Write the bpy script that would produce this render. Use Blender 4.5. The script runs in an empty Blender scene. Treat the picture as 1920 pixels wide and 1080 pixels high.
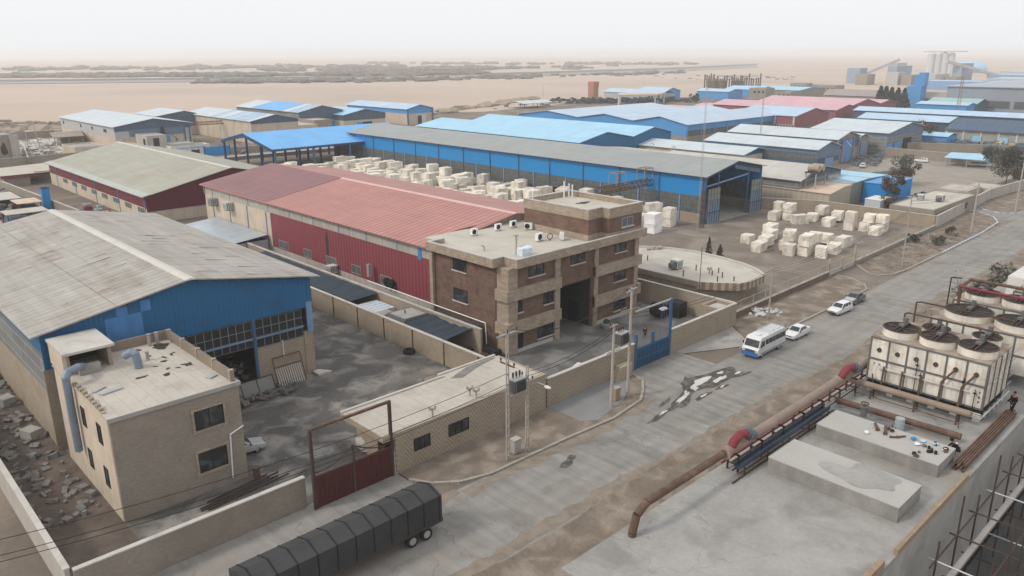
import bpy, math, random
from mathutils import Vector, Matrix
random.seed(11)
R = math.radians
scene = bpy.context.scene
col = scene.collection

# ------------------------------------------------------------ camera, world, sun, exposure
CAMZ = 35.0
FOC, PIT, YAW, ROL = 1451.68, .2942108, .811769, -.0042805
cp, sp = math.cos(PIT), math.sin(PIT)
F = Vector((math.cos(YAW)*cp, math.sin(YAW)*cp, -sp))
RT0 = Vector((math.sin(YAW), -math.cos(YAW), 0))
U0 = RT0.cross(F)
RT = RT0*math.cos(ROL) + U0*math.sin(ROL)
UP = U0*math.cos(ROL) - RT0*math.sin(ROL)
cam = bpy.data.cameras.new('camera'); co = bpy.data.objects.new('camera', cam); col.objects.link(co)
cam.sensor_width = 36; cam.lens = 36*FOC/1920; cam.clip_start = .5; cam.clip_end = 30000
m = Matrix((RT, UP, -F)).transposed().to_4x4(); m.translation = (0, 0, CAMZ); co.matrix_world = m
scene.camera = co

SUN_EL, SUN_AZ = R(42), math.atan2(.35, -.85)          # sun direction, from the left of the picture
w = bpy.data.worlds.new('World'); scene.world = w; w.use_nodes = True
nt = w.node_tree; bg = nt.nodes['Background']
sky = nt.nodes.new('ShaderNodeTexSky'); sky.sky_type = 'NISHITA'; sky.sun_disc = False
sky.sun_elevation = SUN_EL; sky.sun_rotation = math.pi/2 - SUN_AZ; sky.dust_density = 4; sky.air_density = 1
mx = nt.nodes.new('ShaderNodeMix'); mx.data_type = 'RGBA'; mx.inputs[0].default_value = .82   # overcast veil over the sky
nt.links.new(sky.outputs[0], mx.inputs[6]); mx.inputs[7].default_value = (12.6, 12.8, 13.1, 1)
nt.links.new(mx.outputs[2], bg.inputs[0]); bg.inputs[1].default_value = .1
sl = bpy.data.lights.new('sun', 'SUN'); sl.energy = 1.8; sl.angle = R(8); sl.color = (1, .94, .85)
so = bpy.data.objects.new('sun', sl); col.objects.link(so)
sd = Vector((math.cos(SUN_AZ)*math.cos(SUN_EL), math.sin(SUN_AZ)*math.cos(SUN_EL), math.sin(SUN_EL)))
so.rotation_euler = sd.to_track_quat('Z', 'Y').to_euler(); so.location = (0, 0, 120)
scene.view_settings.view_transform = 'Standard'; scene.view_settings.look = 'None'
scene.view_settings.exposure = -.22; scene.view_settings.gamma = 1

def at(px, py, z=0.):
    "point of the plane at height z seen at a pixel of the survey photograph"
    d = F*FOC + RT*(px-960) - UP*(py-540); t = (z-CAMZ)/d.z
    return (d.x*t, d.y*t, z)

# ------------------------------------------------------------ materials
MATS = {}
def M(name, c, rough=.85, metal=0, var=.12, vs=.4, dirt=None, dirtamt=.5, dirts=.25, rib=None, seam=None, brick=None, chev=None, bump=0, bs=6, streak=0, spec=.3, crack=None, dust=None, sheet=None, orand=0):
    "var/vs: brightness mottling; dirt: second colour in noise patches; rib=(axis,period,amount); seam=(axis,period,dark); brick=(w,h,mortar colour); chev=(period,amount)"
    if name in MATS: return MATS[name]
    mt = bpy.data.materials.new(name); mt.use_nodes = True; t = mt.node_tree; N = t.nodes; L = t.links.new
    b = N['Principled BSDF']; b.inputs['Roughness'].default_value = rough; b.inputs['Metallic'].default_value = metal
    b.inputs['Specular IOR Level'].default_value = spec
    geo = N.new('ShaderNodeNewGeometry'); sep = N.new('ShaderNodeSeparateXYZ'); L(geo.outputs['Position'], sep.inputs[0])
    def math_(op, a, b_=None, c_=None):
        n = N.new('ShaderNodeMath'); n.operation = op
        for i, v in enumerate((a, b_, c_)):
            if v is None: continue
            if isinstance(v, (int, float)): n.inputs[i].default_value = v
            else: L(v, n.inputs[i])
        return n.outputs[0]
    def noise(scale, detail=4, stretch=None, dist=0):
        n = N.new('ShaderNodeTexNoise'); n.inputs['Scale'].default_value = scale; n.inputs['Detail'].default_value = detail; n.inputs['Distortion'].default_value = dist
        if stretch:
            mp = N.new('ShaderNodeVectorMath'); mp.operation = 'MULTIPLY'; mp.inputs[1].default_value = stretch
            L(geo.outputs['Position'], mp.inputs[0]); L(mp.outputs[0], n.inputs['Vector'])
        else: L(geo.outputs['Position'], n.inputs['Vector'])
        return n.outputs[0]
    def mix(fac, a, b_, mode='MIX'):
        n = N.new('ShaderNodeMix'); n.data_type = 'RGBA'; n.blend_type = mode
        if isinstance(fac, (int, float)): n.inputs[0].default_value = fac
        else: L(fac, n.inputs[0])
        for i, v in ((6, a), (7, b_)):
            if isinstance(v, tuple): n.inputs[i].default_value = (*v, 1)
            else: L(v, n.inputs[i])
        return n.outputs[2]
    c0 = c; bumps = []
    cur = c
    if brick:
        bt = N.new('ShaderNodeTexBrick'); bt.inputs['Scale'].default_value = 1; bt.inputs['Brick Width'].default_value = brick[0]; bt.inputs['Row Height'].default_value = brick[1]
        bt.inputs['Mortar Size'].default_value = brick[3] if len(brick) > 3 else .012
        cmb = N.new('ShaderNodeCombineXYZ'); L(math_('ADD', sep.outputs[0], sep.outputs[1]), cmb.inputs[0]); L(sep.outputs[2], cmb.inputs[1]); L(cmb.outputs[0], bt.inputs['Vector'])
        bt.inputs['Color1'].default_value = (*[x*.86 for x in c], 1); bt.inputs['Color2'].default_value = (*[min(1, x*1.14) for x in c], 1); bt.inputs['Mortar'].default_value = (*brick[2], 1)
        cur = bt.outputs[0]; bumps.append((bt.outputs[1], -.01))
    if dirt:
        f = math_('MULTIPLY', math_('SUBTRACT', noise(dirts, 6, dist=.6), .5 - .08*dirtamt), 7)
        f = N.new('ShaderNodeClamp'); cl = f
        L(math_('MULTIPLY', math_('SUBTRACT', noise(dirts, 6, dist=.6), .56-.12*dirtamt), 6), cl.inputs[0])
        cur = mix(math_('MULTIPLY', cl.outputs[0], dirtamt), cur, dirt)
    if streak:
        n = noise(1, 5, (1.3, 1.3, .12)) if streak > 0 else noise(1, 5, (1.2, .1, .1) if streak > -1 else (.1, 1.2, .1))
        a = min(1, abs(streak)) if streak > -1 else abs(streak)-1
        v = math_('ADD', math_('MULTIPLY', n, a*1.6), 1-a*.8)
        cur = mix(1., cur, mixv(N, L, v), 'MULTIPLY')
    n1 = noise(vs, 5); n2 = noise(vs*11, 3)
    v = math_('ADD', math_('MULTIPLY', math_('ADD', n1, math_('MULTIPLY', n2, .6)), var*2.6), 1-var*2.08)
    cur = mix(1., cur, mixv(N, L, v), 'MULTIPLY')
    ax = {'x': 0, 'y': 1, 'z': 2}
    if dust:
        cl = N.new('ShaderNodeClamp'); L(math_('MULTIPLY', math_('SUBTRACT', noise(.07, 7, dist=1.2), .54), 6), cl.inputs[0]); cur = mix(math_('MULTIPLY', cl.outputs[0], .75), cur, dust)
    if crack:
        vo = N.new('ShaderNodeTexVoronoi'); vo.feature = 'DISTANCE_TO_EDGE'; vo.inputs['Scale'].default_value = crack[0]
        nn = N.new('ShaderNodeTexNoise'); nn.inputs['Scale'].default_value = .9; L(geo.outputs['Position'], nn.inputs['Vector'])
        va = N.new('ShaderNodeVectorMath'); va.operation = 'MULTIPLY_ADD'; L(nn.outputs[1], va.inputs[0]); va.inputs[1].default_value = (2.2, 2.2, 0); L(geo.outputs['Position'], va.inputs[2]); L(va.outputs[0], vo.inputs['Vector'])
        ln = math_('LESS_THAN', vo.outputs[0], .012); gate = math_('GREATER_THAN', noise(.11, 2), .5)
        cur = mix(math_('MULTIPLY', math_('MULTIPLY', ln, gate), crack[1]*1.6), cur, tuple(x*.35 for x in c0))
    if sheet:
        k = math_('FLOOR', math_('DIVIDE', sep.outputs[ax[sheet[0]]], sheet[1])); o_ = sep.outputs[0 if sheet[0] == 'y' else 1]; k2 = math_('FLOOR', math_('DIVIDE', o_, 5.7))
        wn = N.new('ShaderNodeTexWhiteNoise'); wn.noise_dimensions = '2D'; cb = N.new('ShaderNodeCombineXYZ'); L(k, cb.inputs[0]); L(k2, cb.inputs[1]); L(cb.outputs[0], wn.inputs['Vector'])
        cur = mix(1., cur, mixv(N, L, math_('ADD', math_('MULTIPLY', wn.outputs[0], sheet[2]*2), 1-sheet[2])), 'MULTIPLY')
        ln = math_('LESS_THAN', math_('FRACT', math_('DIVIDE', o_, 5.7)), .012); cur = mix(math_('MULTIPLY', ln, .3), cur, tuple(x*.5 for x in c0))
    if orand:
        oi = N.new('ShaderNodeObjectInfo'); cur = mix(1., cur, mixv(N, L, math_('ADD', math_('MULTIPLY', oi.outputs['Random'], orand*2), 1-orand)), 'MULTIPLY')
    if rib:
        s = math_('SINE', math_('MULTIPLY', sep.outputs[ax[rib[0]]], 6.2832/rib[1]))
        cur = mix(1., cur, mixv(N, L, math_('ADD', math_('MULTIPLY', s, rib[2]), 1-rib[2])), 'MULTIPLY'); bumps.append((s, .02))
    if seam:
        for sm in (seam if isinstance(seam[0], tuple) else (seam,)):
            fr = math_('FRACT', math_('DIVIDE', sep.outputs[ax[sm[0]]], sm[1]))
            ln = math_('LESS_THAN', fr, sm[3] if len(sm) > 3 else .05)
            cur = mix(math_('MULTIPLY', ln, sm[2]), cur, tuple(x*.35 for x in c0))
    if chev:
        u = math_('ADD', sep.outputs[0], sep.outputs[1])
        zz = math_('ABSOLUTE', math_('SUBTRACT', math_('FRACT', math_('DIVIDE', u, chev[0])), .5))
        s = math_('SINE', math_('MULTIPLY', math_('ADD', sep.outputs[2], math_('MULTIPLY', zz, chev[0]*1.5)), 6.2832/.5))
        cur = mix(1., cur, mixv(N, L, math_('ADD', math_('MULTIPLY', s, chev[1]), 1)), 'MULTIPLY')
    if isinstance(cur, tuple): b.inputs['Base Color'].default_value = (*cur, 1)
    else: L(cur, b.inputs['Base Color'])
    if bump: bumps.append((noise(bs, 4), bump))
    prev = None
    for h, dst in bumps:
        bn = N.new('ShaderNodeBump'); bn.inputs['Strength'].default_value = .6; bn.inputs['Distance'].default_value = abs(dst); bn.invert = dst < 0
        L(h, bn.inputs['Height'])
        if prev: L(prev, bn.inputs['Normal'])
        prev = bn.outputs[0]
    if prev: L(prev, b.inputs['Normal'])
    MATS[name] = mt
    return mt
def mixv(N, L, v):
    c = N.new('ShaderNodeCombineColor')
    for i in range(3): L(v, c.inputs[i])
    return c.outputs[0]

DESERT = M('desert_sand', (.50, .40, .325), .95, var=.10, vs=.006, dirt=(.42, .345, .285), dirtamt=.7, dirts=.004, spec=.1)
DIRT = M('estate_dirt', (.175, .145, .118), .95, var=.22, vs=.12, dirt=(.29, .235, .185), dirtamt=.8, dirts=.08, bump=.15, bs=1.2, spec=.1)
ASPH = M('worn_asphalt', (.275, .262, .243), .9, var=.17, vs=.12, dirt=(.215, .20, .18), dirtamt=.7, dirts=.3, bump=.04, bs=5, streak=-.5, spec=.12, rib=('y', 1.8, .035), crack=(.3, .16), dust=(.31, .285, .25))
YARD = M('oily_yard_concrete', (.108, .101, .094), .85, var=.28, vs=.3, dirt=(.30, .28, .255), dirtamt=.75, dirts=.33, crack=(.2, .2), dust=(.19, .17, .145), seam=(('x', 4.6, .35, .012), ('y', 4.6, .35, .012)), spec=.2)
COURT = M('courtyard_concrete', (.118, .113, .105), .85, var=.18, vs=.2, dirt=(.24, .235, .225), dirtamt=.8, dirts=.3, seam=(('x', 3.2, .3, .012),))
MUD = M('brown_yard_mud', (.195, .165, .14), .95, var=.22, vs=.18, dirt=(.285, .245, .205), dirtamt=.85, dirts=.12, bump=.2, bs=.8, streak=-.3, spec=.1)
VERGE = M('verge_soil', (.20, .163, .13), .95, var=.28, vs=.5, dirt=(.30, .25, .205), dirtamt=.7, dirts=.5, bump=.2, bs=2, spec=.1)
PAVER = M('grey_pavers', (.235, .235, .235), .85, var=.12, vs=.5, seam=(('x', .5, .45, .07), ('y', .3, .45, .07)))
CONC = M('bare_concrete', (.36, .345, .32), .88, var=.16, vs=.35, dirt=(.25, .24, .225), dirtamt=.6, dirts=.4)
CONCL = M('pale_concrete', (.50, .47, .43), .88, var=.14, vs=.5, dirt=(.36, .34, .31), dirtamt=.6, dirts=.6)
DECK = M('deck_concrete', (.32, .31, .29), .8, var=.2, vs=.4, dirt=(.21, .20, .185), dirtamt=.7, dirts=.35, crack=(.3, .15), dust=(.27, .24, .205))
KERB = M('kerb_concrete', (.34, .31, .27), .9, var=.2, vs=1, seam=('x', 1.0, .6, .05))
KERBB = M('blue_white_kerb', (.55, .60, .68), .8, var=.15, seam=('x', 1.6, .6, .5))
ROOFB = M('bitumen_dust_roof', (.47, .43, .375), .92, var=.16, vs=.25, dirt=(.37, .33, .28), dirtamt=.6, dirts=.35, seam=('x', 1.0, .35, .045), spec=.1)
ROOFB2 = M('bitumen_roof_lengthways', (.50, .46, .40), .92, var=.13, vs=.25, dirt=(.39, .35, .30), dirtamt=.6, dirts=.3, seam=('y', 1.0, .3, .04), spec=.1)
ROOFC = M('cracked_dusty_roof', (.50, .465, .405), .92, var=.13, vs=.3, dirt=(.42, .38, .32), dirtamt=.6, dirts=.25, seam=('x', 2.1, .25, .02), spec=.1)
BEIGE = M('beige_brick', (.37, .30, .23), .9, var=.12, vs=.5, brick=(.26, .075, (.30, .25, .19)), dirt=(.27, .215, .16), dirtamt=.5, dirts=.3)
BEIGED = M('dusty_beige_brick', (.31, .265, .22), .9, var=.12, vs=.5, brick=(.26, .075, (.27, .23, .18)), dirt=(.24, .20, .16), dirtamt=.45, dirts=.3)
CHEV = M('herringbone_brick', (.35, .29, .225), .9, var=.12, vs=.5, chev=(1.5, .2), dirt=(.28, .225, .17), dirtamt=.5, dirts=.4)
STONE = M('stone_cladding', (.36, .29, .225), .85, var=.09, vs=.8, brick=(.55, .32, (.24, .18, .13), .012), dirt=(.26, .19, .14), dirtamt=.5, dirts=.7)
REDBR = M('red_brown_brick', (.18, .112, .083), .9, var=.2, vs=.6, brick=(.7, .16, (.14, .095, .075)), dirt=(.115, .07, .055), dirtamt=.7, dirts=.8)
PLASTER = M('cream_plaster', (.56, .47, .37), .9, var=.08, vs=.3, dirt=(.42, .35, .28), dirtamt=.5, dirts=.4, streak=.25)
PLASTD = M('grey_plaster', (.42, .385, .345), .9, var=.15, vs=.3, streak=.3)
BLOCKG = M('grey_block_wall', (.19, .195, .195), .9, var=.15, vs=.5, brick=(5.5, 1.25, (.38, .38, .37), .045))
WHITEP = M('white_plaster', (.62, .60, .57), .85, var=.1, vs=.5, streak=.3)
GREYWALL = M('light_grey_wall', (.45, .44, .43), .85, var=.1)
def roofm(name, c, ax='y', per=.8, amt=.06, **k):
    k.setdefault('var', .11); k.setdefault('vs', .15); k.setdefault('sheet', (ax, 1.1, .045)); k.setdefault('streak', -.22 if ax == 'y' else -1.22)
    return M(name, c, k.pop('rough', .5), .0, rib=(ax, per, amt), spec=k.pop('spec', .4), **k)
R_GREY = roofm('weathered_grey_sheet', (.385, .36, .32), per=1.05, amt=.06, rough=.7, dirt=(.29, .25, .21), dirtamt=.6, dirts=.2, seam=('y', 2.1, .6, .045), streak=-.4)
R_GREEN = roofm('olive_grey_sheet', (.36, .355, .285), per=1.2, amt=.03, rough=.7, dirt=(.34, .30, .25), dirtamt=.6, dirts=.08)
R_RED = roofm('faded_red_sheet', (.45, .21, .18), per=1.15, amt=.14, rough=.6)
R_DRED = roofm('dark_plum_sheet', (.275, .13, .135), per=1.15, amt=.16, rough=.6)
R_CANOPY = roofm('sky_blue_sheet', (.12, .40, .76), 'x', 1, .03, rough=.45)
R_SKY = roofm('light_blue_sheet', (.32, .57, .74), per=1, amt=.02, rough=.4)
R_LGREY = roofm('long_grey_sheet', (.30, .32, .31), per=.9, amt=.10, rough=.45, dirt=(.34, .32, .28), dirtamt=.5, dirts=.05)
R_WHITE = roofm('pale_white_sheet', (.53, .59, .62), per=1, amt=.03, rough=.45)
R_PALEB = roofm('pale_blue_sheet', (.42, .56, .70), per=1, amt=.02, rough=.45)
R_PALEBX = roofm('pale_blue_cross_sheet', (.44, .55, .67), 'x', 1, .02, rough=.45)
R_PINK = roofm('dusty_pink_sheet', (.60, .37, .40), per=1, amt=.02, rough=.6)
R_BEIGE = roofm('beige_sheet', (.60, .47, .36), per=.8, amt=.04, rough=.7)
R_DUST = roofm('dusty_white_sheet', (.52, .50, .46), per=.8, amt=.08, rough=.7, dirt=(.40, .38, .34), dirtamt=.5, dirts=.2)
R_TEAL = roofm('teal_grey_sheet', (.30, .46, .46), per=1, amt=.02)
R_BROWN = roofm('brown_grey_sheet', (.32, .27, .25), per=1, amt=.05)
CAPW = M('ridge_cap_white', (.56, .53, .48), .7, var=.12)
CAPP = M('ridge_cap_pink', (.62, .40, .37), .6, var=.1)
W_BLUE = M('navy_blue_sheet', (.018, .125, .275), .55, var=.07, vs=.2, rib=('x', .45, .03), seam=(('x', 2.3, .12, .02), ('z', 2.4, .2, .02)), dirt=(.03, .10, .19), dirtamt=.5, dirts=.5)
W_BLUEL = M('faded_blue_sheet', (.075, .22, .47), .6, var=.2, vs=.8, streak=.4)
W_BLUEB = M('bright_blue_sheet', (.012, .235, .56), .5, var=.05, vs=.1, rib=('y', .6, .02))
W_BLUEM = M('mid_blue_sheet', (.075, .29, .60), .5, var=.06)
W_DNAVY = M('deep_navy_sheet', (.012, .12, .26), .5, var=.06)
W_RED = M('wine_red_sheet', (.27, .062, .078), .6, var=.12, vs=.3, rib=('y', .8, .14))
W_DRED = M('maroon_sheet', (.125, .014, .026), .6, var=.06, rib=('x', .8, .05))
W_MAR = M('side_maroon_sheet', (.16, .028, .038), .6, var=.1, rib=('y', .8, .05))
W_BRICKR = M('dusty_red_sheet', (.29, .10, .115), .6, var=.06)
W_STEEL = M('grey_blue_sheet', (.13, .19, .28), .6, var=.15, vs=.3, seam=(('x', 1.5, .4, .05), ('z', 1.2, .4, .05)))
W_STEELD = M('dark_slate_sheet', (.07, .11, .17), .6, var=.2, vs=.5, seam=(('x', 2.6, .5, .06), ('y', 2.6, .5, .06), ('z', 1.6, .4, .07)))
W_LGREY = M('pale_grey_sheet', (.40, .42, .44), .6, var=.08, seam=('y', 6, .15, .02))
BSTEEL = M('blue_steel', (.05, .125, .23), .5, var=.15)
LBSTEEL = M('light_blue_steel', (.17, .28, .45), .55, var=.2, vs=2)
DBSTEEL = M('dark_blue_steel', (.018, .055, .13), .5, var=.15)
GATEB = M('gate_blue', (.022, .085, .17), .5, var=.15, vs=1)
RUST = M('rusty_steel', (.115, .07, .05), .85, var=.3, vs=1.5, dirt=(.19, .125, .09), dirtamt=.6, dirts=2)
RUSTD = M('dark_rust', (.075, .05, .04), .85, var=.3, vs=1.5)
PIPE = M('tan_pipe_paint', (.27, .205, .165), .8, var=.25, vs=.9, dirt=(.30, .235, .19), dirtamt=.5, dirts=.8)
PIPEG = M('grey_steel_pipe', (.13, .135, .135), .6, var=.2, vs=1)
REDP = M('red_oxide_paint', (.20, .035, .045), .6, var=.25, vs=2)
TEALV = M('blue_grey_valve', (.10, .125, .14), .5, var=.2)
GALV = M('galvanised_steel', (.42, .43, .44), .45, .3, var=.15, vs=1)
DUCT = M('blue_grey_duct', (.20, .25, .31), .45, .25, var=.15, vs=.8, seam=('z', 1.2, .4, .03))
BLACK = M('dull_black', (.018, .018, .02), .8, var=.2)
DARK = M('dark_interior', (.03, .03, .032), .95, var=.2)
DGLASS = M('dark_glass', (.022, .026, .03), .12, var=.2, vs=.9, spec=.6, dirt=(.085, .09, .095), dirtamt=.7, dirts=.9)
GRILLE = M('dusty_glazing', (.115, .125, .12), .5, var=.5, vs=.9)
GRILLEL = M('pale_glazing', (.22, .22, .19), .5, var=.5, vs=.5)
MULL = M('glazing_bar_grey', (.20, .21, .20), .7, var=.2)
FRAMEG = M('window_frame_grey', (.13, .14, .15), .6)
WHITE = M('white_paint', (.75, .75, .74), .4, var=.08, vs=2)
OFFW = M('offwhite_metal', (.60, .58, .54), .6, var=.14, vs=1.5)
FRP = M('stained_white_panel', (.70, .66, .59), .6, var=.1, vs=.8, dirt=(.54, .42, .30), dirtamt=.55, dirts=1.3, streak=.6)
FRPT = M('tower_deck_grey', (.34, .29, .24), .8, var=.25, vs=1, dirt=(.19, .12, .08), dirtamt=.8, dirts=.8)
MARB = M('pale_marble', (.72, .665, .58), .8, var=.16, vs=.9, dirt=(.44, .36, .27), dirtamt=.6, dirts=.8, bump=.1, bs=3, streak=.4, orand=.14)
MARBR = M('reddish_stone', (.38, .24, .19), .85, var=.2, vs=.9, dirt=(.52, .42, .34), dirtamt=.5, dirts=1, bump=.08, bs=3)
MARBW = M('bright_white_marble', (.82, .81, .79), .6, var=.07, vs=.8, bump=.04, bs=3)
RUBBER = M('black_rubber', (.025, .025, .026), .85, var=.2)
POLEC = M('pole_concrete', (.40, .365, .315), .9, var=.12, vs=1)
TARP = M('dark_blue_grey_tarp', (.035, .05, .068), .8, var=.25, vs=.5, bump=.15, bs=1)
TARPB = M('black_truck_tarp', (.05, .05, .052), .85, var=.3, vs=.6, bump=.1, bs=1)
TRANS = M('transformer_grey', (.10, .10, .098), .6, var=.15)
PORC = M('brown_porcelain', (.08, .05, .04), .3)
BARK = M('grey_brown_bark', (.12, .09, .07), .9, var=.2)
LEAFB = M('dry_brown_leaves', (.115, .085, .06), .9, var=.4, vs=1.2)
LEAFD = M('dark_green_needles', (.035, .05, .035), .9, var=.4, vs=1.2)
LEAFG = M('dusty_grey_green_leaves', (.09, .095, .075), .9, var=.4, vs=1.2)
SKIN = M('skin', (.30, .17, .12), .6); NAVY = M('navy_cloth', (.03, .035, .05), .9, var=.3, vs=5); BLKCL = M('black_cloth', (.012, .012, .014), .9); HAIR = M('black_hair', (.012, .01, .01), .6)
SCREE = M('stone_rubble', (.52, .50, .46), .95, var=.3, vs=1)
SCREED = M('grey_rubble', (.20, .19, .18), .95, var=.4, vs=1)
STRAIN = M('rusty_streak', (.20, .11, .065), .9, var=.3, vs=2)
BITUM = M('black_bitumen', (.045, .04, .035), .8, var=.3, vs=3)
WET = M('wet_asphalt', (.07, .062, .052), .55, var=.4, vs=1.2, spec=.25, dirt=(.16, .14, .115), dirtamt=.8, dirts=1.2)
WATER = M('shallow_puddle_water', (.30, .30, .29), .04, var=.1, spec=1.0)
SALT = M('pale_mud_crust', (.60, .58, .54), .6, var=.2, vs=1)

# ------------------------------------------------------------ mesh helpers
class MB:
    def __init__(s): s.v = []; s.f = []; s.mi = []; s.cur = 0
    def add(s, vs, fs):
        n = len(s.v); s.v += [tuple(p) for p in vs]; s.f += [[i+n for i in f] for f in fs]; s.mi += [s.cur]*len(fs); return s
    def box(s, x0, x1, y0, y1, z0, z1):
        return s.add([(x0,y0,z0),(x1,y0,z0),(x1,y1,z0),(x0,y1,z0),(x0,y0,z1),(x1,y0,z1),(x1,y1,z1),(x0,y1,z1)],
                     [(3,2,1,0),(4,5,6,7),(0,1,5,4),(1,2,6,5),(2,3,7,6),(3,0,4,7)])
    def cbox(s, c, d, rz=0, tilt=0):
        a, b, h = [q/2 for q in d]; mt = Matrix.Rotation(rz, 3, 'Z') @ Matrix.Rotation(tilt, 3, 'Y')
        vs = [Vector(c) + mt @ Vector(p) for p in [(-a,-b,-h),(a,-b,-h),(a,b,-h),(-a,b,-h),(-a,-b,h),(a,-b,h),(a,b,h),(-a,b,h)]]
        return s.add(vs, [(3,2,1,0),(4,5,6,7),(0,1,5,4),(1,2,6,5),(2,3,7,6),(3,0,4,7)])
    def prism(s, poly, z0, z1):
        n = len(poly); zz = (lambda a: a) if False else None
        return s.add([(x, y, z0) for x, y in poly] + [(x, y, z1) for x, y in poly],
                     [list(range(n))[::-1], [i+n for i in range(n)]] + [(i, (i+1) % n, (i+1) % n+n, i+n) for i in range(n)])
    def exy(s, poly, y0, y1):          # polygon in x,z extruded along y
        n = len(poly)
        return s.add([(x, y0, z) for x, z in poly] + [(x, y1, z) for x, z in poly],
                     [list(range(n)), [i+n for i in range(n)][::-1]] + [((i+1) % n, i, i+n, (i+1) % n+n) for i in range(n)])
    def exx(s, poly, x0, x1):          # polygon in y,z extruded along x
        n = len(poly)
        return s.add([(x0, y, z) for y, z in poly] + [(x1, y, z) for y, z in poly],
                     [list(range(n))[::-1], [i+n for i in range(n)]] + [(i, (i+1) % n, (i+1) % n+n, i+n) for i in range(n)])
    def tube(s, p0, p1, r, n=8, r1=None, cap=True):
        p0, p1 = Vector(p0), Vector(p1); d = (p1-p0).normalized(); a = d.orthogonal().normalized(); b = d.cross(a); r1 = r if r1 is None else r1
        vs = [p0+(a*math.cos(t)+b*math.sin(t))*r for t in [6.28318*i/n for i in range(n)]] + [p1+(a*math.cos(t)+b*math.sin(t))*r1 for t in [6.28318*i/n for i in range(n)]]
        fs = [(i, (i+1) % n, (i+1) % n+n, i+n) for i in range(n)]
        if cap: fs += [list(range(n))[::-1], [i+n for i in range(n)]]
        return s.add(vs, fs)
    def path(s, pts, r, n=8):
        for a, b in zip(pts, pts[1:]): s.tube(a, b, r, n)
        return s
    def beam(s, p0, p1, w, h=None):
        p0, p1 = Vector(p0), Vector(p1); h = h or w; d = (p1-p0).normalized()
        up = Vector((0, 0, 1)) if abs(d.z) < .95 else Vector((1, 0, 0)); a = d.cross(up).normalized()*w/2; b = a.normalized().cross(d)*h/2
        vs = [p+q for p in (p0, p1) for q in (-a-b, a-b, a+b, -a+b)]
        return s.add(vs, [(0,1,2,3),(7,6,5,4),(0,4,5,1),(1,5,6,2),(2,6,7,3),(3,7,4,0)])
    def ring(s, c, r0, r1, z0, z1, n=24):
        cx, cy = c; A = [6.28318*i/n for i in range(n)]
        vs = [(cx+r*math.cos(t), cy+r*math.sin(t), z) for r, z in ((r0, z0), (r1, z0), (r1, z1), (r0, z1)) for t in A]
        return s.add(vs, [(k*n+i, k*n+(i+1) % n, ((k+1) % 4)*n+(i+1) % n, ((k+1) % 4)*n+i) for k in range(4) for i in range(n)])
    def cyl(s, c, r, z0, z1, n=20, r1=None): return s.tube((c[0], c[1], z0), (c[0], c[1], z1), r, n, r1)
    def lathe(s, prof, c, n=12):
        vs = [(c[0]+r*math.cos(6.28318*i/n), c[1]+r*math.sin(6.28318*i/n), c[2]+z) for r, z in prof for i in range(n)]
        k = len(prof)
        fs = [(j*n+i, j*n+(i+1) % n, (j+1)*n+(i+1) % n, (j+1)*n+i) for j in range(k-1) for i in range(n)] + [list(range(n))[::-1], [(k-1)*n+i for i in range(n)]]
        return s.add(vs, fs)
    def blob(s, c, r, seed=0, amp=.25, n=8):
        rd = random.Random(seed); prof = []
        vs = []; k = 5
        for j in range(1, k):
            ph = math.pi*j/k
            for i in range(n):
                q = 1+rd.uniform(-amp, amp)
                vs.append((c[0]+r[0]*math.sin(ph)*math.cos(6.283*i/n)*q, c[1]+r[1]*math.sin(ph)*math.sin(6.283*i/n)*q, c[2]-r[2]*math.cos(ph)*q))
        b0 = len(vs); vs += [(c[0], c[1], c[2]-r[2]), (c[0], c[1], c[2]+r[2])]
        fs = [(j*n+i, j*n+(i+1) % n, (j+1)*n+(i+1) % n, (j+1)*n+i) for j in range(k-2) for i in range(n)]
        fs += [((i+1) % n, i, b0) for i in range(n)] + [((k-2)*n+i, (k-2)*n+(i+1) % n, b0+1) for i in range(n)]
        return s.add(vs, fs)
    def split(s, name, mats, parent=None, size=8):
        "one object per box-like piece of `size` vertices"
        out = []
        for k in range(0, len(s.v), size):
            q = MB(); q.v = s.v[k:k+size]; q.f = [[i-k for i in f] for f in s.f if min(f) >= k and max(f) < k+size]; q.mi = [0]*len(q.f); out.append(q.build(name, mats, parent))
        return out
    def build(s, name, mats, parent=None, smooth=False, **tg):
        if not isinstance(mats, (list, tuple)): mats = [mats]
        me = bpy.data.meshes.new(name); off = Vector((0, 0, 0)); p = parent
        while p is not None: off += p.location; p = p.parent
        o = bpy.data.objects.new(name, me); col.objects.link(o)
        if parent is None and s.v and not tg.get('raw'):
            xs, ys, zs = zip(*s.v); off = Vector(((min(xs)+max(xs))/2, (min(ys)+max(ys))/2, min(zs))); o.location = off
        me.from_pydata([tuple(Vector(v)-off) for v in s.v], [], s.f)
        for mt in mats: me.materials.append(mt)
        for pl, k in zip(me.polygons, s.mi): pl.material_index = k; pl.use_smooth = smooth
        me.update(); o.parent = parent
        for k in ('label', 'category', 'group', 'kind'):
            if k in tg: o[k] = tg[k]
        return o
def thing(name, label, cat, loc=(0, 0, 0), rz=0, group=None):
    o = bpy.data.objects.new(name, None); col.objects.link(o); o.empty_display_size = .3
    o.location = loc; o.rotation_euler = (0, 0, rz); o['label'] = label; o['category'] = cat
    if group: o['group'] = group
    return o
def dup(root, loc, rz=None, label=None, group=None, scale=None):
    def rec(o, par):
        c = o.copy(); col.objects.link(c); c.parent = par
        for ch in list(o.children): rec(ch, c)
        return c
    r = rec(root, None); r.location = loc
    if rz is not None: r.rotation_euler = (0, 0, rz)
    if scale: r.scale = (scale,)*3 if isinstance(scale, (int, float)) else scale
    if label: r['label'] = label
    if group: r['group'] = group
    return r
def struct(name, mb, mat): return mb.build(name, mat, kind='structure', raw=True)
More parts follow.
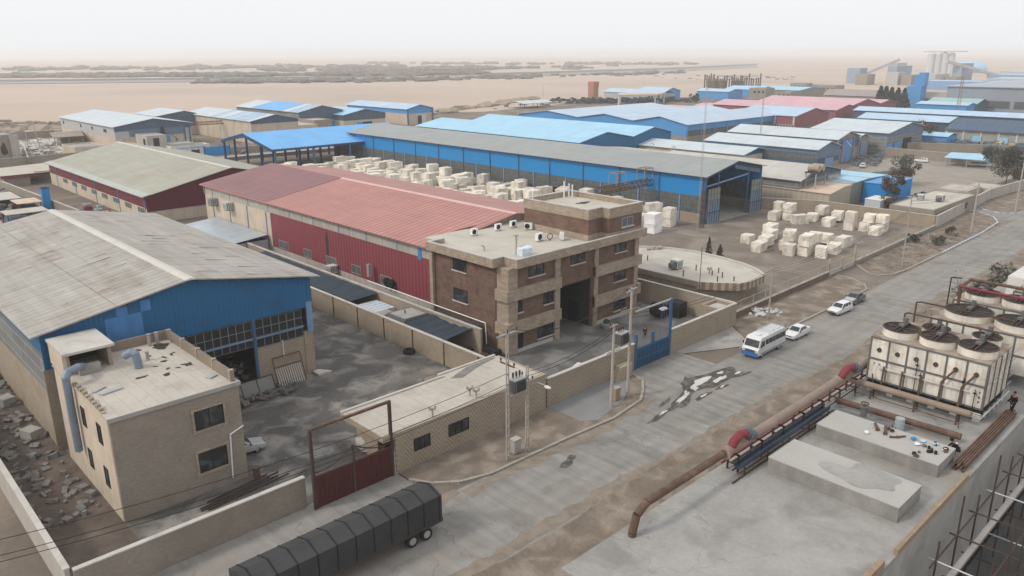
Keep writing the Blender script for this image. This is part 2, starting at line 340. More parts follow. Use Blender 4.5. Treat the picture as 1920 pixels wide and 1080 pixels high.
def poly(name, pts, z, mat):
    mb = MB(); mb.add([(p[0], p[1], z) for p in pts], [list(range(len(pts)))]); return mb
def ccw(pts):
    a = sum(p[0]*q[1]-q[0]*p[1] for p, q in zip(pts, pts[1:]+pts[:1])); return pts if a > 0 else pts[::-1]
def sheet(name, pts, z, mat): return struct(name, poly(name, ccw([tuple(p[:2]) for p in pts]), z, mat), mat)
def rect(name, x0, x1, y0, y1, z, mat): return sheet(name, [(x0, y0), (x1, y0), (x1, y1), (x0, y1)], z, mat)

# ------------------------------------------------------------ ground, roads
S = 12000
mb = MB()
mb.add([(-S,-S,0),(S,-S,0),(S,S,0),(-S,S,0)], [(0,1,2,3)]); struct('ground', mb, DESERT)
sheet('estate_ground', [(-60,-60),(520,-60),(700,120),(640,330),(560,372),(470,400),(330,372),(250,440),(185,440),(78,432),(40,330),(30,120),(-60,60)], .05, DIRT)
rect('street', -60, 198, 34.7, 44.6, .10, ASPH)
sheet('side_street', [(198,34.7),(460,24),(460,40),(232,52),(198,62),(193,62),(186,50),(190,44.6),(196,44.6)], .104, ASPH)
rect('driveway', 40.4, 76, 44.6, 45.6, .10, ASPH) if False else None
rect('shed_yard', 14.4, 52.2, 51.2, 124, .09, YARD)
rect('courtyard', 54.5, 88.6, 50.9, 82, .09, COURT)
rect('side_alley_floor', 52.4, 61.8, 66, 160, .094, YARD)
rect('block_yard_ground', 89.2, 171, 53.2, 130, .08, MUD)
rect('alley_ground', 8.8, 14.2, 40, 140, .088, M('dark_alley_dirt', (.115, .09, .075), .95, var=.3, vs=.5, dirt=(.17, .135, .11), dirtamt=.7, dirts=.4, bump=.2, bs=2))
rect('stone_yard_ground', 92, 139, 82, 250, .084, MUD)
rect('gate_apron', 61.2, 75.2, 44.6, 50.9, .112, ASPH)
sheet('right_apron', [(75.2,50.9),(88.6,50.9),(84.9,46.3),(83,45.2),(75.2,49.2)], .125, CONC)
rect('compound_apron', 25.4, 33.8, 44.6, 51.2, .112, ASPH)
rect('street_shoulder', -60, 25.4, 44.6, 51.0, .104, ASPH)
sheet('yard_gate_apron', [(119.5,44.6),(122,50.8),(132.5,51.8),(128,44.6)], .112, MUD)
rect('car_lot_ground', 196, 300, 62, 104, .08, M('lot_dust', (.30, .265, .225), .95, var=.12, vs=.15, dirt=(.36, .32, .27), dirtamt=.6))
# raised verges with kerbs
def verge(name, pts, mat, z=.22):
    mb = MB(); mb.prism(ccw(pts), .02, z); return struct(name, mb, mat)
def kerb(name, pts, mat, w=.28, z0=.05, z1=.27):
    mb = MB()
    for a, b in zip(pts, pts[1:]):
        mb.beam((a[0], a[1], (z0+z1)/2), (b[0], b[1], (z0+z1)/2), w, z1-z0)
    return struct(name, mb, mat)
isl1 = [(33.8,51),(33.9,48.6),(34.9,46.8),(36.8,45.3),(39.5,44.5),(43,44.4),(48.6,44.3),(55.5,43.9),(60.8,44.6),(62.9,45.9),(65.1,47.6),(66,50.5),(52.4,50.6)]
verge('verge', isl1, VERGE); kerb('kerb', isl1[1:-1], KERB)
verge('pavement', [(52.6,50.6),(52.6,45.6),(54,44.6),(59.5,45.8),(62,47.2),(65.2,50.4)], PAVER, .25)
isl2 = [(88.6,50.8),(84.9,46.3),(81.0,44.9),(84,44.7),(94,44.7),(112,44.7),(117.5,44.9),(120,46.3),(121.8,49.2),(122,51.5)]
verge('verge', isl2, VERGE); kerb('kerb', isl2[1:], KERB)
isl3 = [(130.5,52),(126.8,48.5),(126.8,46.6),(129,45.4),(133.7,45),(150,45),(172,45.2),(186,46),(192,48.5),(196,53),(196.5,57.5),(187,56.8),(171,52.8)]
verge('verge', isl3, VERGE); kerb('kerb', isl3[:6], KERB); kerb('painted_kerb', isl3[5:11], KERBB)
kerb('painted_kerb', [(232,56),(206,56),(199.8,52.6),(197.6,48.6),(201,46),(210,45.2),(240,42)], KERBB)
verge('verge', [(206,55.6),(200.2,52.3),(198.2,48.8),(201.4,46.4),(210,45.6),(240,42.6),(232,55.6)], VERGE)
rect('roadside_dirt', -40, 230, 21.6, 34.9, .13, VERGE)
def ragged(name, x0, x1, ya, amp, side, z, mat, seed, step=.7):
    rd = random.Random(seed); mb = MB(); n = int((x1-x0)/step); w1 = w2 = 0; top = []; bot = []
    for k in range(n+1):
        w1 = w1*.9+rd.uniform(-1, 1)*.35; w2 = rd.uniform(-.12, .12); x = x0+k*step; top.append((x, ya, z)); bot.append((x, ya+side*max(.05, amp*(.55+.5*w1)+w2), z))
    mb.add(top+bot, [(k, k+1, k+n+2, k+n+1) if side > 0 else (k, k+n+1, k+n+2, k+1) for k in range(n)]); return struct(name, mb, mat)
DUSTR = M('road_dust', (.255, .215, .175), .95, var=.25, vs=1.2, dirt=(.20, .165, .13), dirtamt=.7, dirts=.8, spec=.1)
ragged('road_edge_dirt', -40, 228, 34.6, 1.0, 1, .134, VERGE, 5)
ragged('road_edge_dust', 36, 62, 44.25, 2.3, -1, .109, DUSTR, 6); ragged('road_edge_dust', 84, 119, 44.7, 1.1, -1, .109, DUSTR, 7); ragged('road_edge_dust', 133, 188, 45.0, 1.3, -1, .109, DUSTR, 8); ragged('road_edge_dust', -30, 36, 44.9, 1.8, -1, .109, DUSTR, 9)
ragged('road_edge_dust', -40, 228, 35.2, 1.7, 1, .1085, DUSTR, 10)
def splat(mb, cx, cy, rx, ry, z, seed, rot=0, n=26):
    rd = random.Random(seed); ph = [rd.uniform(0, 6.28) for _ in range(5)]; pts = []
    for i in range(n):
        t = 6.28318*i/n; q = 1+sum(math.sin((k+2)*t+ph[k])*.16/(1+.3*k) for k in range(5))
        x, y = rx*q*math.cos(t), ry*q*math.sin(t); pts.append((cx+x*math.cos(rot)-y*math.sin(rot), cy+x*math.sin(rot)+y*math.cos(rot), z))
    mb.add(pts, [list(range(n))])
mb = MB()
for i, (x, y, a, b, r) in enumerate([(71,42.6,4.4,1.5,.05),(64.5,41.8,3.3,.7,.2),(59.5,41.1,2.2,.3,.1),(73.6,41.3,2.6,.4,-.2),(66.5,40.7,1.5,.3,.1),(70,40.6,1.1,.25,0),(62.4,42.6,1.2,.25,.2),(68,43.6,2.2,.6,.6)]): splat(mb, x, y, a, b, .118+i*.003, 30+i, r)
struct('wet_patch', mb, WET)
mb = MB()
for i, (x, y, a, b, r) in enumerate([(69.6,43.0,1.7,.55,.1),(71.6,41.9,1.3,.32,.1),(67.6,42.5,.7,.35,.3),(64.6,41.9,1.5,.26,.25),(60.2,41.25,.7,.14,.15),(66.6,40.7,.6,.14,.1),(70.1,40.6,.5,.12,.1),(65.9,42.5,.5,.16,.4),(74.6,41.4,.7,.15,0),(73.2,42.8,.6,.2,0)]): splat(mb, x, y, a, b, .140+i*.003, 60+i, r)
struct('puddle', mb, SALT)
mb = MB()
for i, (x, y, a, b, r) in enumerate([(46,41.3,1.2,.45,.3)]): splat(mb, x, y, a, b, .118+i*.003, 90+i, r)
struct('oil_stain', mb, BITUM if False else WET)

# desert road and scrub belts far away
RP = [(-300,153),(0,152),(640,145),(1000,137),(1280,128),(1420,121)]
def strip(name, dy0, dy1, z, mat):
    mb = MB(); a = [at(x, y+dy0) for x, y in RP]; b = [at(x, y+dy1) for x, y in RP]; n = len(a)
    mb.add([(p[0], p[1], z) for p in a+b], [(i, i+n, i+n+1, i+1) for i in range(n-1)]); return struct(name, mb, mat)
strip('desert_road', -1.2, 1.6, 1.0, M('far_asphalt', (.12, .115, .115), .9, var=.1, vs=.01))
strip('desert_verge', 1.7, 6, .6, M('far_gravel', (.32, .27, .235), .95, var=.15, vs=.01))
def scrub(name, label, lines, n, hmin, hmax, seed, mat, spread=.5):
    rd = random.Random(seed); mb = MB()
    for _ in range(n):
        (x0, y0), (x1, y1) = rd.choice(lines); t = rd.random(); p = at(x0+(x1-x0)*t, y0+(y1-y0)*t+rd.gauss(0, spread)); h = rd.uniform(hmin, hmax)
        wd = h*rd.uniform(1, 3.2)
        for k in range(3):
            mb.blob((p[0]+rd.uniform(-wd, wd), p[1]+rd.uniform(-wd, wd), h*.4), (wd*rd.uniform(.5, 1), wd*rd.uniform(.5, 1), h*rd.uniform(.4, .8)), rd.random(), .35, 5)
    return mb.build(name, mat, kind='stuff', label=label, category='scrub')
SCR = M('far_scrub', (.17, .155, .125), .95, var=.3, vs=.02, spec=.05)
scrub('scrub_belt', 'dark belt of desert shrubs along the far side of the desert road', [((0,145),(640,141)),((640,141),(900,139)),((0,144),(500,143))], 520, 3, 6.5, 1, SCR, .8)
scrub('far_scrub', 'thin far off lines of shrubs on the sandy plain', [((0,131),(420,129)),((350,128),(760,126)),((640,133),(1100,127)),((700,120),(1300,121)),((500,133),(900,131))], 330, 4, 8, 2, SCR, 1.2)
scrub('roadside_scrub', 'scattered dark shrubs on the near side of the desert road', [((640,153),(1000,146)),((900,147),(1280,137)),((380,155),(640,153))], 120, 2.5, 5, 3, SCR, 1.2)
scrub('field_edge_scrub', 'dry weeds and earth heaps along the back edge of the estate', [((0,236),(120,234)),((800,212),(1100,186)),((400,222),(460,214)),((1100,140),(1500,150))], 160, .6, 1.5, 4, M('dry_weeds', (.20, .16, .115), .95, var=.3, vs=.1), 2.2)
mb = MB()
for i, (a, b) in enumerate([((-40,425),(125,447)),((125,447),(190,440)),((280,376),(455,450))]):
    for k in range(26):
        t = k/25; mb.blob((a[0]+(b[0]-a[0])*t, a[1]+(b[1]-a[1])*t+random.uniform(-4, 4), .1), (random.uniform(4, 9), random.uniform(3, 8), random.uniform(1, 3)), k*7+i, .3, 7)
mb.build('earth_bank', M('bank_earth', (.33, .26, .20), .95, var=.25, vs=.1, bump=.3, bs=.6), kind='stuff', label='low bank of dug earth between the estate and the desert', category='earth bank')

# ------------------------------------------------------------ shed builder
def interp(x, a, za, b, zb): return za+(zb-za)*(x-a)/(b-a)
def shed(name, label, cat, x, y, z, bands, roof, gable=None, over=.6, cap=None, axis='y', group=None, roofname='roof',
         sidewin=None, columns=None, open_end=False, colmat=None, gutter=None, flat=False, gdoors=None, cutz=None):
    """x=(x0,xr,x1): left eave, ridge, right eave; y=(y0,y1); z=(zl,zr,zR). axis 'y': ridge along y. bands=[(z0,z1,mat,partname)] from the ground."""
    x0, xr, x1 = x; y0, y1 = y; zl, zr, zR = z
    sw = (lambda p: (p[1], p[0], p[2])) if axis == 'x' else (lambda p: p)
    def fin(mb):
        if axis == 'x': mb.v = [sw(p) for p in mb.v]; mb.f = [f[::-1] for f in mb.f]
        return mb
    c = sw(((x0+x1)/2, (y0+y1)/2, 0))
    t = thing(name, label, cat, c, 0, group)
    th = .14
    mb = MB(); zo = lambda xx: interp(xx, x0, zl, xr, zr) if xx < xr else interp(xx, xr, zr, x1, zR)
    mb.exy([(x0, zl), (xr, zr), (x1, zR), (x1, zR-th), (xr, zr-th), (x0, zl-th)], y0, y1); fin(mb).build(roofname, roof, t)
    if cap:
        mb = MB(); s1 = (zr-zl)/(xr-x0); s2 = (zr-zR)/(x1-xr); mb.exy([(xr-.55, zr-.55*s1+.03), (xr, zr+.06), (xr+.55, zr-.55*s2+.03), (xr+.55, zr-.55*s2-.05), (xr-.55, zr-.55*s1-.05)], y0-.03, y1+.03); fin(mb).build('ridge_cap', cap, t)
    a0, a1, b0, b1 = x0+over, x1-over, y0+over, y1-over; wt = .22
    za, zb = zo(a0)-th-.01, zo(a1)-th-.01
    top = min(za, zb)
    n = len(bands)
    for k, (w0, w1, mt, pn) in enumerate(bands):
        last = k == n-1
        if w1 is None or w1 > top: w1 = top
        mb = MB()
        mb.box(a0, a0+wt, b0, b1, w0, za if last else w1); mb.box(a1-wt, a1, b0, b1, w0, zb if last else w1)
        mb.box(a0+wt, a1-wt, b1-wt, b1, w0, w1)
        if not open_end: mb.box(a0+wt, a1-wt, b0, b0+wt, w0, w1)
        if last and gable is None:
            for yy in ([b0, b1-wt] if not open_end else [b1-wt]): mb.exy([(a0+wt, w1), (a1-wt, w1), (a1-wt, max(w1+.01, zo(a1-wt)-th-.01)), (xr, zr-th-.01), (a0+wt, max(w1+.01, zo(a0+wt)-th-.01))], yy, yy+wt)
        fin(mb).build(pn, mt, t)
    if gable is not None:
        gz = gable[1] if isinstance(gable, tuple) else top; gm = gable[0] if isinstance(gable, tuple) else gable
        if gz < top-.02 and not open_end:  # gable sheeting comes down over the band
            mb = MB(); mb.exy([(a0-.03, gz), (a1+.03, gz), (a1+.03, zb-.02), (xr, zr-th-.02), (a0-.03, za-.02)], b0-.12, b0-.03); fin(mb).build('gable_sheeting', gm, t)
            mb = MB(); mb.exy([(a0+wt, top), (a1-wt, top), (a1-wt, max(top+.01, zo(a1-wt)-th-.01)), (xr, zr-th-.01), (a0+wt, max(top+.01, zo(a0+wt)-th-.01))], b1-wt, b1)
            fin(mb).build('rear_gable', gm, t)
        else:
            for yy in ([b0, b1-wt] if not open_end else [b1-wt]):
                mb = MB(); mb.exy([(a0+wt, top), (a1-wt, top), (a1-wt, max(top+.01, zo(a1-wt)-th-.01)), (xr, zr-th-.01), (a0+wt, max(top+.01, zo(a0+wt)-th-.01))], yy, yy+wt)
                fin(mb).build('gable', gm, t)
    if columns:
        for yy in columns:
            mb = MB(); mb.box(a0-.09, a0, yy-.12, yy+.12, 0, za-.05); fin(mb).build('column', colmat or BSTEEL, t)
    if gutter:
        mb = MB(); mb.box(x0-.12, x0-.01, y0+.1, y1-.1, zl-.22, zl-.04); fin(mb).build('gutter', gutter, t)
    if sidewin:
        zb0, zb1, ys, wd, fm, pm = sidewin
        for yy in ys:
            mb = MB(); X = a0
            for (p, q, r, s_) in ((yy-wd/2, yy+wd/2, zb0, zb0+.08), (yy-wd/2, yy+wd/2, zb1-.08, zb1), (yy-wd/2, yy-wd/2+.08, zb0+.08, zb1-.08), (yy+wd/2-.08, yy+wd/2, zb0+.08, zb1-.08)): mb.box(X-.06, X-.002, p, q, r, s_)
            for k in (1, 2): mb.box(X-.05, X-.002, yy-wd/2+wd*k/3-.03, yy-wd/2+wd*k/3+.03, zb0+.08, zb1-.08)
            o = fin(mb).build('window', fm, t)
            mb = MB(); mb.box(X-.02, X-.004, yy-wd/2+.08, yy+wd/2-.08, zb0+.08, zb1-.08); fin(mb).build('pane', pm, o)
    if gdoors:
        for (p, q, h, mt, pn) in gdoors:
            mb = MB(); mb.box(p, q, b0-.10, b0-.003, .05, h); fin(mb).build(pn, mt, t)
    return t
def strip_glazing(t, a, plane, c0, c1, z0, z1, pitch, rows, mat=None, mull=None, name='glazing', fr=.07, off=0):
    "glazed band: dusty pane with bars, on plane x=a ('x') or y=a ('y'), between c0..c1"
    mb = MB(); d = .05
    B = (lambda p, q, r, s: mb.box(a-d-off, a-.003-off, p, q, r, s)) if plane == 'x' else (lambda p, q, r, s: mb.box(p, q, a-d-off, a-.003-off, r, s))
    B2 = (lambda p, q, r, s: mb.box(a-d-.05-off, a-d-off, p, q, r, s)) if plane == 'x' else (lambda p, q, r, s: mb.box(p, q, a-d-.05-off, a-d-off, r, s))
    B(c0, c1, z0, z1); o = mb.build(name, mat or GRILLE, t)
    mb = MB(); n = max(1, round((c1-c0)/pitch))
    for i in range(n+1):
        c = c0+(c1-c0)*i/n; B2(max(c0, c-fr/2), min(c1, c+fr/2), z0, z1)
    for k in range(rows+1):
        zz = z0+(z1-z0)*k/rows
        for i in range(n): B2(c0+(c1-c0)*i/n+fr/2+.002, c0+(c1-c0)*(i+1)/n-fr/2-.002, max(z0, zz-fr/2), min(z1, zz+fr/2))
    mb.build('glazing_bars', mull or MULL, o); return o
def rectring(mb, x0, x1, y0, y1, z0, z1, t=.25):
    mb.box(x0, x1, y0, y0+t, z0, z1); mb.box(x0, x1, y1-t, y1, z0, z1); mb.box(x0, x0+t, y0+t, y1-t, z0, z1); mb.box(x1-t, x1, y0+t, y1-t, z0, z1)
def block(name, label, cat, x0, x1, y0, y1, h, wall, roof, par=.35, parmat=None, group=None, z0=0, cope=None):
    "flat roofed block: walls, roof slab, parapet"
    t = thing(name, label, cat, ((x0+x1)/2, (y0+y1)/2, z0), 0, group)
    mb = MB(); rectring(mb, x0, x1, y0, y1, z0, h+par, .22); mb.build('wall', wall, t)
    mb = MB(); mb.box(x0+.22, x1-.22, y0+.22, y1-.22, h-.25, h); mb.build('roof', roof, t)
    if cope:
        mb = MB(); rectring(mb, x0-.05, x1+.05, y0-.05, y1+.05, h+par, h+par+.07, .32); mb.build('coping', cope, t)
    return t
def window(t, plane, a, c0, c1, z0, z1, fm=None, pm=None, sill=None, n=2, name='window', surround=None):
    "framed window proud of plane x=a or y=a (facing the negative side)"
    fm = fm or FRAMEG; pm = pm or DGLASS; mb = MB(); f = .07
    def B(p, q, r, s, d0=.06, d1=.002, m_=None):
        (m_ or mb).box(a-d0, a-d1, p, q, r, s) if plane == 'x' else (m_ or mb).box(p, q, a-d0, a-d1, r, s)
    B(c0, c1, z0, z0+f); B(c0, c1, z1-f, z1); B(c0, c0+f, z0+f, z1-f); B(c1-f, c1, z0+f, z1-f)
    for k in range(1, n): c = c0+(c1-c0)*k/n; B(c-f/2, c+f/2, z0+f, z1-f)
    o = mb.build(name, fm, t); mb = MB(); B(c0+f, c1-f, z0+f, z1-f, .02, .003, mb); mb.build('pane', pm, o)
    if sill: mb = MB(); B(c0-.15, c1+.15, z0-.14, z0-.01, .22, .002, mb); mb.build('sill', sill, o)
    if surround:
        mb = MB(); s = .22; B(c0-s, c1+s, z0-s, z0-.01, .09, .002, mb); B(c0-s, c1+s, z1+.01, z1+s, .09, .002, mb); B(c0-s, c0-.01, z0-.01, z1+.01, .09, .002, mb); B(c1+.01, c1+s, z0-.01, z1+.01, .09, .002, mb); mb.build('surround', surround, o)
    return o

# ------------------------------------------------------------ 1. near grey roofed shed with the blue gable
t = shed('factory_shed', 'big near shed with weathered grey roof, white ridge cap and navy blue gable', 'factory shed',
     (13.0, 27.3, 41.4), (74.6, 124), (11.5, 14.0, 11.5), [(0, 5.6, BEIGE, 'brick_wall'), (5.6, 9.4, BLOCKG, 'block_band'), (9.4, None, W_BLUE, 'blue_cladding')], R_GREY, over=.0 if False else .9, cap=CAPW, open_end=True)
b0 = 75.5
mb = MB(); mb.exy([(13.86, 8.0), (40.53, 8.0), (40.53, 11.25), (27.3, 13.82), (13.86, 11.4)], b0-.15, b0-.003); mb.build('blue_gable', W_BLUE, t)
for (p, q, r, s) in ((19.3, 22.6, 8.05, 11.5), (20.4, 21.4, 11.53, 12.35), (22.6, 23.5, 11.53, 12.6), (14.6, 16.6, 9.9, 10.9)):
    mb = MB(); mb.box(p, q, b0-.19, b0-.152, r, s); mb.build('faded_panel', W_BLUEL, t)
strip_glazing(t, b0, 'y', 26.5, 33.3, 5.0, 7.9, .85, 3, DARK, MULL)
strip_glazing(t, b0, 'y', 33.7, 39.2, 6.0, 7.9, .95, 2, DARK, MULL); strip_glazing(t, b0, 'y', 33.7, 39.2, 4.75, 5.75, .95, 1, DARK, MULL)
mb = MB(); mb.box(33.7, 39.3, b0-.02, b0+.2, 0, 4.7); mb.build('gable_brick_wall', BEIGE, t)
mb = MB(); mb.box(39.3, 40.4, b0-.1, b0+.25, 0, 5.2); mb.build('corner_pier', BEIGE, t)
mb = MB(); mb.box(13.7, 18.0, b0-.14, b0-.002, 0, 7.99); mb.build('gable_wall', BEIGE, t); mb = MB(); mb.box(18, 26.4, b0+.0, b0+.25, 0, 5.0); mb.build('gable_wall', BEIGE, t)
mb = MB(); mb.beam((26.5, b0-.12, 5.85), (39.3, b0-.12, 5.88), .14); mb.build('rail', LBSTEEL, t)
mb = MB(); mb.box(33.35, 33.65, b0-.22, b0+.02, 0, 8.1); mb.build('column', BSTEEL, t)
mb = MB(); mb.box(39.75, 40.45, b0-.28, b0-.11, 5.1, 8.6); mb.build('peeling_column', LBSTEEL, t)
mb = MB(); mb.box(36.6, 36.72, b0-.14, b0-.03, 2.9, 4.9); mb.build('downpipe', OFFW, t)
mb = MB(); mb.prism([(39.9, 73.9), (41.6, 73.9), (40.6, 75.3), (39.9, 75.2)], .1, .34); mb.build('corner_plinth', CONCL, t)
for k in range(16):
    xx = 14.5+k*1.7; zz = interp(xx, 13, 11.5, 27.3, 14) if xx < 27.3 else interp(xx, 27.3, 14, 41.4, 11.5)
    mb = MB(); mb.box(xx-.05, xx+.05, 74.7, 75.3, zz-.32, zz-.17); mb.build('purlin_end', RUSTD, t)
rd = random.Random(8)
for k in range(64):       # rust streaks where sheets overlap: thin strips lying on the roof
    side = rd.choice((-1, -1, 1)); xx = 27.3+side*rd.uniform(1.5, 9.5); yy = 76+2.1*rd.randint(0, 22)+.03; L_ = rd.uniform(.5, 2.6)*(1.8 if k < 5 else 1)
    za = 14-abs(xx-27.3)*(2.5/14.2)+.012; zb = 14-abs(xx+side*L_-27.3)*(2.5/14.2)+.012; wv = rd.uniform(.05, .16)
    mb = MB(); mb.add([(xx, yy, za), (xx+side*L_, yy, zb), (xx+side*L_*.9, yy+wv, zb), (xx+side*L_*.1, yy+wv*.7, za)], [(0,1,2,3) if side > 0 else (3,2,1,0)]); mb.build('rust_streak', STRAIN, t)
mb = MB(); mb.box(20.3, 20.36, 74.7, 123.9, 0, .07); mb.v = [(x_, y_, z_+14-abs(x_-27.3)*.1761-.05) for x_, y_, z_ in mb.v]; mb.build('sheet_lap', M('lap_grey', (.20, .19, .17), .8), t)
# scrap inside the open bay
mb = MB(); rd = random.Random(3)
for k in range(70): mb.cbox((rd.uniform(27, 33), rd.uniform(76.5, 79.5), rd.uniform(.2, 3.4)), (rd.uniform(.2, .9), rd.uniform(.1, .5), rd.uniform(.1, .6)), rd.uniform(0, 3), rd.uniform(-.6, .6))
mb.build('scrap_heap', M('mixed_scrap', (.16, .15, .14), .7, var=.6, vs=2), kind='stuff', label='tangled scrap metal piled inside the open bay of the near shed', category='scrap')

# 2. office annex in front of it
x0, x1, y0, y1, H = 14.2, 24.3, 58.8, 73.6, 8.9
t = thing('office_annex', 'two storey beige annex with flat dusty roof in the left foreground', 'office building', (19.2, 66.2, 0))
mb = MB(); mb.box(x0, x1, y0, y0+.3, 0, H-.02); mb.box(x1-.3, x1, y0+.3, y1, 0, H-.02); mb.box(x0, x1, y1-.3, y1, 0, H-.02); mb.build('wall', BEIGED, t)
mb = MB(); mb.box(x0-.02, x0+.28, y0+.32, y1-.3, 0, H+.05); mb.build('side_wall', PLASTER, t)
mb = MB(); mb.box(x0-.1, x1+.12, y0-.12, y1, H, H+.12); mb.build('roof', ROOFB, t)
mb = MB(); mb.box(x0-.14, x1+.16, y0-.17, y0-.12, H-.2, H+.14); mb.box(x1+.12, x1+.17, y0-.12, y1, H-.2, H+.14); mb.build('fascia', CONC, t)
mb = MB(); mb.box(23.85, 24.15, y0+.2, y1-.2, H+.12, H+1.0); mb.box(18.2, 23.85, 73.0, 73.3, H+.12, H+1.0); mb.build('parapet', M('rough_brick', (.34, .28, .22), .95, var=.2, brick=(.26, .1, (.20, .16, .13), .03)), t)
mb = MB()
for k in range(5): mb.box(23.8, 24.2, y0+.3+k*3.4, y0+.6+k*3.4, H+.12, H+1.12)
mb.split('parapet_post', BEIGE, t)
mb = MB()
for k in range(14): mb.box(x0-.05, x0+.25, 60+k*.55, 60.4+k*.55, H+.12, H+.2+.14*((k*7) % 3))
mb.build('broken_edge_bricks', BEIGE, t)
window(t, 'y', y0, 20.4, 22.8, 5.8, 7.5, BLACK, DGLASS, surround=STONE); window(t, 'y', y0, 20.3, 22.7, 2.0, 3.8, BLACK, DGLASS, surround=STONE)
for yy in (61.2, 65.3, 69.3): window(t, 'x', x0-.02, yy, yy+1.0, 5.9, 7.6, BLACK, DGLASS, n=1); window(t, 'x', x0-.02, yy, yy+1.0, 2.1, 3.8, BLACK, DGLASS, n=1)
mb = MB(); mb.path([(24.3, y0-.12, 5.0), (23.1, y0-.12, 4.6), (22.9, y0-.12, .6)], .07); mb.build('drain_pipe', WHITE, t)
rd = random.Random(21); mb = MB()
for k in range(14): splat(mb, rd.uniform(20.5, 23.3), rd.uniform(63.5, 72.5), rd.uniform(.12, .45), rd.uniform(.1, .3), H+.123+k*.0008, k, rd.uniform(0, 3))
splat(mb, 22.7, 71.6, .8, .7, H+.136, 77); splat(mb, 18.8, 65.2, .6, .18, H+.137, 78)
mb.split('roof_stain', BITUM, t, 26)
for c_, d_, a_, lb in [((16.0, 63.9, H+.2), (1.7, .5, .12), .2, 'longer loose metal board at the left edge of the annex roof'), ((15.4, 64.9, H+.2), (1.2, .3, .1), .5, 'narrow loose metal board at the left edge of the annex roof'), ((23.1, 61.2, H+.2), (.8, .6, .1), .4, 'dark metal sheet at the right corner of the annex roof')]:
    mb = MB(); mb.cbox(c_, d_, a_); mb.build('metal_board', GALV, label=lb, category='sheet metal')
# penthouse on the annex
t = thing('roof_room', 'small roof room with open dark front and pale sloping slab on the annex', 'roof room', (16.3, 71.6, 9.02))
mb = MB(); mb.box(14.2, 14.5, 69.9, 74.2, 9.03, 10.9); mb.build('side_wall', PLASTER, t)
mb = MB(); mb.box(17.75, 18.05, 69.9, 74.2, 9.03, 10.85); mb.box(14.5, 17.75, 73.9, 74.2, 9.03, 10.85); mb.box(14.5, 14.75, 69.9, 70.2, 9.03, 10.85); mb.box(14.75, 17.74, 73.6, 73.88, 9.03, 10.8); mb.split('brick_wall', BEIGE, t)
mb = MB(); mb.cbox((16.2, 72.0, 11.02), (4.1, 5.3, .22)); mb.build('roof_slab', CONCL, t)
mb = MB(); mb.box(14.5, 17.74, 73.3, 73.58, 9.04, 10.8); mb.build('dark_back', DARK, t)
mb = MB(); mb.cbox((16.0, 69.3, 9.45), (1.7, .5, .8)); mb.build('concrete_block', CONC, t)
# ducts
def duct(label, pts, w_):
    mb = MB()
    for a, b in zip(pts, pts[1:]): mb.tube(a, b, w_, 12)
    for p in pts[1:-1]: mb.blob(p, (w_*1.02,)*3, 1, 0, 12)
    return mb.build('air_duct', DUCT, label=label, category='air duct')
duct('grey blue duct rising beside the roof room and down the annex side wall', [(15.4, 68.9, 9.9), (14.9, 68.2, 10.2), (14.0, 67.6, 10.2), (13.72, 67.4, 9.8), (13.72, 67.4, 3.2)], .31)
duct('short curved grey duct on the middle of the annex roof', [(18.6, 68.3, 10.1), (19.0, 67.9, 10.45), (19.3, 67.6, 10.3), (19.4, 67.5, 9.04)], .34)
for i, (x_, y_, lb) in enumerate([(22.0, 72.3, 'short concrete vent stub at the rear parapet, left of its twin'), (22.7, 72.3, 'short concrete vent stub at the rear parapet, right of its twin'), (20.6, 68.8, 'small vent stub right of the curved duct on the annex roof')]):
    mb = MB(); mb.cyl((x_, y_), .16, 9.03, 10.15 if i < 2 else 9.8, 8); mb.cyl((x_, y_), .2, 10.15 if i < 2 else 9.8, 10.22 if i < 2 else 9.87, 8)
    mb.build('roof_vent', CONC, label=lb, category='vent')

# 3. compound walls
def wall(label, pts, h, mat, th=.3, cope=CONCL, posts=None, postmat=None, group=None, name='boundary_wall', z0=0):
    c = pts[0]; t = thing(name, label, 'wall', (c[0], c[1], 0), 0, group); mb = MB(); mc = MB()
    for a, b in zip(pts, pts[1:]):
        mb.beam((a[0], a[1], (z0+h)/2), (b[0], b[1], (z0+h)/2), th, h-z0)
        mc.beam((a[0], a[1], h+.05), (b[0], b[1], h+.05), th+.12, .1)
    mb.build('wall_body', mat, t)
    if cope: mc.build('coping', cope, t)
    if posts:
        side, step = posts
        for a, b in zip(pts, pts[1:]):
            L_ = math.dist(a, b); n = int(L_//step)
            for k in range(n+1):
                q = (k*step+.5*(L_-n*step))/L_; dx, dy = (b[0]-a[0])/L_, (b[1]-a[1])/L_; ox, oy = dy*side*(th/2+.05), -dx*side*(th/2+.05)
                mp = MB(); mp.cbox((a[0]+(b[0]-a[0])*q+ox, a[1]+(b[1]-a[1])*q+oy, h/2), (.1 if abs(dy) > .5 else .12, .12, h-.02)); mp.build('wall_post', postmat or RUST, t)
    return t
wall('long beige brick wall with rusty posts between the near yard and the red hall', [(52.4, 124), (52.4, 52.0)], 2.9, BEIGE, posts=(1, 6.1))
wall('second beige wall behind the awnings beside the red hall', [(57.5, 150), (57.5, 66)], 3.3, BEIGE)
wall('front brick wall of the brick building yard, left of the blue gate', [(52.5, 50.3), (66.8, 50.3)], 3.3, CHEV)
wall('herringbone brick wall right of the blue gate', [(73.9, 50.3), (88.6, 50.3)], 3.2, CHEV)
wall('tall side wall between brick courtyard and flat oval building', [(88.6, 50.5), (88.6, 84)], 3.2, CHEV)
wall('bottom left wall with pale coping running up to the brown gate frame', [(8.8, 51.2), (25.6, 51.2)], 2.7, BEIGED)
wall('pale wall along the left alley in the bottom left corner', [(8.5, 51.4), (8.5, 140)], 2.8, PLASTD)
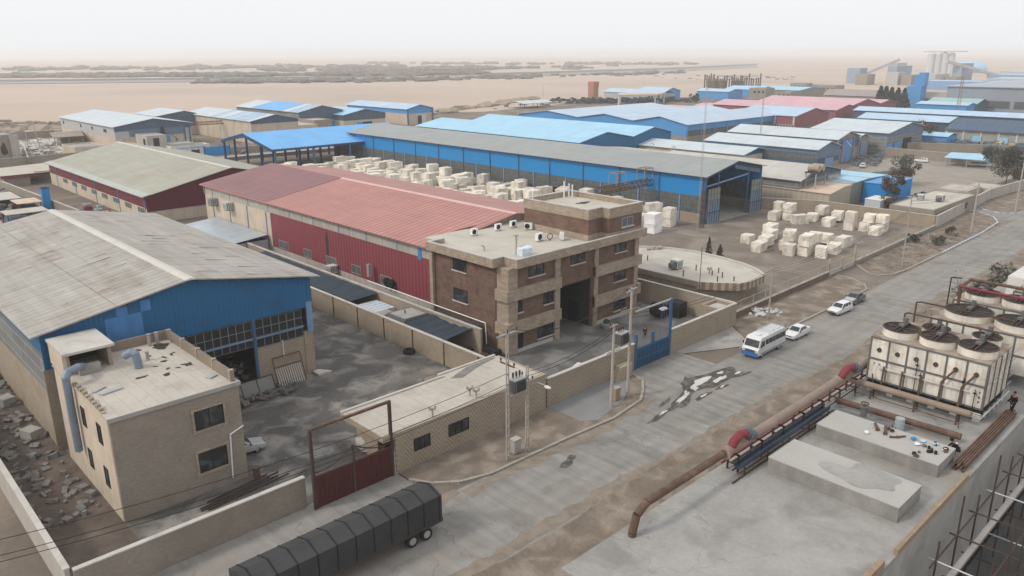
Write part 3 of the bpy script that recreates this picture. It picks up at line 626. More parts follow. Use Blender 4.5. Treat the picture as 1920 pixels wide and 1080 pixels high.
# corner bin enclosure
t = thing('wall_box', 'small roofed brick box in the corner of the right courtyard wall', 'enclosure', (87, 52, 0))
mb = MB(); mb.box(84.9, 88.42, 50.47, 53.3, 0.05, 2.75); mb.build('box_wall', BEIGE, t); mb = MB(); mb.box(85.2, 88.1, 50.8, 53.0, 2.755, 2.82); mb.build('slab', CONCL, t)
mb = MB(); rectring(mb, 84.9, 88.42, 50.47, 53.3, 2.76, 3.2, .25); mb.build('rim', BEIGE, t)

# 4. gatehouse in the front yard
t = thing('gatehouse', 'long low gatehouse with pale flat roof and herringbone brick front in the centre foreground', 'gatehouse', (43, 54, 0))
mb = MB(); mb.box(33.7, 52.2, 50.1, 50.4, 0, 4.0); mb.box(51.9, 52.2, 50.4, 57.2, 0, 4.0); mb.build('front_wall', CHEV, t)
mb = MB(); mb.box(33.9, 52, 56.3, 56.6, 0, 3.75); mb.box(33.9, 34.2, 53.2, 56.3, 0, 3.75); mb.build('rear_wall', BEIGE, t)
mb = MB(); mb.prism([(32.6, 50.5), (51.9, 50.5), (51.9, 57.3), (44.5, 57.3), (44.5, 56.7), (32.6, 56.7)], 3.8, 3.98); mb.build('roof', ROOFB, t)
mb = MB(); mb.box(32.5, 33.68, 50.15, 50.48, 3.5, 4.02); mb.box(32.5, 32.6, 50.48, 56.8, 3.5, 4.02); mb.build('fascia', BEIGE, t)
mb = MB(); mb.box(32.6, 44.4, 56.72, 57.0, 3.6, 4.12); mb.box(44.2, 51.9, 57.32, 57.6, 3.6, 4.12); mb.build('rear_kerb', CONCL, t)
mb = MB(); mb.prism([(44.6, 56.0), (47.6, 57.1), (51.5, 57.2), (51.5, 56.9), (48.8, 56.4), (45.6, 55.3)], 3.985, 4.0); mb.build('roof_stain', SCREED, t)
window(t, 'y', 50.1, 35.6, 37.4, 1.6, 2.8, BLACK, DGLASS, n=3); window(t, 'y', 50.1, 39.5, 41.9, 1.6, 2.8, BLACK, DGLASS, n=3)
mb = MB(); mb.box(33.5, 33.7, 51.0, 52.0, .1, 2.2); mb.build('door', M('brown_door', (.12, .035, .03), .6), t)
for i, (px, py, lb) in enumerate([(811, 781, 'front twin headed vent pipe alone on the gatehouse roof'), (881, 742, 'left of the two close vent pipes on the gatehouse roof'), (893, 746, 'right of the two close vent pipes on the gatehouse roof')]):
    p = at(px, py, 3.98); mb = MB(); mb.cyl(p, .09, 3.98, 4.7, 8); mb.beam((p[0]-.28, p[1]+.1, 4.72), (p[0]+.28, p[1]-.1, 4.72), .16); mb.cyl((p[0]-.25, p[1]+.09), .1, 4.72, 5.0, 8); mb.cyl((p[0]+.25, p[1]-.09), .1, 4.72, 5.0, 8)
    mb.build('vent_pipe', OFFW if False else POLEC, label=lb, category='vent pipe')

# 5. brick office building
t = thing('brick_building', 'three storey red brown brick office building with beige stone bands and open passage', 'office building', (72, 71, 0))
SY = 63.4; WX = 59.0; EX = 84.4; NY = 80.0; HT = 11.2
mb = MB()
mb.box(WX+.25, WX+.55, 65.4, 77.5, 0, HT); mb.box(60.9, 68.25, SY+.1, SY+.4, 0, HT); mb.box(68.25, 74.6, SY+.1, SY+.4, 6.9, HT); mb.box(74.6, 83.9, SY+.1, SY+.4, 0, HT)
mb.box(WX+.3, 61.9, 65.2, 65.4, 0, HT); mb.box(60.9, 61.2, SY+.4, 65.2, 0, HT); mb.box(83.6, 83.9, SY+.4, NY, 0, HT); mb.box(61.8, 83.6, NY-.3, NY, 0, HT); mb.box(61.6, 61.9, 77.5, NY-.3, 0, HT); mb.box(WX+.55, 61.6, 77.2, 77.5, 0, HT)
mb.build('wall', REDBR, t)
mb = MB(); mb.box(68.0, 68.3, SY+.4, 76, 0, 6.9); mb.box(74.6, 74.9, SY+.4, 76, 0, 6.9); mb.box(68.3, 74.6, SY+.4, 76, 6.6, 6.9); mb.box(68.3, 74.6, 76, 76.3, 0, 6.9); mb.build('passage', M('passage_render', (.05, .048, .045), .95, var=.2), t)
for lo, hi in ((2.75, 4.2), (6.95, 8.3)):
    mb = MB(); mb.box(58.95, 68.35, SY-.45, SY+.08, lo, hi); mb.box(58.95, 60.85, SY+.082, 65.15, lo, hi); mb.build('stone_band', STONE, t)
    mb = MB(); mb.box(74.9, 84.6, SY-.45, SY+.08, lo, hi); mb.build('stone_band', STONE, t)
for a, b in ((67.4, 68.3), (74.9, 75.6), (83.3, 84.1)):
    mb = MB(); mb.box(a, b, SY-.2, SY+.06, 0, 11.2); mb.build('stone_pilaster', STONE, t)
mb = MB(); mb.box(59.35, 60.88, 63.2, 65.18, 0, 10.92); mb.build('corner_pilaster', STONE, t)
mb = MB(); mb.box(58.8, 59.2, 76.9, 77.5, 0, 11.1); mb.build('stone_pilaster', STONE, t)
par = [(58.45, 77.6), (58.45, 64.9), (60.2, 64.9), (60.2, 62.6), (85.0, 62.6), (85.0, 80.3), (84.6, 80.3), (84.6, 63.0), (60.6, 63.0), (60.6, 65.3), (58.85, 65.3), (58.85, 77.2), (61.2, 77.2), (61.2, 77.6)]
mb = MB(); mb.prism(ccw(par), 10.95, 12.0); mb.build('parapet', STONE, t)
mb = MB(); mb.prism(ccw([(x_+(-.05 if x_ < 60.3 else .05), y_) if False else (x_, y_) for x_, y_ in par]), 12.002, 12.07); mb.build('parapet_coping', CONCL, t)
mb = MB(); mb.prism(ccw([(58.87, 77.18), (58.87, 65.32), (60.62, 65.32), (60.62, 63.02), (84.58, 63.02), (84.58, 81.5), (61.22, 81.5), (61.22, 77.18)]), 11.25, 11.45); mb.build('roof', ROOFC, t)
for c0, c1, z0_, z1_ in [(63.0, 65.6, 9.25, 10.75), (70.5, 73.1, 9.35, 10.7), (79.2, 81.6, 9.35, 10.75), (65.6, 67.2, 5.2, 6.85), (79.2, 81.7, 5.3, 6.9), (64.6, 67.3, .95, 2.65), (79.4, 81.9, 1.1, 2.7), (60.95+.1, 61.9, 5.2, 6.85)]:
    window(t, 'y', SY+.1, c0, c1, z0_, z1_, BLACK, DGLASS, sill=CONCL)
for c0, c1, z0_, z1_ in [(70.6, 73.2, 9.1, 10.6), (70.5, 73.2, 5.1, 6.75)]: window(t, 'x', WX+.25, c0, c1, z0_, z1_, BLACK, DGLASS, sill=CONCL)
mb = MB(); mb.box(60.95, 67.3, SY-.05, SY+.08, 0.05, .55); mb.box(75.7, 83.2, SY-.05, SY+.08, .05, .55); mb.split('plinth', GREYWALL, t)
mb = MB(); mb.box(61.05, 62.0, SY-.02, SY+.09, .56, 2.5); mb.build('door', BLACK, t)
mb = MB(); mb.box(73.3, 74.5, 69.9, 70.0, .1, 2.4); mb.box(74.5, 74.58, 65.5, 67.5, .1, 3.0); mb.split('passage_door', BLACK, t)
for k in range(9): mb = MB(); mb.box(69.0+.6*k, 69.05+.6*k, 73.9, 73.95, .1, 3.0); mb.build('grille_bar', GALV, t)
mb = MB(); mb.box(68.4, 74.4, 73.88, 73.98, .7, .95); mb.build('passage_rail', CONCL, t)
# stair tower on its roof
t = thing('stair_tower', 'brick stair tower with beige top band rising from the office roof', 'stair tower', (80, 70, 11.46))
TP = [(75.0, 76.5), (75.0, 64.6), (77.6, 64.6), (77.6, 63.3), (84.55, 63.3), (84.55, 76.5)]
sh = lambda d: [(75.0-d, 76.5+d), (75.0-d, 64.6-d), (77.6-d, 64.6-d), (77.6-d, 63.3-d), (84.55+d, 63.3-d), (84.55+d, 76.5+d)]
mb = MB(); mb.prism(ccw(sh(0)), 12.3, 14.3); mb.build('wall', REDBR, t)
mb = MB(); mb.prism(ccw(sh(.04)), 11.47, 12.3); mb.build('plinth_band', STONE, t)
mb = MB()
P_ = sh(.08); Q_ = sh(-.3)
for i in range(6):
    a, b, c_, d_ = P_[i], P_[(i+1) % 6], Q_[(i+1) % 6], Q_[i]; mb.prism(ccw([a, b, c_, d_]), 14.3, 15.6)
mb.build('parapet', STONE, t)
mb = MB()
for i in range(6):
    a, b, c_, d_ = sh(.12)[i], sh(.12)[(i+1) % 6], sh(-.34)[(i+1) % 6], sh(-.34)[i]; mb.prism(ccw([a, b, c_, d_]), 15.6, 15.68)
mb.build('coping', CONCL, t)
mb = MB(); mb.prism(ccw(sh(-.31)), 14.31, 14.9); mb.build('roof', ROOFC, t)
mb = MB(); splat(mb, 81.2, 71.0, 1.1, .7, 14.905, 4); mb.build('roof_puddle', BITUM, t)
window(t, 'y', 63.3, 80.2, 82.6, 12.75, 14.0, GALV, M('sky_lit_glass', (.12, .14, .16), .15, spec=.6), sill=CONCL)
for i, (x_, y_, h_, lb) in enumerate([(76.2, 76.0, 1.5, 'lone white vent pipe at the left corner of the stair tower roof'), (82.2, 75.6, 2.6, 'tallest white vent pipe in the cluster on the stair tower'), (82.9, 75.3, 2.0, 'middle white vent pipe in the cluster on the stair tower'), (83.3, 75.0, 1.7, 'right white vent pipe in the cluster on the stair tower')]):
    mb = MB(); mb.cyl((x_, y_), .11, 14.9, 15.6+h_*.6, 10); mb.cyl((x_, y_), .14, 15.6+h_*.6, 15.7+h_*.6, 10); mb.build('vent_pipe', WHITE, label=lb, category='vent pipe')

# rooftop things
def ac_unit():
    t = thing('air_conditioner', 'x', 'air conditioner'); mb = MB(); mb.box(-.4, .4, -.16, .16, .1, .72); mb.build('casing', WHITE, t)
    mb = MB(); mb.tube((-.1, -.165, .41), (-.1, -.19, .41), .25, 16); mb.build('fan_grille', BLACK, t)
    mb = MB(); mb.box(-.35, -.28, -.14, .14, 0, .1); mb.box(.28, .35, -.14, .14, 0, .1); mb.split('foot', GALV, t); return t
ac = ac_unit(); first = True
for (x_, y_, z_, rz, lb, sc) in [(66.6, 77.6, 11.5, 0, 'white air conditioner under the red gable edge, nearest the left end', 1.3), (71.0, 77.6, 11.5, 0, 'white air conditioner in the middle under the red gable edge', 1.3), (75.0-1.1, 77.6, 11.5, 0, 'white air conditioner under the ridge of the red roof', 1.3),
        (70.6, 69.2, 11.46, .1, 'white air conditioner with round fan standing out on the office roof', 1.5), (73.2, 67.6, 11.46, .9, 'square grey air conditioner on the office roof close to the stair tower', 1.4), (74.3, 75.0, 11.46, -.8, 'dark air conditioner beside the stair tower wall', 1.4)]:
    if first: ac.location = (x_, y_, z_); ac.rotation_euler[2] = rz; ac['label'] = lb; ac.scale = (sc,)*3; first = False; ac['group'] = 'air conditioners on the office roof'
    else: dup(ac, (x_, y_, z_), rz, lb, scale=sc)
mb = MB(); c_ = (71.9, 68.5, 12.0)
for i in range(16):
    a, b = 6.283*i/16, 6.283*(i+1)/16; mb.tube((c_[0]+.38*math.cos(a), c_[1]-.1*math.cos(a), c_[2]+.38*math.sin(a)), (c_[0]+.38*math.cos(b), c_[1]-.1*math.cos(b), c_[2]+.38*math.sin(b)), .05, 6)
mb.tube((c_[0], c_[1], 11.46), (c_[0], c_[1], 11.7), .06); mb.build('hose_ring', BLACK, label='black ring of hose between the two roof air conditioners', category='hose')
p = at(983, 478, 11.46); mb = MB()
mb.box(p[0]-.8, p[0]+.9, p[1]-.5, p[1]+.5, 11.46, 12.3)
for k in range(4): mb.blob((p[0]-.6+.45*k, p[1], 12.3), (.3, .5, .25), k, .2)
mb.build('wrapped_tank', M('pale_blue_wrap', (.62, .70, .76), .5, var=.25, vs=3), label='water cooler wrapped in pale blue white plastic near the front parapet', category='cooler')
p = at(968, 478, 11.46); mb = MB(); mb.cyl(p, .12, 11.46, 13.9, 8); mb.beam((p[0]-.35, p[1]+.1, 13.9), (p[0]+.3, p[1]-.1, 13.9), .14); mb.cyl((p[0]+.2, p[1]-.5), .16, 11.46, 12.6, 8); mb.build('chimney_pipe', POLEC, label='upright chimney pipe with small cross head beside the wrapped cooler', category='chimney pipe')
for px, py, lb in [(908, 470, 'small stub vent near the left parapet of the office roof'), (1003, 428, 'bent grey vent in front of the red ridge')]:
    p = at(px, py, 11.46); mb = MB(); mb.path([(p[0], p[1], 11.46), (p[0], p[1], 12.0), (p[0]-.4, p[1]+.1, 12.15)], .1); mb.build('roof_vent', GALV, label=lb, category='vent')

# 6. red roofed hall
t = shed('red_hall', 'long hall with faded red sheet roof and wine red side wall in the centre', 'factory hall', (61.0, 76.8, 92.6), (79.9, 155.5), (10.15, 12.8, 10.15), [(0, 2.2, PLASTD, 'base_wall')], R_RED, over=.8, cap=CAPP)
ch = [c for c in t.children]
mb = MB(); mb.box(61.78, 62.0, 80.7, 127, 2.2, 8.3); mb.build('red_cladding', W_RED, t)
mb = MB(); mb.box(61.7, 62.0, 127, 154.7, 2.2, 8.3); mb.build('cream_wall', PLASTER, t)
mb = MB(); mb.box(61.85, 62.05, 80.7, 154.7, 8.3, 10.0); mb.build('glazing_strip', M('grimy_strip_glass', (.17, .165, .15), .6, var=.3, vs=.5, streak=.5), t)
for k in range(20): mb = MB(); mb.box(61.74, 61.84, 81+k*3.9, 81.14+k*3.9, 8.3, 9.95); mb.build('strip_post', OFFW if k % 2 else LBSTEEL, t)
for yy in (128.5, 136, 143.5, 151): mb = MB(); mb.box(61.58, 61.69, yy, yy+.2, 0, 8.3); mb.build('column', LBSTEEL, t)
mb = MB(); mb.box(91.6, 91.8, 80.7, 154.7, 2.2, 10.0); mb.build('right_wall', W_RED, t)
mb = MB(); mb.box(62, 91.6, 154.5, 154.7, 2.2, 10.2); mb.build('rear_wall', PLASTD, t)
mb = MB(); mb.exy([(61.2, 10.19), (76.8, 12.84), (76.8, 12.70), (61.2, 10.05)], 127.2, 155.45); mb.v = [(x_, y_, z_+.03) for x_, y_, z_ in mb.v]; mb.build('plum_roof_section', R_DRED, t)
mb = MB(); mb.exy([(62, 9.9), (76.8, 12.4), (91.6, 9.9), (91.6, 9.6), (76.8, 12.0), (62, 9.6)], 81.2, 81.4); mb.exy([(66, 11.5), (87, 11.5), (76.8, 12.1)], 81.5, 81.6); mb.build('gable_truss', RUSTD, t)
for k in range(9): mb = MB(); mb.box(64+k*3, 64.12+k*3, 81.05, 81.19, 9.7, 10.2+min(k, 8-k)*.45); mb.build('truss_post', RUSTD, t)
for (ya, yb, za, zb) in [(121.3, 124.8, 2.4, 3.8), (113.4, 116, 2.4, 3.8), (105.7, 108.8, 2.5, 3.9), (98.6, 101.3, 2.5, 3.9), (90.5, 93.4, 2.3, 3.8)]: window(t, 'x', 61.78, ya, yb, za, zb, GALV, GRILLE)
for yy in (129.5, 134.5, 140): window(t, 'x', 61.7, yy, yy+2, 2.3, 3.1, BLACK, DARK)
mb = MB(); mb.box(61.72, 61.78, 83.1, 83.9, 7.9, 9.5); mb.cyl((61.75, 83.5), .01, 9.5, 9.51); mb.build('arched_window', W_BLUEL, t)
mb = MB(); splat(mb, 0, 0, .5, 2.2, 0, 5); mb.v = [(61.775, 108.2+x_, 5.4+y_) for x_, y_, z_ in mb.v]; mb.f = [f[::-1] for f in mb.f]; mb.build('soot_stain', BITUM, t)
def cooler(label, x_, y_, z_, d=1.2, mat=OFFW, grp=None, rz=0, legs=True, duct_=False):
    t = thing('air_cooler', label, 'air cooler', (0, 0, 0), 0, grp); mb = MB(); mb.box(-d/2, d/2, -d/2, d/2, .15, d*.95); mb.build('casing', mat, t)
    mb = MB(); mb.box(-d/2-.08, d/2+.08, -d/2-.08, d/2+.08, d*.95, d*1.05); mb.build('lid', mat, t)
    for s in ((0, -1), (-1, 0)):
        mb = MB()
        for k in range(4):
            o_ = -d*.36+k*d*.24
            if s[1]: mb.box(o_-.08, o_+.08, -d/2-.02, -d/2-.002, .28, d*.85)
            else: mb.box(-d/2-.02, -d/2-.002, o_-.08, o_+.08, .28, d*.85)
        mb.build('louvre', FRAMEG, t)
    mb = MB(); mb.box(-d/2+.05, d/2-.05, -d/2+.05, d/2-.05, 0, .15); mb.build('base', RUSTD, t)
    if duct_: mb = MB(); mb.exy([(-d/2-.02, .2), (-d/2-.7, .2), (-d/2-1.0, .7), (-d/2-.9, 1.05), (-d/2-.4, 1.15), (-d/2-.02, 1.1)], -.35, .35); mb.build('elbow_duct', FRAMEG, t)
    t.location = (x_, y_, z_); t.rotation_euler[2] = rz; return t
cooler('grey box air cooler hung on the cream wall, the farther of two', 61.0, 149.5, 6.6, 1.5, GALV); cooler('white box air cooler hung on the cream wall, the nearer of two', 61.0, 142.5, 6.7, 1.5)
cooler('white evaporative cooler on the ledge of the red wall below the soot stain', 60.9, 105.8, 1.6, 1.3)
mb = MB(); mb.beam((60.9, 95.0, 3.3), (60.9, 95.0, 5.2), .55); mb.build('flue_box', GALV, label='upright grey flue box on the red wall left of the two black fans', category='flue')
for i, yy in enumerate((91.2, 90.0)):
    mb = MB(); mb.tube((61.1, yy, 3.2), (61.5, yy, 3.2), .6, 16); mb.tube((60.95, yy, 3.2), (61.1, yy, 3.2), .25, 10); mb.beam((61.3, yy, 2.2), (61.3, yy, 2.8), .3); mb.build('blower_fan', BLACK, label=('left' if i == 0 else 'right')+' one of the two round black blower fans on the red wall', category='fan')

# awnings and sheds in the side alley
mb = MB()
for k in range(12):
    for j in range(4):
        pass
def cloth(name, label, x0, x1, y0, y1, zf, nx, ny, mat, cat='awning'):
    mb = MB()
    for i in range(nx+1):
        for j in range(ny+1): mb.v.append((x0+(x1-x0)*i/nx, y0+(y1-y0)*j/ny, zf(i/nx, j/ny)))
    top = [(i*(ny+1)+j, (i+1)*(ny+1)+j, (i+1)*(ny+1)+j+1, i*(ny+1)+j+1) for i in range(nx) for j in range(ny)]
    n = len(mb.v); mb.v += [(a, b, c-.04) for a, b, c in mb.v]; mb.f = [list(f) for f in top] + [[q+n for q in f][::-1] for f in top]; mb.mi = [0]*len(mb.f)
    return mb.build(name, mat, smooth=True, label=label, category=cat)
cloth('awning', 'sagging dark blue tarpaulin awning beside the brick building', 53.2, 58.9, 67.4, 75.4, lambda u, v: 2.75+.5*u-.35*math.sin(3.14*v)+.07*math.sin(28*v+3*u), 10, 40, TARP)
cloth('alley_roof', 'long dark sheet roof over the alley beside the long beige wall', 52.9, 57.2, 87.5, 121, lambda u, v: 2.95+.25*u+.05*math.sin(60*v), 4, 40, TARP)
t = block('alley_hut', 'small grey roofed hut in the alley between tarpaulin and stacked bags', 'hut', 53.4, 57.2, 75.9, 79.7, 3.05, BLOCKG, CONC, .05)
mb = MB(); mb.cyl((55, 78), .08, 3.06, 3.5, 8); mb.build('vent', BLACK, t)
t = thing('metal_locker', 'small open metal locker next to the alley hut', 'locker', (53.9, 80.9, .1)); mb = MB(); mb.box(53.2, 54.9, 80.2, 82.0, .1, 2.7); mb.build('casing', CONC, t); mb = MB(); mb.box(53.19, 53.2, 80.6, 81.7, 1.6, 2.4); mb.box(53.6, 54.6, 80.18, 80.2, 1.5, 2.5); mb.build('opening', BLACK, t)
for i in range(5):
    for j in range(2):
        mb = MB(); zz = .1+j*1.15
        mb.box(53.6, 56.9, 83.0+i*.9, 83.8+i*.9, zz, zz+1.05); mb.build('pale_sack', M('pale_blue_sacks', (.50, .55, .60), .8, var=.35, vs=3), label='pale blue sack stack under the end of the alley roof', category='sack', group='sacks at the end of the alley roof')
mb = MB(); mb.path([(58.6, 92, 3.75), (58.6, 66.5, 3.75), (58.6, 66.3, .6)], .07); mb.build('white_pipe', WHITE, label='thin white pipe running along the side of the red hall and brick building', category='pipe')
mb = MB(); mb.box(57.6, 58.6, 63.6, 66.4, .1, 1.1); mb.build('black_tank', BLACK, label='low black box at the foot of the brick building corner', category='box')
mb = MB(); rd = random.Random(9)
for k in range(26): mb.blob((rd.uniform(54, 57), rd.uniform(62, 67.5), .5+rd.uniform(0, .5)), (.4, .4, .3), k, .4, 6)
mb.build('scrap_pile', RUSTD, kind='stuff', label='dark scrap piled between the two walls below the tarpaulin', category='scrap')
# pale metal lean-to between grey shed and red hall
mb = MB(); mb.add([(53.0, 128, 3.4), (61.4, 128, 4.2), (61.4, 150, 4.2), (53.0, 150, 3.4)], [(0,1,2,3)]); mb.add([(53.0, 128, 3.3), (61.4, 128, 4.1), (61.4, 150, 4.1), (53.0, 150, 3.3)], [(3,2,1,0)])
mb.box(53.0, 61.4, 128.2, 128.4, 0, 3.3); mb.box(53, 53.2, 128.4, 150, 0, 3.25)
mb.build('lean_to', M('shiny_pale_sheet', (.42, .47, .52), .35, .2, var=.2, vs=.4), label='shiny pale metal lean-to roof beside the cream end of the red hall', category='lean-to')

# 7. green roofed shed
t = shed('green_shed', 'shed with olive grey roof, maroon gable and cream side wall behind the near shed', 'factory shed', (55.3, 75.6, 95.5), (172.4, 250), (6.0, 10.4, 6.0), [(0, 3.3, PLASTER, 'cream_wall'), (3.3, None, W_MAR, 'maroon_fascia')], R_GREEN, gable=(W_DRED, 2.6), over=.9, cap=CAPW,
     sidewin=(1.9, 3.25, [185-8.2+8.2*k for k in range(8)], 4.4, OFFW, GRILLE))
mb = MB(); mb.exy([(55.2, 6.02), (57.0, 6.41), (57.0, 6.47), (55.2, 6.08)], 172.3, 250.1); mb.build('eave_strip', M('eave_pale', (.42, .43, .40), .7), t)
for k in range(5): mb = MB(); mb.box(56.08, 56.19, 174+k*17, 174.2+k*17, 0, 5.7); mb.build('downpipe', LBSTEEL, t)
mb = MB(); mb.box(83.5, 86.5, 173.02, 173.15, 2.7, 5.4); mb.build('window', GRILLE, t)
mb = MB(); mb.add([(82, 164, 2.2), (90, 164, 2.2), (90, 172.9, 3.0), (82, 172.9, 3.0), (82, 164, 2.1), (90, 164, 2.1), (90, 172.9, 2.9), (82, 172.9, 2.9)], [(0,1,2,3), (7,6,5,4), (0,4,5,1), (1,5,6,2), (3,7,4,0)])
for xx in (82.2, 86, 89.8): mb.box(xx, xx+.1, 164.2, 164.3, 0, 2.15)
mb.build('small_canopy', R_WHITE, label='small pale metal canopy in front of the maroon gable', category='canopy')

# 8. long blue hall with open near end
t = shed('blue_hall', 'very long hall with grey roof, bright blue side band and open near end', 'factory hall',
     (139.2, 151.6, 164), (88.2, 226), (10.3, 12.6, 10.3), [(0, 2.3, BEIGE, 'base_wall'), (2.3, 6.0, GRILLE, 'glazed_band'), (6.0, None, W_BLUEB, 'blue_cladding')], R_LGREY, over=1.3 if False else .8, cap=None, open_end=True, gutter=DBSTEEL)
for k in range(25):
    yy = 89.2+k*5.55; mb = MB(); mb.box(139.8, 139.98, yy, yy+.3, 0, 6.0 if k % 2 else 10.0); mb.build('column', LBSTEEL if k % 2 else BSTEEL, t)
for k in range(24):
    yy = 89.5+k*5.55
    mb = MB()
    for q in range(1, 8): mb.box(139.93, 139.99, yy+q*.68, yy+q*.68+.06, 2.3, 6)
    for q in range(1, 4): mb.box(139.87, 139.925, yy+.02, yy+5.2, 2.3+q*.93, 2.36+q*.93)
    mb.build('glazing_bars', MULL, t)
mb = MB(); mb.box(139.9, 139.99, 130, 133, 1.2, 3.2); mb.build('opening', BLACK, t)
# near end: frame, truss and folded door leaves
mb = MB(); mb.box(163.1, 163.4, 89.0, 89.3, 0, 10.1); mb.build('corner_column', BSTEEL, t)
mb = MB(); mb.box(139.9, 140.6, 88.8, 89.1, 0, 10.1); mb.build('corner_column', BSTEEL, t)
mb = MB(); mb.exy([(140, 10.0), (151.6, 12.3), (163.2, 10.0), (163.2, 9.6), (151.6, 11.7), (140, 9.6)], 88.9, 89.1); mb.build('end_truss', DBSTEEL, t)
mb = MB(); mb.exy([(152, 12.2), (163.0, 10.1), (163.0, 8.7), (152, 10.8)], 89.2, 89.3); mb.build('end_cladding', W_STEEL, t)
mb = MB(); mb.beam((140.5, 89.4, 7.9), (157.8, 89.4, 9.0), .3); mb.build('door_rail', LBSTEEL, t)
for xx in (145.6, 157.8): mb = MB(); mb.box(xx, xx+.3, 89.2, 89.5, 0, 10.6); mb.build('column', BSTEEL, t)
for (xa, xb) in ((140.8, 145.5), (158.2, 163.0)):
    mb = MB(); mb.box(xa, xb, 88.45, 88.6, .15, 5.0); mb.build('door_leaf', M('grey_blue_door', (.17, .23, .30), .6, var=.2), t)
    strip_glazing(t, 88.55, 'y', xa, xb, 5.05, 7.6, 1.15, 2, GRILLEL, DBSTEEL)
    mb = MB()
    for q in range(6): mb.box(xa+q*(xb-xa-.1)/5, xa+q*(xb-xa-.1)/5+.1, 88.38, 88.44, .15, 5.0)
    mb.box(xa, xb, 88.3, 88.37, 2.4, 2.55); mb.build('door_rib', DBSTEEL, t)
mb = MB(); mb.box(140.5, 163, 92.5, 92.7, 4.6, 7.4); mb.v = [(a, b+0, c) for a, b, c in mb.v]
strip_glazing(t, 163.05, 'x', 90, 225, 4.4, 7.2, 1.3, 3, GRILLEL, DBSTEEL)
mb = MB(); mb.box(147, 157.5, 118, 118.3, 0, 9); mb.build('inner_wall', M('inner_block', (.12, .115, .105), .95, var=.2), t)
mb = MB(); mb.box(140.4, 163, 88.3, 225, .085, .12); mb.build('floor', CONC, t)
# white block stack by the end of the hall wall and blocks
def make_block(name, mat, d, seed):
    rd = random.Random(seed); a, b, h = d; mb = MB(); j = lambda s=.12: rd.uniform(-s, s)
    vs = [(sx*a/2+j(), sy*b/2+j(), z) for z in (0, h*.52, h) for sx, sy in ((-1, -1), (0, -1), (1, -1), (1, 0), (1, 1), (0, 1), (-1, 1), (-1, 0))]
    vs = [(x+(j(.08) if 0 < z < h else 0), y+(j(.08) if 0 < z < h else 0), z+(j(.05) if z > 0 else 0)) for x, y, z in vs]
    fs = [[7,6,5,4,3,2,1,0]] + [[16+i for i in range(8)]] + [(k*8+i, k*8+(i+1) % 8, (k+1)*8+(i+1) % 8, (k+1)*8+i) for k in range(2) for i in range(8)]
    mb.add(vs, fs); me_o = mb.build(name, mat, raw=True); me_o.location = (0, 0, -200); return me_o
PB = [make_block('marble_block', MARB, (2.9, 2.0, 1.75), 1), make_block('marble_block', MARB, (2.4, 2.0, 1.6), 2), make_block('marble_block', MARB, (3.2, 1.9, 1.9), 3), make_block('marble_block', MARB, (2.3, 1.9, 1.9), 4)]
PR = [make_block('stone_block', MARBR, (2.6, 1.8, 1.1), 5), make_block('stone_block', MARBR, (2.2, 1.6, 1.3), 6)]
PW = [make_block('marble_block', MARBW, (2.7, 2.1, 1.9), 7)]
used = set()
def put_block(protos, loc, rz, label, group=None, sc=1, i=None):
    o = random.choice(protos) if i is None else protos[i]
    if id(o) in used or o.location.z > -100: o = o.copy(); col.objects.link(o)
    o.location = loc; o.rotation_euler = (0, 0, rz); o.scale = (sc,)*3; o['label'] = label; o['category'] = 'stone block'
    if group: o['group'] = group
    return o
def BP(px, py, z=.1): return at(1280+px/3, 380+py/3, z)
RY = [  # right yard: pixel of the block's foot in a 3x enlargement, level, size index, turn, label
 (527,100,0,2,.1,'long pale marble block at the left end of the back group in the right yard'),(600,100,0,1,.2,'marble block under another one beside the long left block'),(605,98,1,0,.15,'marble block on top of the pair beside the long left block'),(548,72,.6,3,.1,'small marble block peeping over the long left block of the back group'),
 (665,122,0,2,-.5,'wide marble block turned sideways near the middle of the back group'),(738,106,0,1,.2,'marble block just right of the turned wide one'),(790,88,.5,0,.1,'marble block at the rear of the back group, behind the turned one'),(832,135,0,0,.05,'marble block standing forward in the middle of the back group'),(878,112,.3,0,.25,'rough topped marble block right of the forward middle one'),
 (948,155,0,3,.1,'lower block of the tall two block stack in the back group'),(950,155,1,3,.15,'upper block of the tall two block stack in the back group'),(1036,162,0,1,.1,'lower marble block of the left stack at the right end of the yard'),(1058,160,1,1,.05,'upper marble block of the left stack at the right end of the yard'),(1130,165,0,1,.1,'lower marble block of the right stack at the right end of the yard'),(1128,165,1,1,.05,'upper marble block of the right stack at the right end of the yard'),(1095,185,0,1,.0,'front marble block leaning before the two right end stacks'),
 (372,232,0,1,.1,'lone marble block at the left end of the front group'),(438,278,0,0,.1,'front left marble block of the row of low blocks in the front group'),(478,250,.15,0,.12,'second marble block of the row of low blocks in the front group'),(497,225,.3,0,.1,'third marble block of the row of low blocks in the front group'),(500,200,.55,0,.1,'rearmost marble block of the row of low blocks in the front group'),
 (592,268,0,0,.2,'base block of the tallest stack in the front group'),(605,268,1.06,0,.35,'big rough block on top of the tallest stack in the front group'),(608,298,0,3,.2,'small square marble block before the tallest stack'),(695,300,0,3,.05,'lower block of the stack in the centre of the front group'),(703,300,1.05,2,.15,'long upper block of the stack in the centre of the front group'),(748,272,.95,1,.2,'upper block right behind the long centre one'),
 (788,312,0,3,.3,'marble block at the front right of the front group'),(862,288,0,0,.2,'marble block right of the front right corner block'),(912,252,0,2,.0,'long low marble block at the right end of the front group'),(815,238,.2,1,.1,'small marble block behind the front right blocks')]
for px, py, lv, k, rz, lb in RY:
    p = BP(px, py); put_block(PB, (p[0]+.6, p[1]+.7, .1+lv*1.74), rz, lb, i=k, sc=1.0)
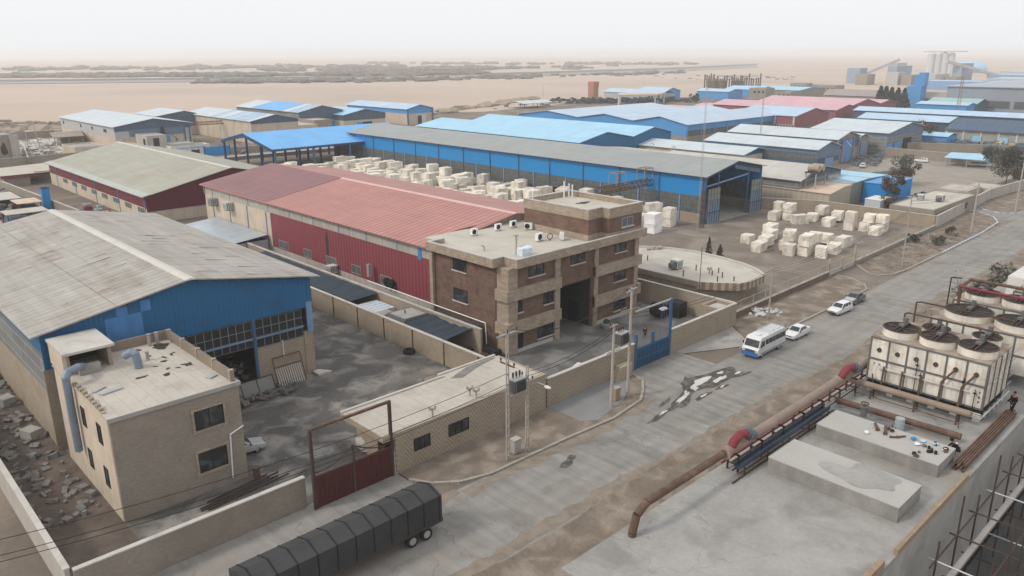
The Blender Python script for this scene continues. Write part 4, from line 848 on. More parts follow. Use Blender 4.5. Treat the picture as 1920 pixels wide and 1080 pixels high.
for px, py, lv, lb in [(1227, 437, 0, 'lower bright white block of the stack right behind the brick building'), (1227, 437, 1, 'upper bright white block of the stack right behind the brick building')]:
    p = at(px, py, .1); put_block(PW, (p[0]+.5, p[1]+.8, .1+lv*1.85), .1, lb, sc=1.1)
for px, py, lv, lb in [(1257, 425, 0, 'lower cream block of the stack beside the hall corner'), (1257, 425, 1, 'upper cream block of the stack beside the hall corner')]:
    p = at(px, py, .1); put_block(PB, (p[0]+.5, p[1]+.8, .1+lv*1.85), .1, lb, sc=1.05, i=3)
GB = 'marble blocks heaped between the red and blue halls'
rd = random.Random(17); nb = 0
for i in range(9):
    for j in range(30):
        x_ = 108.5+i*3.5+rd.uniform(-.7, .7); y_ = 98+j*4.0+rd.uniform(-.8, .8)
        if rd.random() < .07: continue
        red = rd.random() < .17
        if red: put_block(PR, (x_, y_, .1), rd.uniform(-.5, .5), 'reddish brown stone block in the heap between the red and blue halls', 'reddish blocks in the stone heap', rd.uniform(1.1, 1.5))
        else: put_block(PB, (x_, y_, .1), rd.uniform(-.8, .8), 'rough pale marble block on the ground in the heap between the halls', GB, rd.uniform(1.1, 1.5))
        nb += 1
        if not red and rd.random() < .4 and nb < 330:
            put_block(PB, (x_+rd.uniform(-.2, .2), y_, 2.2), rd.uniform(-.45, .45), 'rough pale marble block lying on top of others in the heap', 'upper marble blocks of the heap', rd.uniform(1., 1.35)); nb += 1
for i in range(10):
    put_block(PR, (93+i*1.7+rd.uniform(-.5, .5), 196+rd.uniform(-8, 14), .1), rd.uniform(0, 3), 'reddish brown stone block in the heap between the red and blue halls', 'reddish blocks in the stone heap')

# blue open canopy at the far end of the blue hall
t = thing('blue_canopy', 'big open canopy with sky blue roof on dark blue posts', 'canopy', (132, 231, 0))
xa, xb = 107.8, 162; yn, yr, yf = 216.5, 235.5, 252.5
ZN, ZR, ZF = 8.1, 11.6, 8.4
mb = MB(); mb.exx([(yn, ZN), (yr, ZR), (yf, ZF), (yf, ZF-.15), (yr, ZR-.15), (yn, ZN-.15)], xa, xb); mb.build('roof', R_CANOPY, t)
for x_ in [108.8+k*12.9 for k in range(5)]:
    for y_ in (217, 226, 235.5, 244, 252):
        mb = MB(); mb.box(x_-.3, x_+.3, y_-.2, y_+.2, 0, (interp(y_, yn, ZN, yr, ZR) if y_ < yr else interp(y_, yr, ZR, yf, ZF))-.16); mb.build('post', DBSTEEL if y_ > 217 else BSTEEL, t)
mb = MB(); mb.box(xa, xb, yn+.02, yn+.3, ZN-.75, ZN-.17); mb.build('edge_beam', DBSTEEL, t)
mb = MB(); mb.exx([(yn+.3, ZN-.2), (yr, ZR-.2), (yf-.1, ZF-.2), (yf-.1, ZF-1.1), (yr, ZR-1.3), (yn+.3, ZN-1.0)], xa+.15, xa+.3); mb.build('end_truss', DBSTEEL, t)
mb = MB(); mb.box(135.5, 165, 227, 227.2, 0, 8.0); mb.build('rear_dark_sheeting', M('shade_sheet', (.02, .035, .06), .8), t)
for k in range(3): strip_glazing(t, 226.9, 'y', 137+9*k, 142+9*k, 1.5, 6.5, 1, 4, GRILLE, MULL)
for i in range(6):
    mb = MB(); mb.cbox((118+i*5, 222+(i*37) % 9, .8), (3, 2, 1.4), i*.5); mb.build('dark_crate', RUSTD, label='dark machine box standing under the blue canopy', category='machine', group='boxes under the blue canopy')

# shed behind the blue hall, two bays, and the three bay one
def two_bay(name, label, x0, w1, w2, y0, y1, ze, zr, roof, wallm, gm):
    t = thing(name, label, 'factory hall', (x0+(w1+w2)/2, (y0+y1)/2, 0)); X = [x0, x0+w1/2, x0+w1, x0+w1+w2/2, x0+w1+w2]; Z = [ze, zr, ze, zr, ze]
    mb = MB(); top = list(zip(X, Z)); mb.exy(top + [(a, b-.14) for a, b in top[::-1]], y0, y1); mb.build('roof', roof, t)
    mb = MB(); g = [(X[0]+.8, 0), (X[-1]-.8, 0), (X[-1]-.8, ze)] + [(a, b-.2) for a, b in top[1:-1][::-1]] + [(X[0]+.8, ze)]; mb.exy(g, y0+.7, y0+.9); mb.exy(g, y1-.9, y1-.7); mb.split('gable_wall', gm, t, 2*len(g))
    mb = MB(); mb.box(X[0]+.8, X[0]+1, y0+.9, y1-.9, 0, ze); mb.box(X[-1]-1, X[-1]-.8, y0+.9, y1-.9, 0, ze); mb.split('side_wall', wallm, t); return t
two_bay('blue_roof_hall', 'twin bay hall with light blue roof and dark blue gables behind the long hall', 178.3, 26.4, 22.6, 158, 241, 9, 11.4, R_SKY, W_DNAVY, W_DNAVY)
t = thing('sawtooth_hall', 'hall with three pale blue roof ridges and blue gables beyond the twin bay hall', 'factory hall', (300, 221, 0))
Yb = [273, 253, 234, 219, 203.5, 190, 176.5]; Zb = [7.4, 9.9, 8.0, 10.2, 8.2, 10.6, 7.9]; x0, x1 = 262.5, 342
mb = MB(); top = list(zip(Yb, Zb)); mb.exx(top + [(a, b-.15) for a, b in top[::-1]], x0, x1); mb.build('roof', R_PALEBX, t)
mb = MB(); g = [(272, 3.2), (177.3, 3.2), (177.3, 7.9)] + [(a, b-.2) for a, b in top[1:-1][::-1]] + [(272, 7.3)]; mb.exx(g, x0+.8, x0+1); mb.exx(g, x1-1, x1-.8); mb.split('blue_gable', W_BLUEM, t, 2*len(g))
mb = MB(); mb.box(x0+.8, x1-.8, 177.1, 177.3, 5.4, 7.8); mb.box(x0+.8, x1-.8, 272, 272.2, 0, 7.4); mb.split('blue_side', W_BLUEM, t)
mb = MB(); mb.box(x0+.8, x1-.8, 177.05, 177.3, 0, 3.2); mb.box(x0+.8, x0+1, 177.3, 272, 0, 3.2); mb.build('brick_base', BEIGED, t)
strip_glazing(t, 177.2, 'y', x0+1, x1-1, 3.25, 5.35, 1.6, 2, GRILLE, FRAMEG)
for k in range(9): mb = MB(); mb.box(x0+.8+k*9.6, x0+1.4+k*9.6, 176.9, 177.04, 0, 7.7); mb.build('column', LBSTEEL, t)

# 9. sheds beyond on the left
GR = 'row of sheds at the desert edge'
def far_left(name, label, x, y, z, roof, bands, gm, gz, **k):
    return shed(name, label, 'shed', x, y, z, bands, roof, gable=(gm, gz), over=k.pop('over', .8), **k)
t = far_left('shed', 'pale roofed shed at the far left with dark blue glazed gable and blue doors', (94.9, 110.2, 125.5), (317.9, 391), (9, 11.5, 9), R_WHITE, [(0, 4.6, PLASTER, 'cream_wall'), (4.6, None, GREYWALL, 'grey_band')], W_STEELD, 7.2)
strip_glazing(t, 318.6, 'y', 101, 122, 5.0, 7.6, 1.1, 3, W_STEEL, MULL); 
mb = MB(); mb.box(106, 116, 318.45, 318.6, .1, 4.6); mb.build('blue_door', W_BLUEM, t)
for xx in (121.6, 123.6): mb = MB(); mb.box(xx, xx+.5, 318.2, 318.5, 0, 8.6); mb.build('column', BSTEEL, t)
for yy, dy in ((385, 0), (360, 0), (345, 0), (330, 0), (328, 0)): mb = MB(); mb.box(95.5, 95.68, yy, yy+1, 6.4, 7.6); mb.build('window', BLACK, t)
t = far_left('shed', 'grey roofed shed with slate gable behind the pale far left shed', (126.6, 139.5, 152.9), (362, 391), (9, 10.9, 7.6), R_WHITE, [(0, 4, PLASTER, 'cream_wall'), (4, None, W_STEELD, 'slate_cladding')], W_STEELD, 4.2)
t = far_left('shed', 'pale roofed shed with thin blue roof stripes above a row of narrow wall panels', (143.2, 154.6, 166), (305, 374), (9, 11.3, 9), R_WHITE, [(0, 8.2, PLASTER, 'cream_wall')], W_STEELD, 7.8)
for k, yy in enumerate([310, 312.5, 315, 317.5, 320, 322.5, 327, 330, 340, 343]):
    mb = MB(); mb.exy([(143.2, 9.02), (154.6, 11.32), (154.6, 11.36), (143.2, 9.06)], yy, yy+.55); mb.build('blue_stripe', R_CANOPY, t)
for k in range(9): mb = MB(); mb.box(143.85, 143.98, 308+k*7, 308.3+k*7, 0, 8.5); mb.build('wall_post', OFFW, t)
t = far_left('shed', 'shed with half white and half blue roof and slate gable at the desert edge', (182.1, 195.2, 207.6), (336.8, 404), (9, 11.8, 9), R_WHITE, [(0, 5, PLASTER, 'cream_wall'), (5, None, BLOCKG, 'grey_band')], W_STEELD, 4.9)
mb = MB(); mb.exy([(182.1, 9.02), (195.2, 11.82), (195.2, 11.88), (182.1, 9.08)], 353, 385); mb.build('blue_roof_sheets', R_CANOPY, t)
for yy in (339, 342, 345): mb = MB(); mb.exy([(182.1, 9.02), (195.2, 11.82), (195.2, 11.88), (182.1, 9.08)], yy, yy+.8); mb.build('blue_stripe', R_CANOPY, t)
mb = MB(); mb.box(195, 199, 337.3, 337.45, .1, 4.2); mb.build('dark_door', BLACK, t); mb = MB(); mb.box(199.2, 203.4, 337.3, 337.45, .1, 4.2); mb.build('blue_door', W_BLUEM, t)
t = far_left('shed', 'small blue roofed shed with slate gable and blue door between two larger sheds', (201, 213.5, 226.4), (328.2, 356), (7.2, 9.6, 7.2), R_SKY, [(0, 4.4, PLASTER, 'cream_wall'), (4.4, None, W_STEELD, 'slate_cladding')], W_STEELD, 4.8)
mb = MB(); mb.box(209, 212, 328.7, 328.85, .1, 3.4); mb.build('blue_door', W_BLUEM, t); mb = MB(); mb.box(212.2, 217.5, 328.7, 328.85, .1, 3.4); mb.build('dark_door', BLACK, t)
t = far_left('shed', 'cream shed with bright blue fascia and pale blue roof standing alone at the desert edge', (238.8, 247.6, 256.8), (329.2, 387), (8, 10.1, 8), R_PALEB, [(0, 5.6, PLASTER, 'cream_wall'), (5.6, None, W_BLUEM, 'blue_cladding')], W_BLUEM, 8.4)
mb = MB(); mb.box(246.4, 248.6, 329.7, 329.85, .1, 4.4); mb.build('dark_door', BLACK, t); mb = MB(); mb.box(248.7, 251.6, 329.7, 329.85, .1, 4.6); mb.build('white_door', OFFW, t)
for xx in (239.6, 255.6): mb = MB(); mb.box(xx, xx+.6, 329.4, 329.68, 0, 7.9); mb.build('column', BSTEEL, t)
t = block('annex_building', 'low cream building with roof clutter between the striped shed and the half blue shed', 'building', 167, 181.5, 318, 353, 4.6, PLASTER, ROOFB, .3)
for k in (169, 174): window(t, 'y', 318, k, k+2, 1.6, 3, BLACK, DGLASS)
for k in (322, 330, 338): window(t, 'x', 167, k, k+2, 1.6, 3, BLACK, DGLASS)
t = block('annex_building', 'taller beige block behind the low cream building at the desert edge', 'building', 182, 191, 322, 336, 6.0, BEIGED, ROOFB, .3)
t = block('house', 'unfinished grey two storey house beside the far left shed', 'house', 98, 105, 292, 303, 7.0, PLASTD, CONC, .4); window(t, 'y', 292, 100.2, 102.3, 3.6, 6.4, BLACK, DARK, n=1); window(t, 'y', 292, 100.5, 102.6, .5, 2.4, BLACK, DARK, n=1); window(t, 'x', 98, 293.5, 295.5, 2.0, 6.2, BLACK, DARK, n=1)
t = block('house', 'lower grey block wing right of the unfinished two storey house', 'house', 105.2, 114, 290, 298, 3.8, PLASTD, CONC, .3); window(t, 'y', 290, 106, 107.2, .2, 2.4, BLACK, DARK, n=1); window(t, 'y', 290, 109.5, 111.7, 1.2, 2.8, BLACK, DARK)
t = block('house', 'low cream house with three small windows left of the grey house', 'house', 92, 98, 300, 309, 3.6, PLASTER, CONC, .3); window(t, 'y', 300, 93, 94.2, 1.2, 2.4, BLACK, DARK, n=1); window(t, 'y', 300, 96, 97, 1.2, 2.4, BLACK, DARK, n=1)
t = block('house', 'cream single storey house with a parapet in front of the far left shed', 'house', 78, 88, 306, 322, 3.4, PLASTER, CONC, .5)
for k in range(3): window(t, 'y', 306, 79+k*2.8, 79.8+k*2.8, .9, 2.1, BLACK, DARK, n=1)
mb = MB(); mb.add([(81, 345, 4.3), (92, 345, 4.3), (96, 362, 4.9), (84, 362, 4.9), (81, 345, 4.15), (92, 345, 4.15), (96, 362, 4.75), (84, 362, 4.75)], [(0,1,2,3), (7,6,5,4), (0,4,5,1), (1,5,6,2), (2,6,7,3), (3,7,4,0)])
for q in ((81.5, 345.5), (91.5, 345.5), (86.5, 345.5), (95, 361)): mb.box(q[0], q[0]+.25, q[1], q[1]+.25, 0, 4.4)
mb.box(86, 95, 355, 361, 0, 4.1); mb.build('shade_roof', [BEIGED], label='flat dusty shade roof on posts left of the far left shed', category='shade roof')
wall('long dusty boundary wall at the desert edge on the far left', [(20, 396), (94, 396)], 3, BEIGED)
wall('low wall slanting across the far left stone yard', [(62, 300), (72, 352)], 2.4, BEIGED)
wall('boundary wall behind the maroon trimmed low building', [(30, 300), (93, 303)], 2.5, BEIGED)
t = block('tower_house', 'tall dusty tower house with arched window cut by the left edge', 'house', 48, 61, 310, 326, 9, BEIGED, CONC, .4); mb = MB(); splat(mb, 0, 0, .8, 2.4, 0, 3); mb.v = [(57.5+a, 309.98, 4.6+b) for a, b, c in mb.v]; mb.build('arched_window', DARK, t); mb = MB(); mb.box(59.5, 62, 309, 311, 0, 9.2); mb.build('corner_pier', PLASTD, t)
mb = MB(); rd = random.Random(41)
for k in range(170): mb.blob((rd.uniform(66, 92), rd.uniform(318, 382), .2), (rd.uniform(.5, 2.6), rd.uniform(.5, 2.2), rd.uniform(.3, 1.3)), k, .4, 6)
mb.build('stone_waste', SCREE, kind='stuff', label='pale stone waste spread over the far left yard', category='rubble')
mb = MB()
for k in range(110): mb.blob((rd.uniform(62, 80), rd.uniform(305, 335), .2), (rd.uniform(.4, 1.8), rd.uniform(.4, 1.6), rd.uniform(.3, 1.4)), k, .4, 6)
mb.build('dark_scrap', SCREED, kind='stuff', label='dark scrap strewn before the pale stone waste', category='scrap')
t = thing('low_building', 'low building with cream roof and maroon fascia at the left edge', 'building', (52, 262, 0))
mb = MB(); mb.prism([(44.5, 251), (57.5, 252.5), (64, 275), (47, 270)], 3.0, 3.2); mb.build('roof', ROOFB2, t)
mb = MB(); mb.prism([(44.4, 250.6), (54.5, 250.8), (54.5, 251.1), (44.4, 250.95)], 2.4, 3.25); mb.build('fascia', W_MAR, t); mb = MB(); mb.box(53.2, 60, 253, 253.4, 2.5, 3.35); mb.build('fascia', W_MAR, t)
mb = MB(); mb.box(45.2, 51.5, 251.3, 262, 0, 2.98); mb.box(51.5, 60, 262, 262.3, 0, 2.98); mb.build('wall', BEIGED, t)
mb = MB(); mb.box(53.9, 54.2, 253.8, 254.1, 0, 2.98); mb.build('post', RUSTD, t)
t = thing('blue_chimney', 'square bright blue duct standing before the green roofed shed', 'chimney', (45.5, 208, 0)); mb = MB(); mb.box(44.4, 46.0, 207.4, 209, 0, 4.9); mb.build('casing', W_BLUEB, t); mb = MB(); rectring(mb, 44.3, 46.1, 207.3, 209.1, 4.9, 5.2, .2); mb.build('rim', GATEB, t)
rd = random.Random(50)
wall('narrow beige wall running behind the blue chimney duct', [(44.0, 262), (47.2, 190)], 1.9, BEIGED)
for k in range(8):
    a = (52.5+rd.uniform(-1.2, 1.2), 186+k*2.2)
    mb = MB(); mb.ring(a, .45, .95, .1, 1.0+.3*(k % 2), 14); mb.build('machine_part', [RUSTD, GALV, REDP, GALV][k % 4] if k % 4 != 2 else REDP, label='round machine part stored along the cream wall of the green roofed shed', category='machine part', group='machine parts along the cream wall')
mb = MB()
for k in range(120): mb.cbox((rd.uniform(32, 42.5), rd.uniform(180, 240), rd.uniform(.2, 1.9)), (rd.uniform(.4, 2), rd.uniform(.3, 1.2), rd.uniform(.2, .8)), rd.uniform(0, 3), rd.uniform(-.4, .4))
mb.build('junk_heap', M('mixed_junk', (.17, .15, .14), .8, var=.8, vs=.5), kind='stuff', label='heap of mixed junk at the left edge beyond the near shed', category='junk')
for (x0, x1, y0, y1, z0, m_, lb) in [(33, 41, 188, 194, 3.0, ROOFB2, 'rusty pale sheet roof over the junk at the left edge'), (38, 43, 202, 209, 2.8, R_BEIGE, 'small pink beige sheet roof further up the junk yard'), (34, 41, 212, 224, 2.6, R_DUST, 'grey sheet roof with rags on it at the left edge')]:
    t = thing('scrap_shelter', lb, 'shelter', ((x0+x1)/2, (y0+y1)/2, 0)); mb = MB(); mb.box(x0, x1, y0, y1, z0, z0+.15); mb.build('roof', m_, t)
    for a in (x0+.2, x1-.4):
        for b in (y0+.2, y1-.4): mb = MB(); mb.box(a, a+.2, b, b+.2, 0, z0-.01); mb.build('post', RUSTD, t)
    mb = MB(); mb.box(x0+.5, x1-.5, y0+.5, y1-.5, 0, z0*.6); mb.build('stored_goods', W_BLUE if z0 == 3.0 else BLACK, t)
# red gantry crane far left
def gantry(label, x, y, L, H, mat, rz=0, legs=2):
    t = thing('gantry_crane', label, 'gantry crane', (0, 0, 0))
    for s in (-.7, .7):
        mb = MB(); mb.beam((-L/2, s, H), (L/2, s, H), .22); mb.beam((-L/2, s, H+1.2), (L/2, s, H+1.2), .22); n = int(L/1.5)
        for k in range(n): a = -L/2+L*k/n; mb.beam((a, s, H), (a+L/n/2, s, H+1.2), .12); mb.beam((a+L/n/2, s, H+1.2), (a+L/n, s, H), .12)
        mb.build('girder', mat, t)
    for e in ([-1, 1] if legs == 2 else [1]):
        for s in (-1, 1):
            mb = MB(); mb.beam((e*(L/2-2.5), s*.7, H), (e*(L/2-2.5), s*2.6, .1), .25); mb.build('leg', mat, t)
        mb = MB()
        for k in range(1, 6): mb.beam((e*(L/2-2.5), -.7-1.9*k/6, H*(1-k/6)), (e*(L/2-2.5), .7+1.9*k/6, H*(1-k/6)), .12)
        mb.build('leg_bracing', mat, t)
    t.location = (x, y, .05); t.rotation_euler[2] = rz; return t
gantry('rusty red gantry crane in the yard between the two far left sheds', 139, 333, 25, 6.5, M('crane_red', (.26, .09, .06), .8, var=.2), 0, 1)
t = gantry('long brown lattice gantry crane over the marble yard behind the stair tower', 139, 103, 32, 7.0, RUST, .0)
for k, (dx, w_) in enumerate([(-10.5, 3.0), (-1, 3.0), (6.5, 2.6)]):
    mb = MB()
    for a in (-w_/2, w_/2):
        for b in (-1, 1): mb.beam((139+dx+a, 103+b, 8.4), (139+dx+a, 103+b, 10.9), .14)
    for b in (-1, 1): mb.beam((139+dx-w_/2, 103+b, 10.9), (139+dx+w_/2, 103+b, 10.9), .16)
    for a in (-w_/2, w_/2): mb.beam((139+dx+a, 102, 10.9), (139+dx+a, 104, 10.9), .16)
    if k == 2: mb.box(139+dx-3.2, 139+dx-1.4, 102, 104, 9.6, 10.4)
    mb.build('hoist_frame', M('hoist_tan', (.32, .22, .14), .8, var=.3), t)
mb = MB(); rd = random.Random(61)
for k in range(120): mb.blob((rd.uniform(122, 175), rd.uniform(276, 300), .2), (rd.uniform(.4, 2.4), rd.uniform(.4, 2), rd.uniform(.3, 1.8)), k, .4, 6)
mb.build('stone_rubble', SCREED, kind='stuff', label='grey broken stone around the far left gantry crane', category='rubble')
t = block('gate_office', 'cream gate office with blue lettered sign board beyond the green roof', 'office', 104, 118, 286, 292, 3.1, WHITEP, CONC, .6)
mb = MB(); rd = random.Random(4)
for k in range(12): mb.box(106+k*.9, 106.4+k*.9+rd.uniform(0, .3), 285.95, 285.99, 2.4+rd.uniform(0, .2), 2.7+rd.uniform(0, .3))
mb.build('sign_writing', W_BLUEM, t); mb = MB(); mb.box(111, 114, 285.93, 285.99, .1, 1.9); mb.build('window', BLACK, t)
t = thing('yard_gate', 'wide plain blue sheet gate beyond the green roof', 'gate', (117, 278.5, 0)); mb = MB(); mb.box(112.8, 122, 278.4, 278.55, .1, 3.3); mb.build('leaf', W_BLUEB, t); mb = MB(); mb.box(112.5, 112.8, 278.3, 278.6, 0, 3.6); mb.build('post', DBSTEEL, t); mb = MB(); mb.box(122, 122.3, 278.3, 278.6, 0, 3.6); mb.build('post', DBSTEEL, t)
rect('far_lane', 110, 260, 262, 274, .1, M('pale_lane', (.34, .32, .30), .9, var=.1))
wall('low brown wall along the lane beyond the blue canopy', [(122.5, 278.5), (175, 276), (240, 262)], 2.4, BEIGED)
wall('low dark kerb wall seen under the blue canopy', [(112, 261), (176, 258.5)], 1.2, BLOCKG)

# ---------------------------------------------------------------- right hand estate
mb = None
t = shed('tank_shed', 'dusty white roofed shed carrying a water tank stand right of the long blue hall', 'shed', (170.6, 182.5, 193.5), (83, 127), (6.6, 9.0, 7.0), [(0, None, BLOCKG, 'block_wall')], R_DUST, gable=W_STEELD, over=.7)
mb = MB(); mb.box(185, 191, 83.2, 83.6, 1.5, 6.2); mb.build('weathered_panel', PLASTD, t)
t = thing('water_tank', 'pair of rusty round water tanks on a tall steel stand beside the dusty white roof', 'water tank', (176, 82.2, 0))
for a in (173.6, 178.4):
    for b in (81.0, 83.4): mb = MB(); mb.box(a-.12, a+.12, b-.12, b+.12, 0, 8.2); mb.build('stand_leg', GALV, t)
mb = MB(); mb.box(173.2, 178.8, 80.7, 83.7, 8.2, 8.4); mb.build('platform', RUSTD, t)
for a in (175.0, 177.0): mb = MB(); mb.tube((a, 80.9, 9.2), (a, 83.5, 9.2), .85, 18); mb.build('tank', M('stained_tank', (.36, .30, .24), .7, var=.35, vs=1), t)
t = shed('white_roof_shed', 'shed with plain whitish roof and deep blue gable patch behind the water tank', 'shed', (208, 216, 227), (119.5, 165), (6.0, 7.6, 5.6), [(0, None, PLASTER, 'wall')], R_WHITE, gable=W_DNAVY, over=.7)
t = shed('white_roof_shed', 'flat looking dusty roofed shed with two small roof hooks beside the long hall ridge', 'shed', (165.5, 180, 198), (120, 166), (6.3, 7.8, 6.3), [(0, None, PLASTD, 'wall')], R_DUST, over=.7)
for i, (px, py) in enumerate([(1222, 277), (1262, 283)]):
    p = at(px, py, 7.7); mb = MB(); mb.path([(p[0]-.9, p[1], 6.8), (p[0]-.9, p[1], 8.6), (p[0], p[1], 9.2), (p[0]+.9, p[1], 8.6), (p[0]+.9, p[1], 6.8)], .12, 6); mb.build('roof_hook', GALV, label=['left', 'right'][i]+' bent steel pipe frame on the dusty roof behind the long hall', category='pipe frame')
t = shed('beige_long_shed', 'long beige metal shed with a peach roof along the stone yard wall', 'shed', (171, 178.5, 182.5), (76, 120), (4.4, 5.3, 5.2), [(0, None, M('beige_cladding', (.45, .39, .31), .7, var=.08, rib=('y', 1.3, .06)), 'cladding')], R_BEIGE, gable=PLASTD, over=.25)
t = shed('blue_patch_shed', 'shed with patchy grey and sky blue roof right of the beige long shed', 'shed', (182.6, 192, 204), (76.5, 101), (5.3, 5.6, 5.2), [(0, None, M('dull_grey_green', (.22, .22, .19), .8, var=.15), 'wall')], R_SKY, gable=None, over=.2)
mb = MB(); mb.add([(182.7, 76.5, 5.33), (194, 76.5, 5.6), (190.5, 101, 5.58), (182.7, 101, 5.33)], [(0,1,2,3)]); mb.build('grey_roof_patch', roofm('dull_teal_sheet', (.26, .33, .36)), t)
t = thing('blue_cabin', 'bright blue metal cabin at the right end of the patchy roofed shed', 'cabin', (198, 76, 0)); mb = MB(); mb.box(189.5, 204, 70.5, 76.4, 0, 4.9); mb.build('cladding', W_BLUEB, t); mb = MB(); mb.box(189.3, 204.2, 70.3, 76.45, 4.9, 5.05); mb.build('roof', W_BLUEM, t)
t = thing('white_cabin', 'small plain white cabin in front of the bright blue cabin', 'cabin', (185, 69, 0)); mb = MB(); mb.box(180.5, 186.5, 68.5, 72, 0, 2.6); mb.build('body', M('pale_cabin', (.50, .54, .57), .6), t); mb = MB(); mb.box(180.4, 186.6, 68.4, 72.1, 2.6, 2.7); mb.build('roof', WHITE, t)
wall('brown wall with posts closing the back of the right stone yard', [(163.8, 92), (170.9, 78), (171.2, 53.6)], 2.6, BEIGE, posts=(-1, 5))
def rows(data):
    for (nm, lb, x, y, z, rf, bands, gm, kw) in data:
        t = shed(nm, lb, 'shed', x, y, z, bands, rf, gable=gm, over=kw.get('over', .7))
        yield t, x, y, z
RW = list(rows([
 ('pale_roof_shed', 'front shed of the two long pale roofed sheds right of the water tank', (219.3, 227.4, 235.3), (102.4, 141), (8, 9.9, 8), R_WHITE, [(0, 3.6, BEIGED, 'brick_wall'), (3.6, 6.6, W_STEELD, 'dark_band'), (6.6, None, W_STEEL, 'steel_cladding')], (W_STEEL, 5.2), {}),
 ('pale_roof_shed', 'second of the two long pale roofed sheds, with the tall blue door', (249.7, 258.6, 267.7), (110.4, 151), (8, 10.1, 8), R_WHITE, [(0, 4.6, BEIGED, 'brick_wall'), (4.6, 6.8, W_STEELD, 'dark_band'), (6.8, None, W_STEEL, 'steel_cladding')], (BEIGED, 8.2), {}),
 ('small_pale_shed', 'narrow pale roofed shed attached right of the second long pale shed', (268.2, 274, 279.5), (112, 122), (7, 8.1, 7), R_WHITE, [(0, None, BEIGED, 'brick_wall')], W_STEEL, {}),
 ('red_shed', 'wine red shed with pale blue roof in the middle distance on the right', (330.5, 348.5, 364), (166.1, 197), (8, 10.8, 8), R_PALEB, [(0, 4.2, GRILLEL, 'glazed_band'), (4.2, None, W_BRICKR, 'red_cladding')], (W_BRICKR, 3.0), {}),
 ('grey_roof_shed', 'shed with wide greyish roof and blue doors on the right', (281.9, 302.1, 316), (107.1, 136), (8, 10.6, 8.4), R_WHITE, [(0, 6.5, BLOCKG, 'block_wall'), (6.5, None, W_STEEL, 'cladding')], W_STEEL, {}),
 ('pink_roof_shed', 'nearest of the big dusty pink roofed sheds with red gable', (378.7, 392, 405), (170, 240), (8, 10.2, 8), R_PINK, [(0, 4, BLOCKG, 'block_wall'), (4, None, W_BRICKR, 'red_cladding')], (W_BRICKR, 5), {}),
 ('pink_roof_shed', 'largest dusty pink roofed shed with plum gable', (406.5, 428, 446), (176, 231), (8, 11.2, 8), R_PINK, [(0, 4, BLOCKG, 'block_wall'), (4, None, W_BRICKR, 'red_cladding')], (W_BRICKR, 4), {}),
 ('pink_roof_shed', 'small pink roofed shed at the right end of the pink roofs', (449, 462, 475), (178, 200), (7.5, 9.3, 7.5), R_PINK, [(0, None, W_BRICKR, 'red_cladding')], W_BRICKR, {}),
 ('pale_blue_shed', 'long pale blue roofed shed before the dark open hall on the right', (341.2, 350, 358.5), (107.3, 144), (8, 9.8, 8), R_PALEB, [(0, None, W_STEELD, 'dark_wall')], W_STEELD, {}),
 ('pale_blue_shed', 'second long pale blue roofed shed running to the right edge', (385.1, 392, 399), (90, 165), (8, 9.6, 8), R_PALEB, [(0, None, W_STEELD, 'dark_wall')], W_STEELD, {}),
 ('twin_small_shed', 'small shed with pale roof and blue wall before the large grey factory', (457.1, 465, 472), (136.1, 162), (8, 9.1, 8), R_PALEB, [(0, None, W_BLUEM, 'blue_cladding')], W_BLUEM, {}),
 ('twin_small_shed', 'teal grey roofed shed behind the small blue walled shed', (474.4, 486, 497), (136.9, 163), (8, 10.2, 8), R_TEAL, [(0, None, W_STEELD, 'dark_wall')], W_STEELD, {}),
 ('pink_low_shed', 'low pink roofed shed with a blue end wall left of the red shed', (404, 414, 424), (243, 268), (5, 6.2, 5), R_PINK, [(0, None, W_BLUEM, 'blue_cladding')], W_BLUEM, {}),
 ('pink_low_shed', 'pink roofed shed right behind the three ridge blue hall', (367.5, 378, 390), (243, 268), (5, 6.6, 5), R_PINK, [(0, None, W_DNAVY, 'navy_wall')], W_DNAVY, {}),
 ('blue_small_shed', 'small bright blue shed with pale roof below the substation', (544, 553, 566), (330, 360), (6, 7.8, 6), R_PALEB, [(0, None, W_BLUEM, 'blue_cladding')], W_BLUEM, {}),
 ('blue_small_shed', 'bright blue shed right of the one below the substation', (590, 603, 616), (330, 362), (6, 8.4, 6), R_SKY, [(0, None, W_BLUEM, 'blue_cladding')], W_BLUEM, {}),
 ('blue_roof_house', 'building with light blue roof and open blue side right of the cream towers', (600, 622, 645), (301, 345), (6, 8.0, 6), R_SKY, [(0, None, BEIGED, 'wall')], W_BLUEM, {}),
 ('brown_long_shed', 'long brown grey roofed shed in front of the conifers on the right', (559, 566, 575), (178, 262), (5.5, 9.5, 5.5), R_BROWN, [(0, None, BEIGED, 'wall')], BEIGED, {}),
 ('workshop', 'grey workshop with pale roof and open dark end near the desert on the right', (484.7, 493.8, 503.6), (350.1, 406), (6, 8.4, 6), R_PALEB, [(0, None, W_LGREY, 'grey_wall')], W_STEELD, {}),
 ('blue_gable_shed', 'light blue gabled shed behind the grey workshop', (513.5, 523.8, 535.6), (367.5, 395), (6.2, 8.9, 6.2), R_PALEB, [(0, None, W_BLUEM, 'blue_cladding')], W_BLUEM, {}),
]))
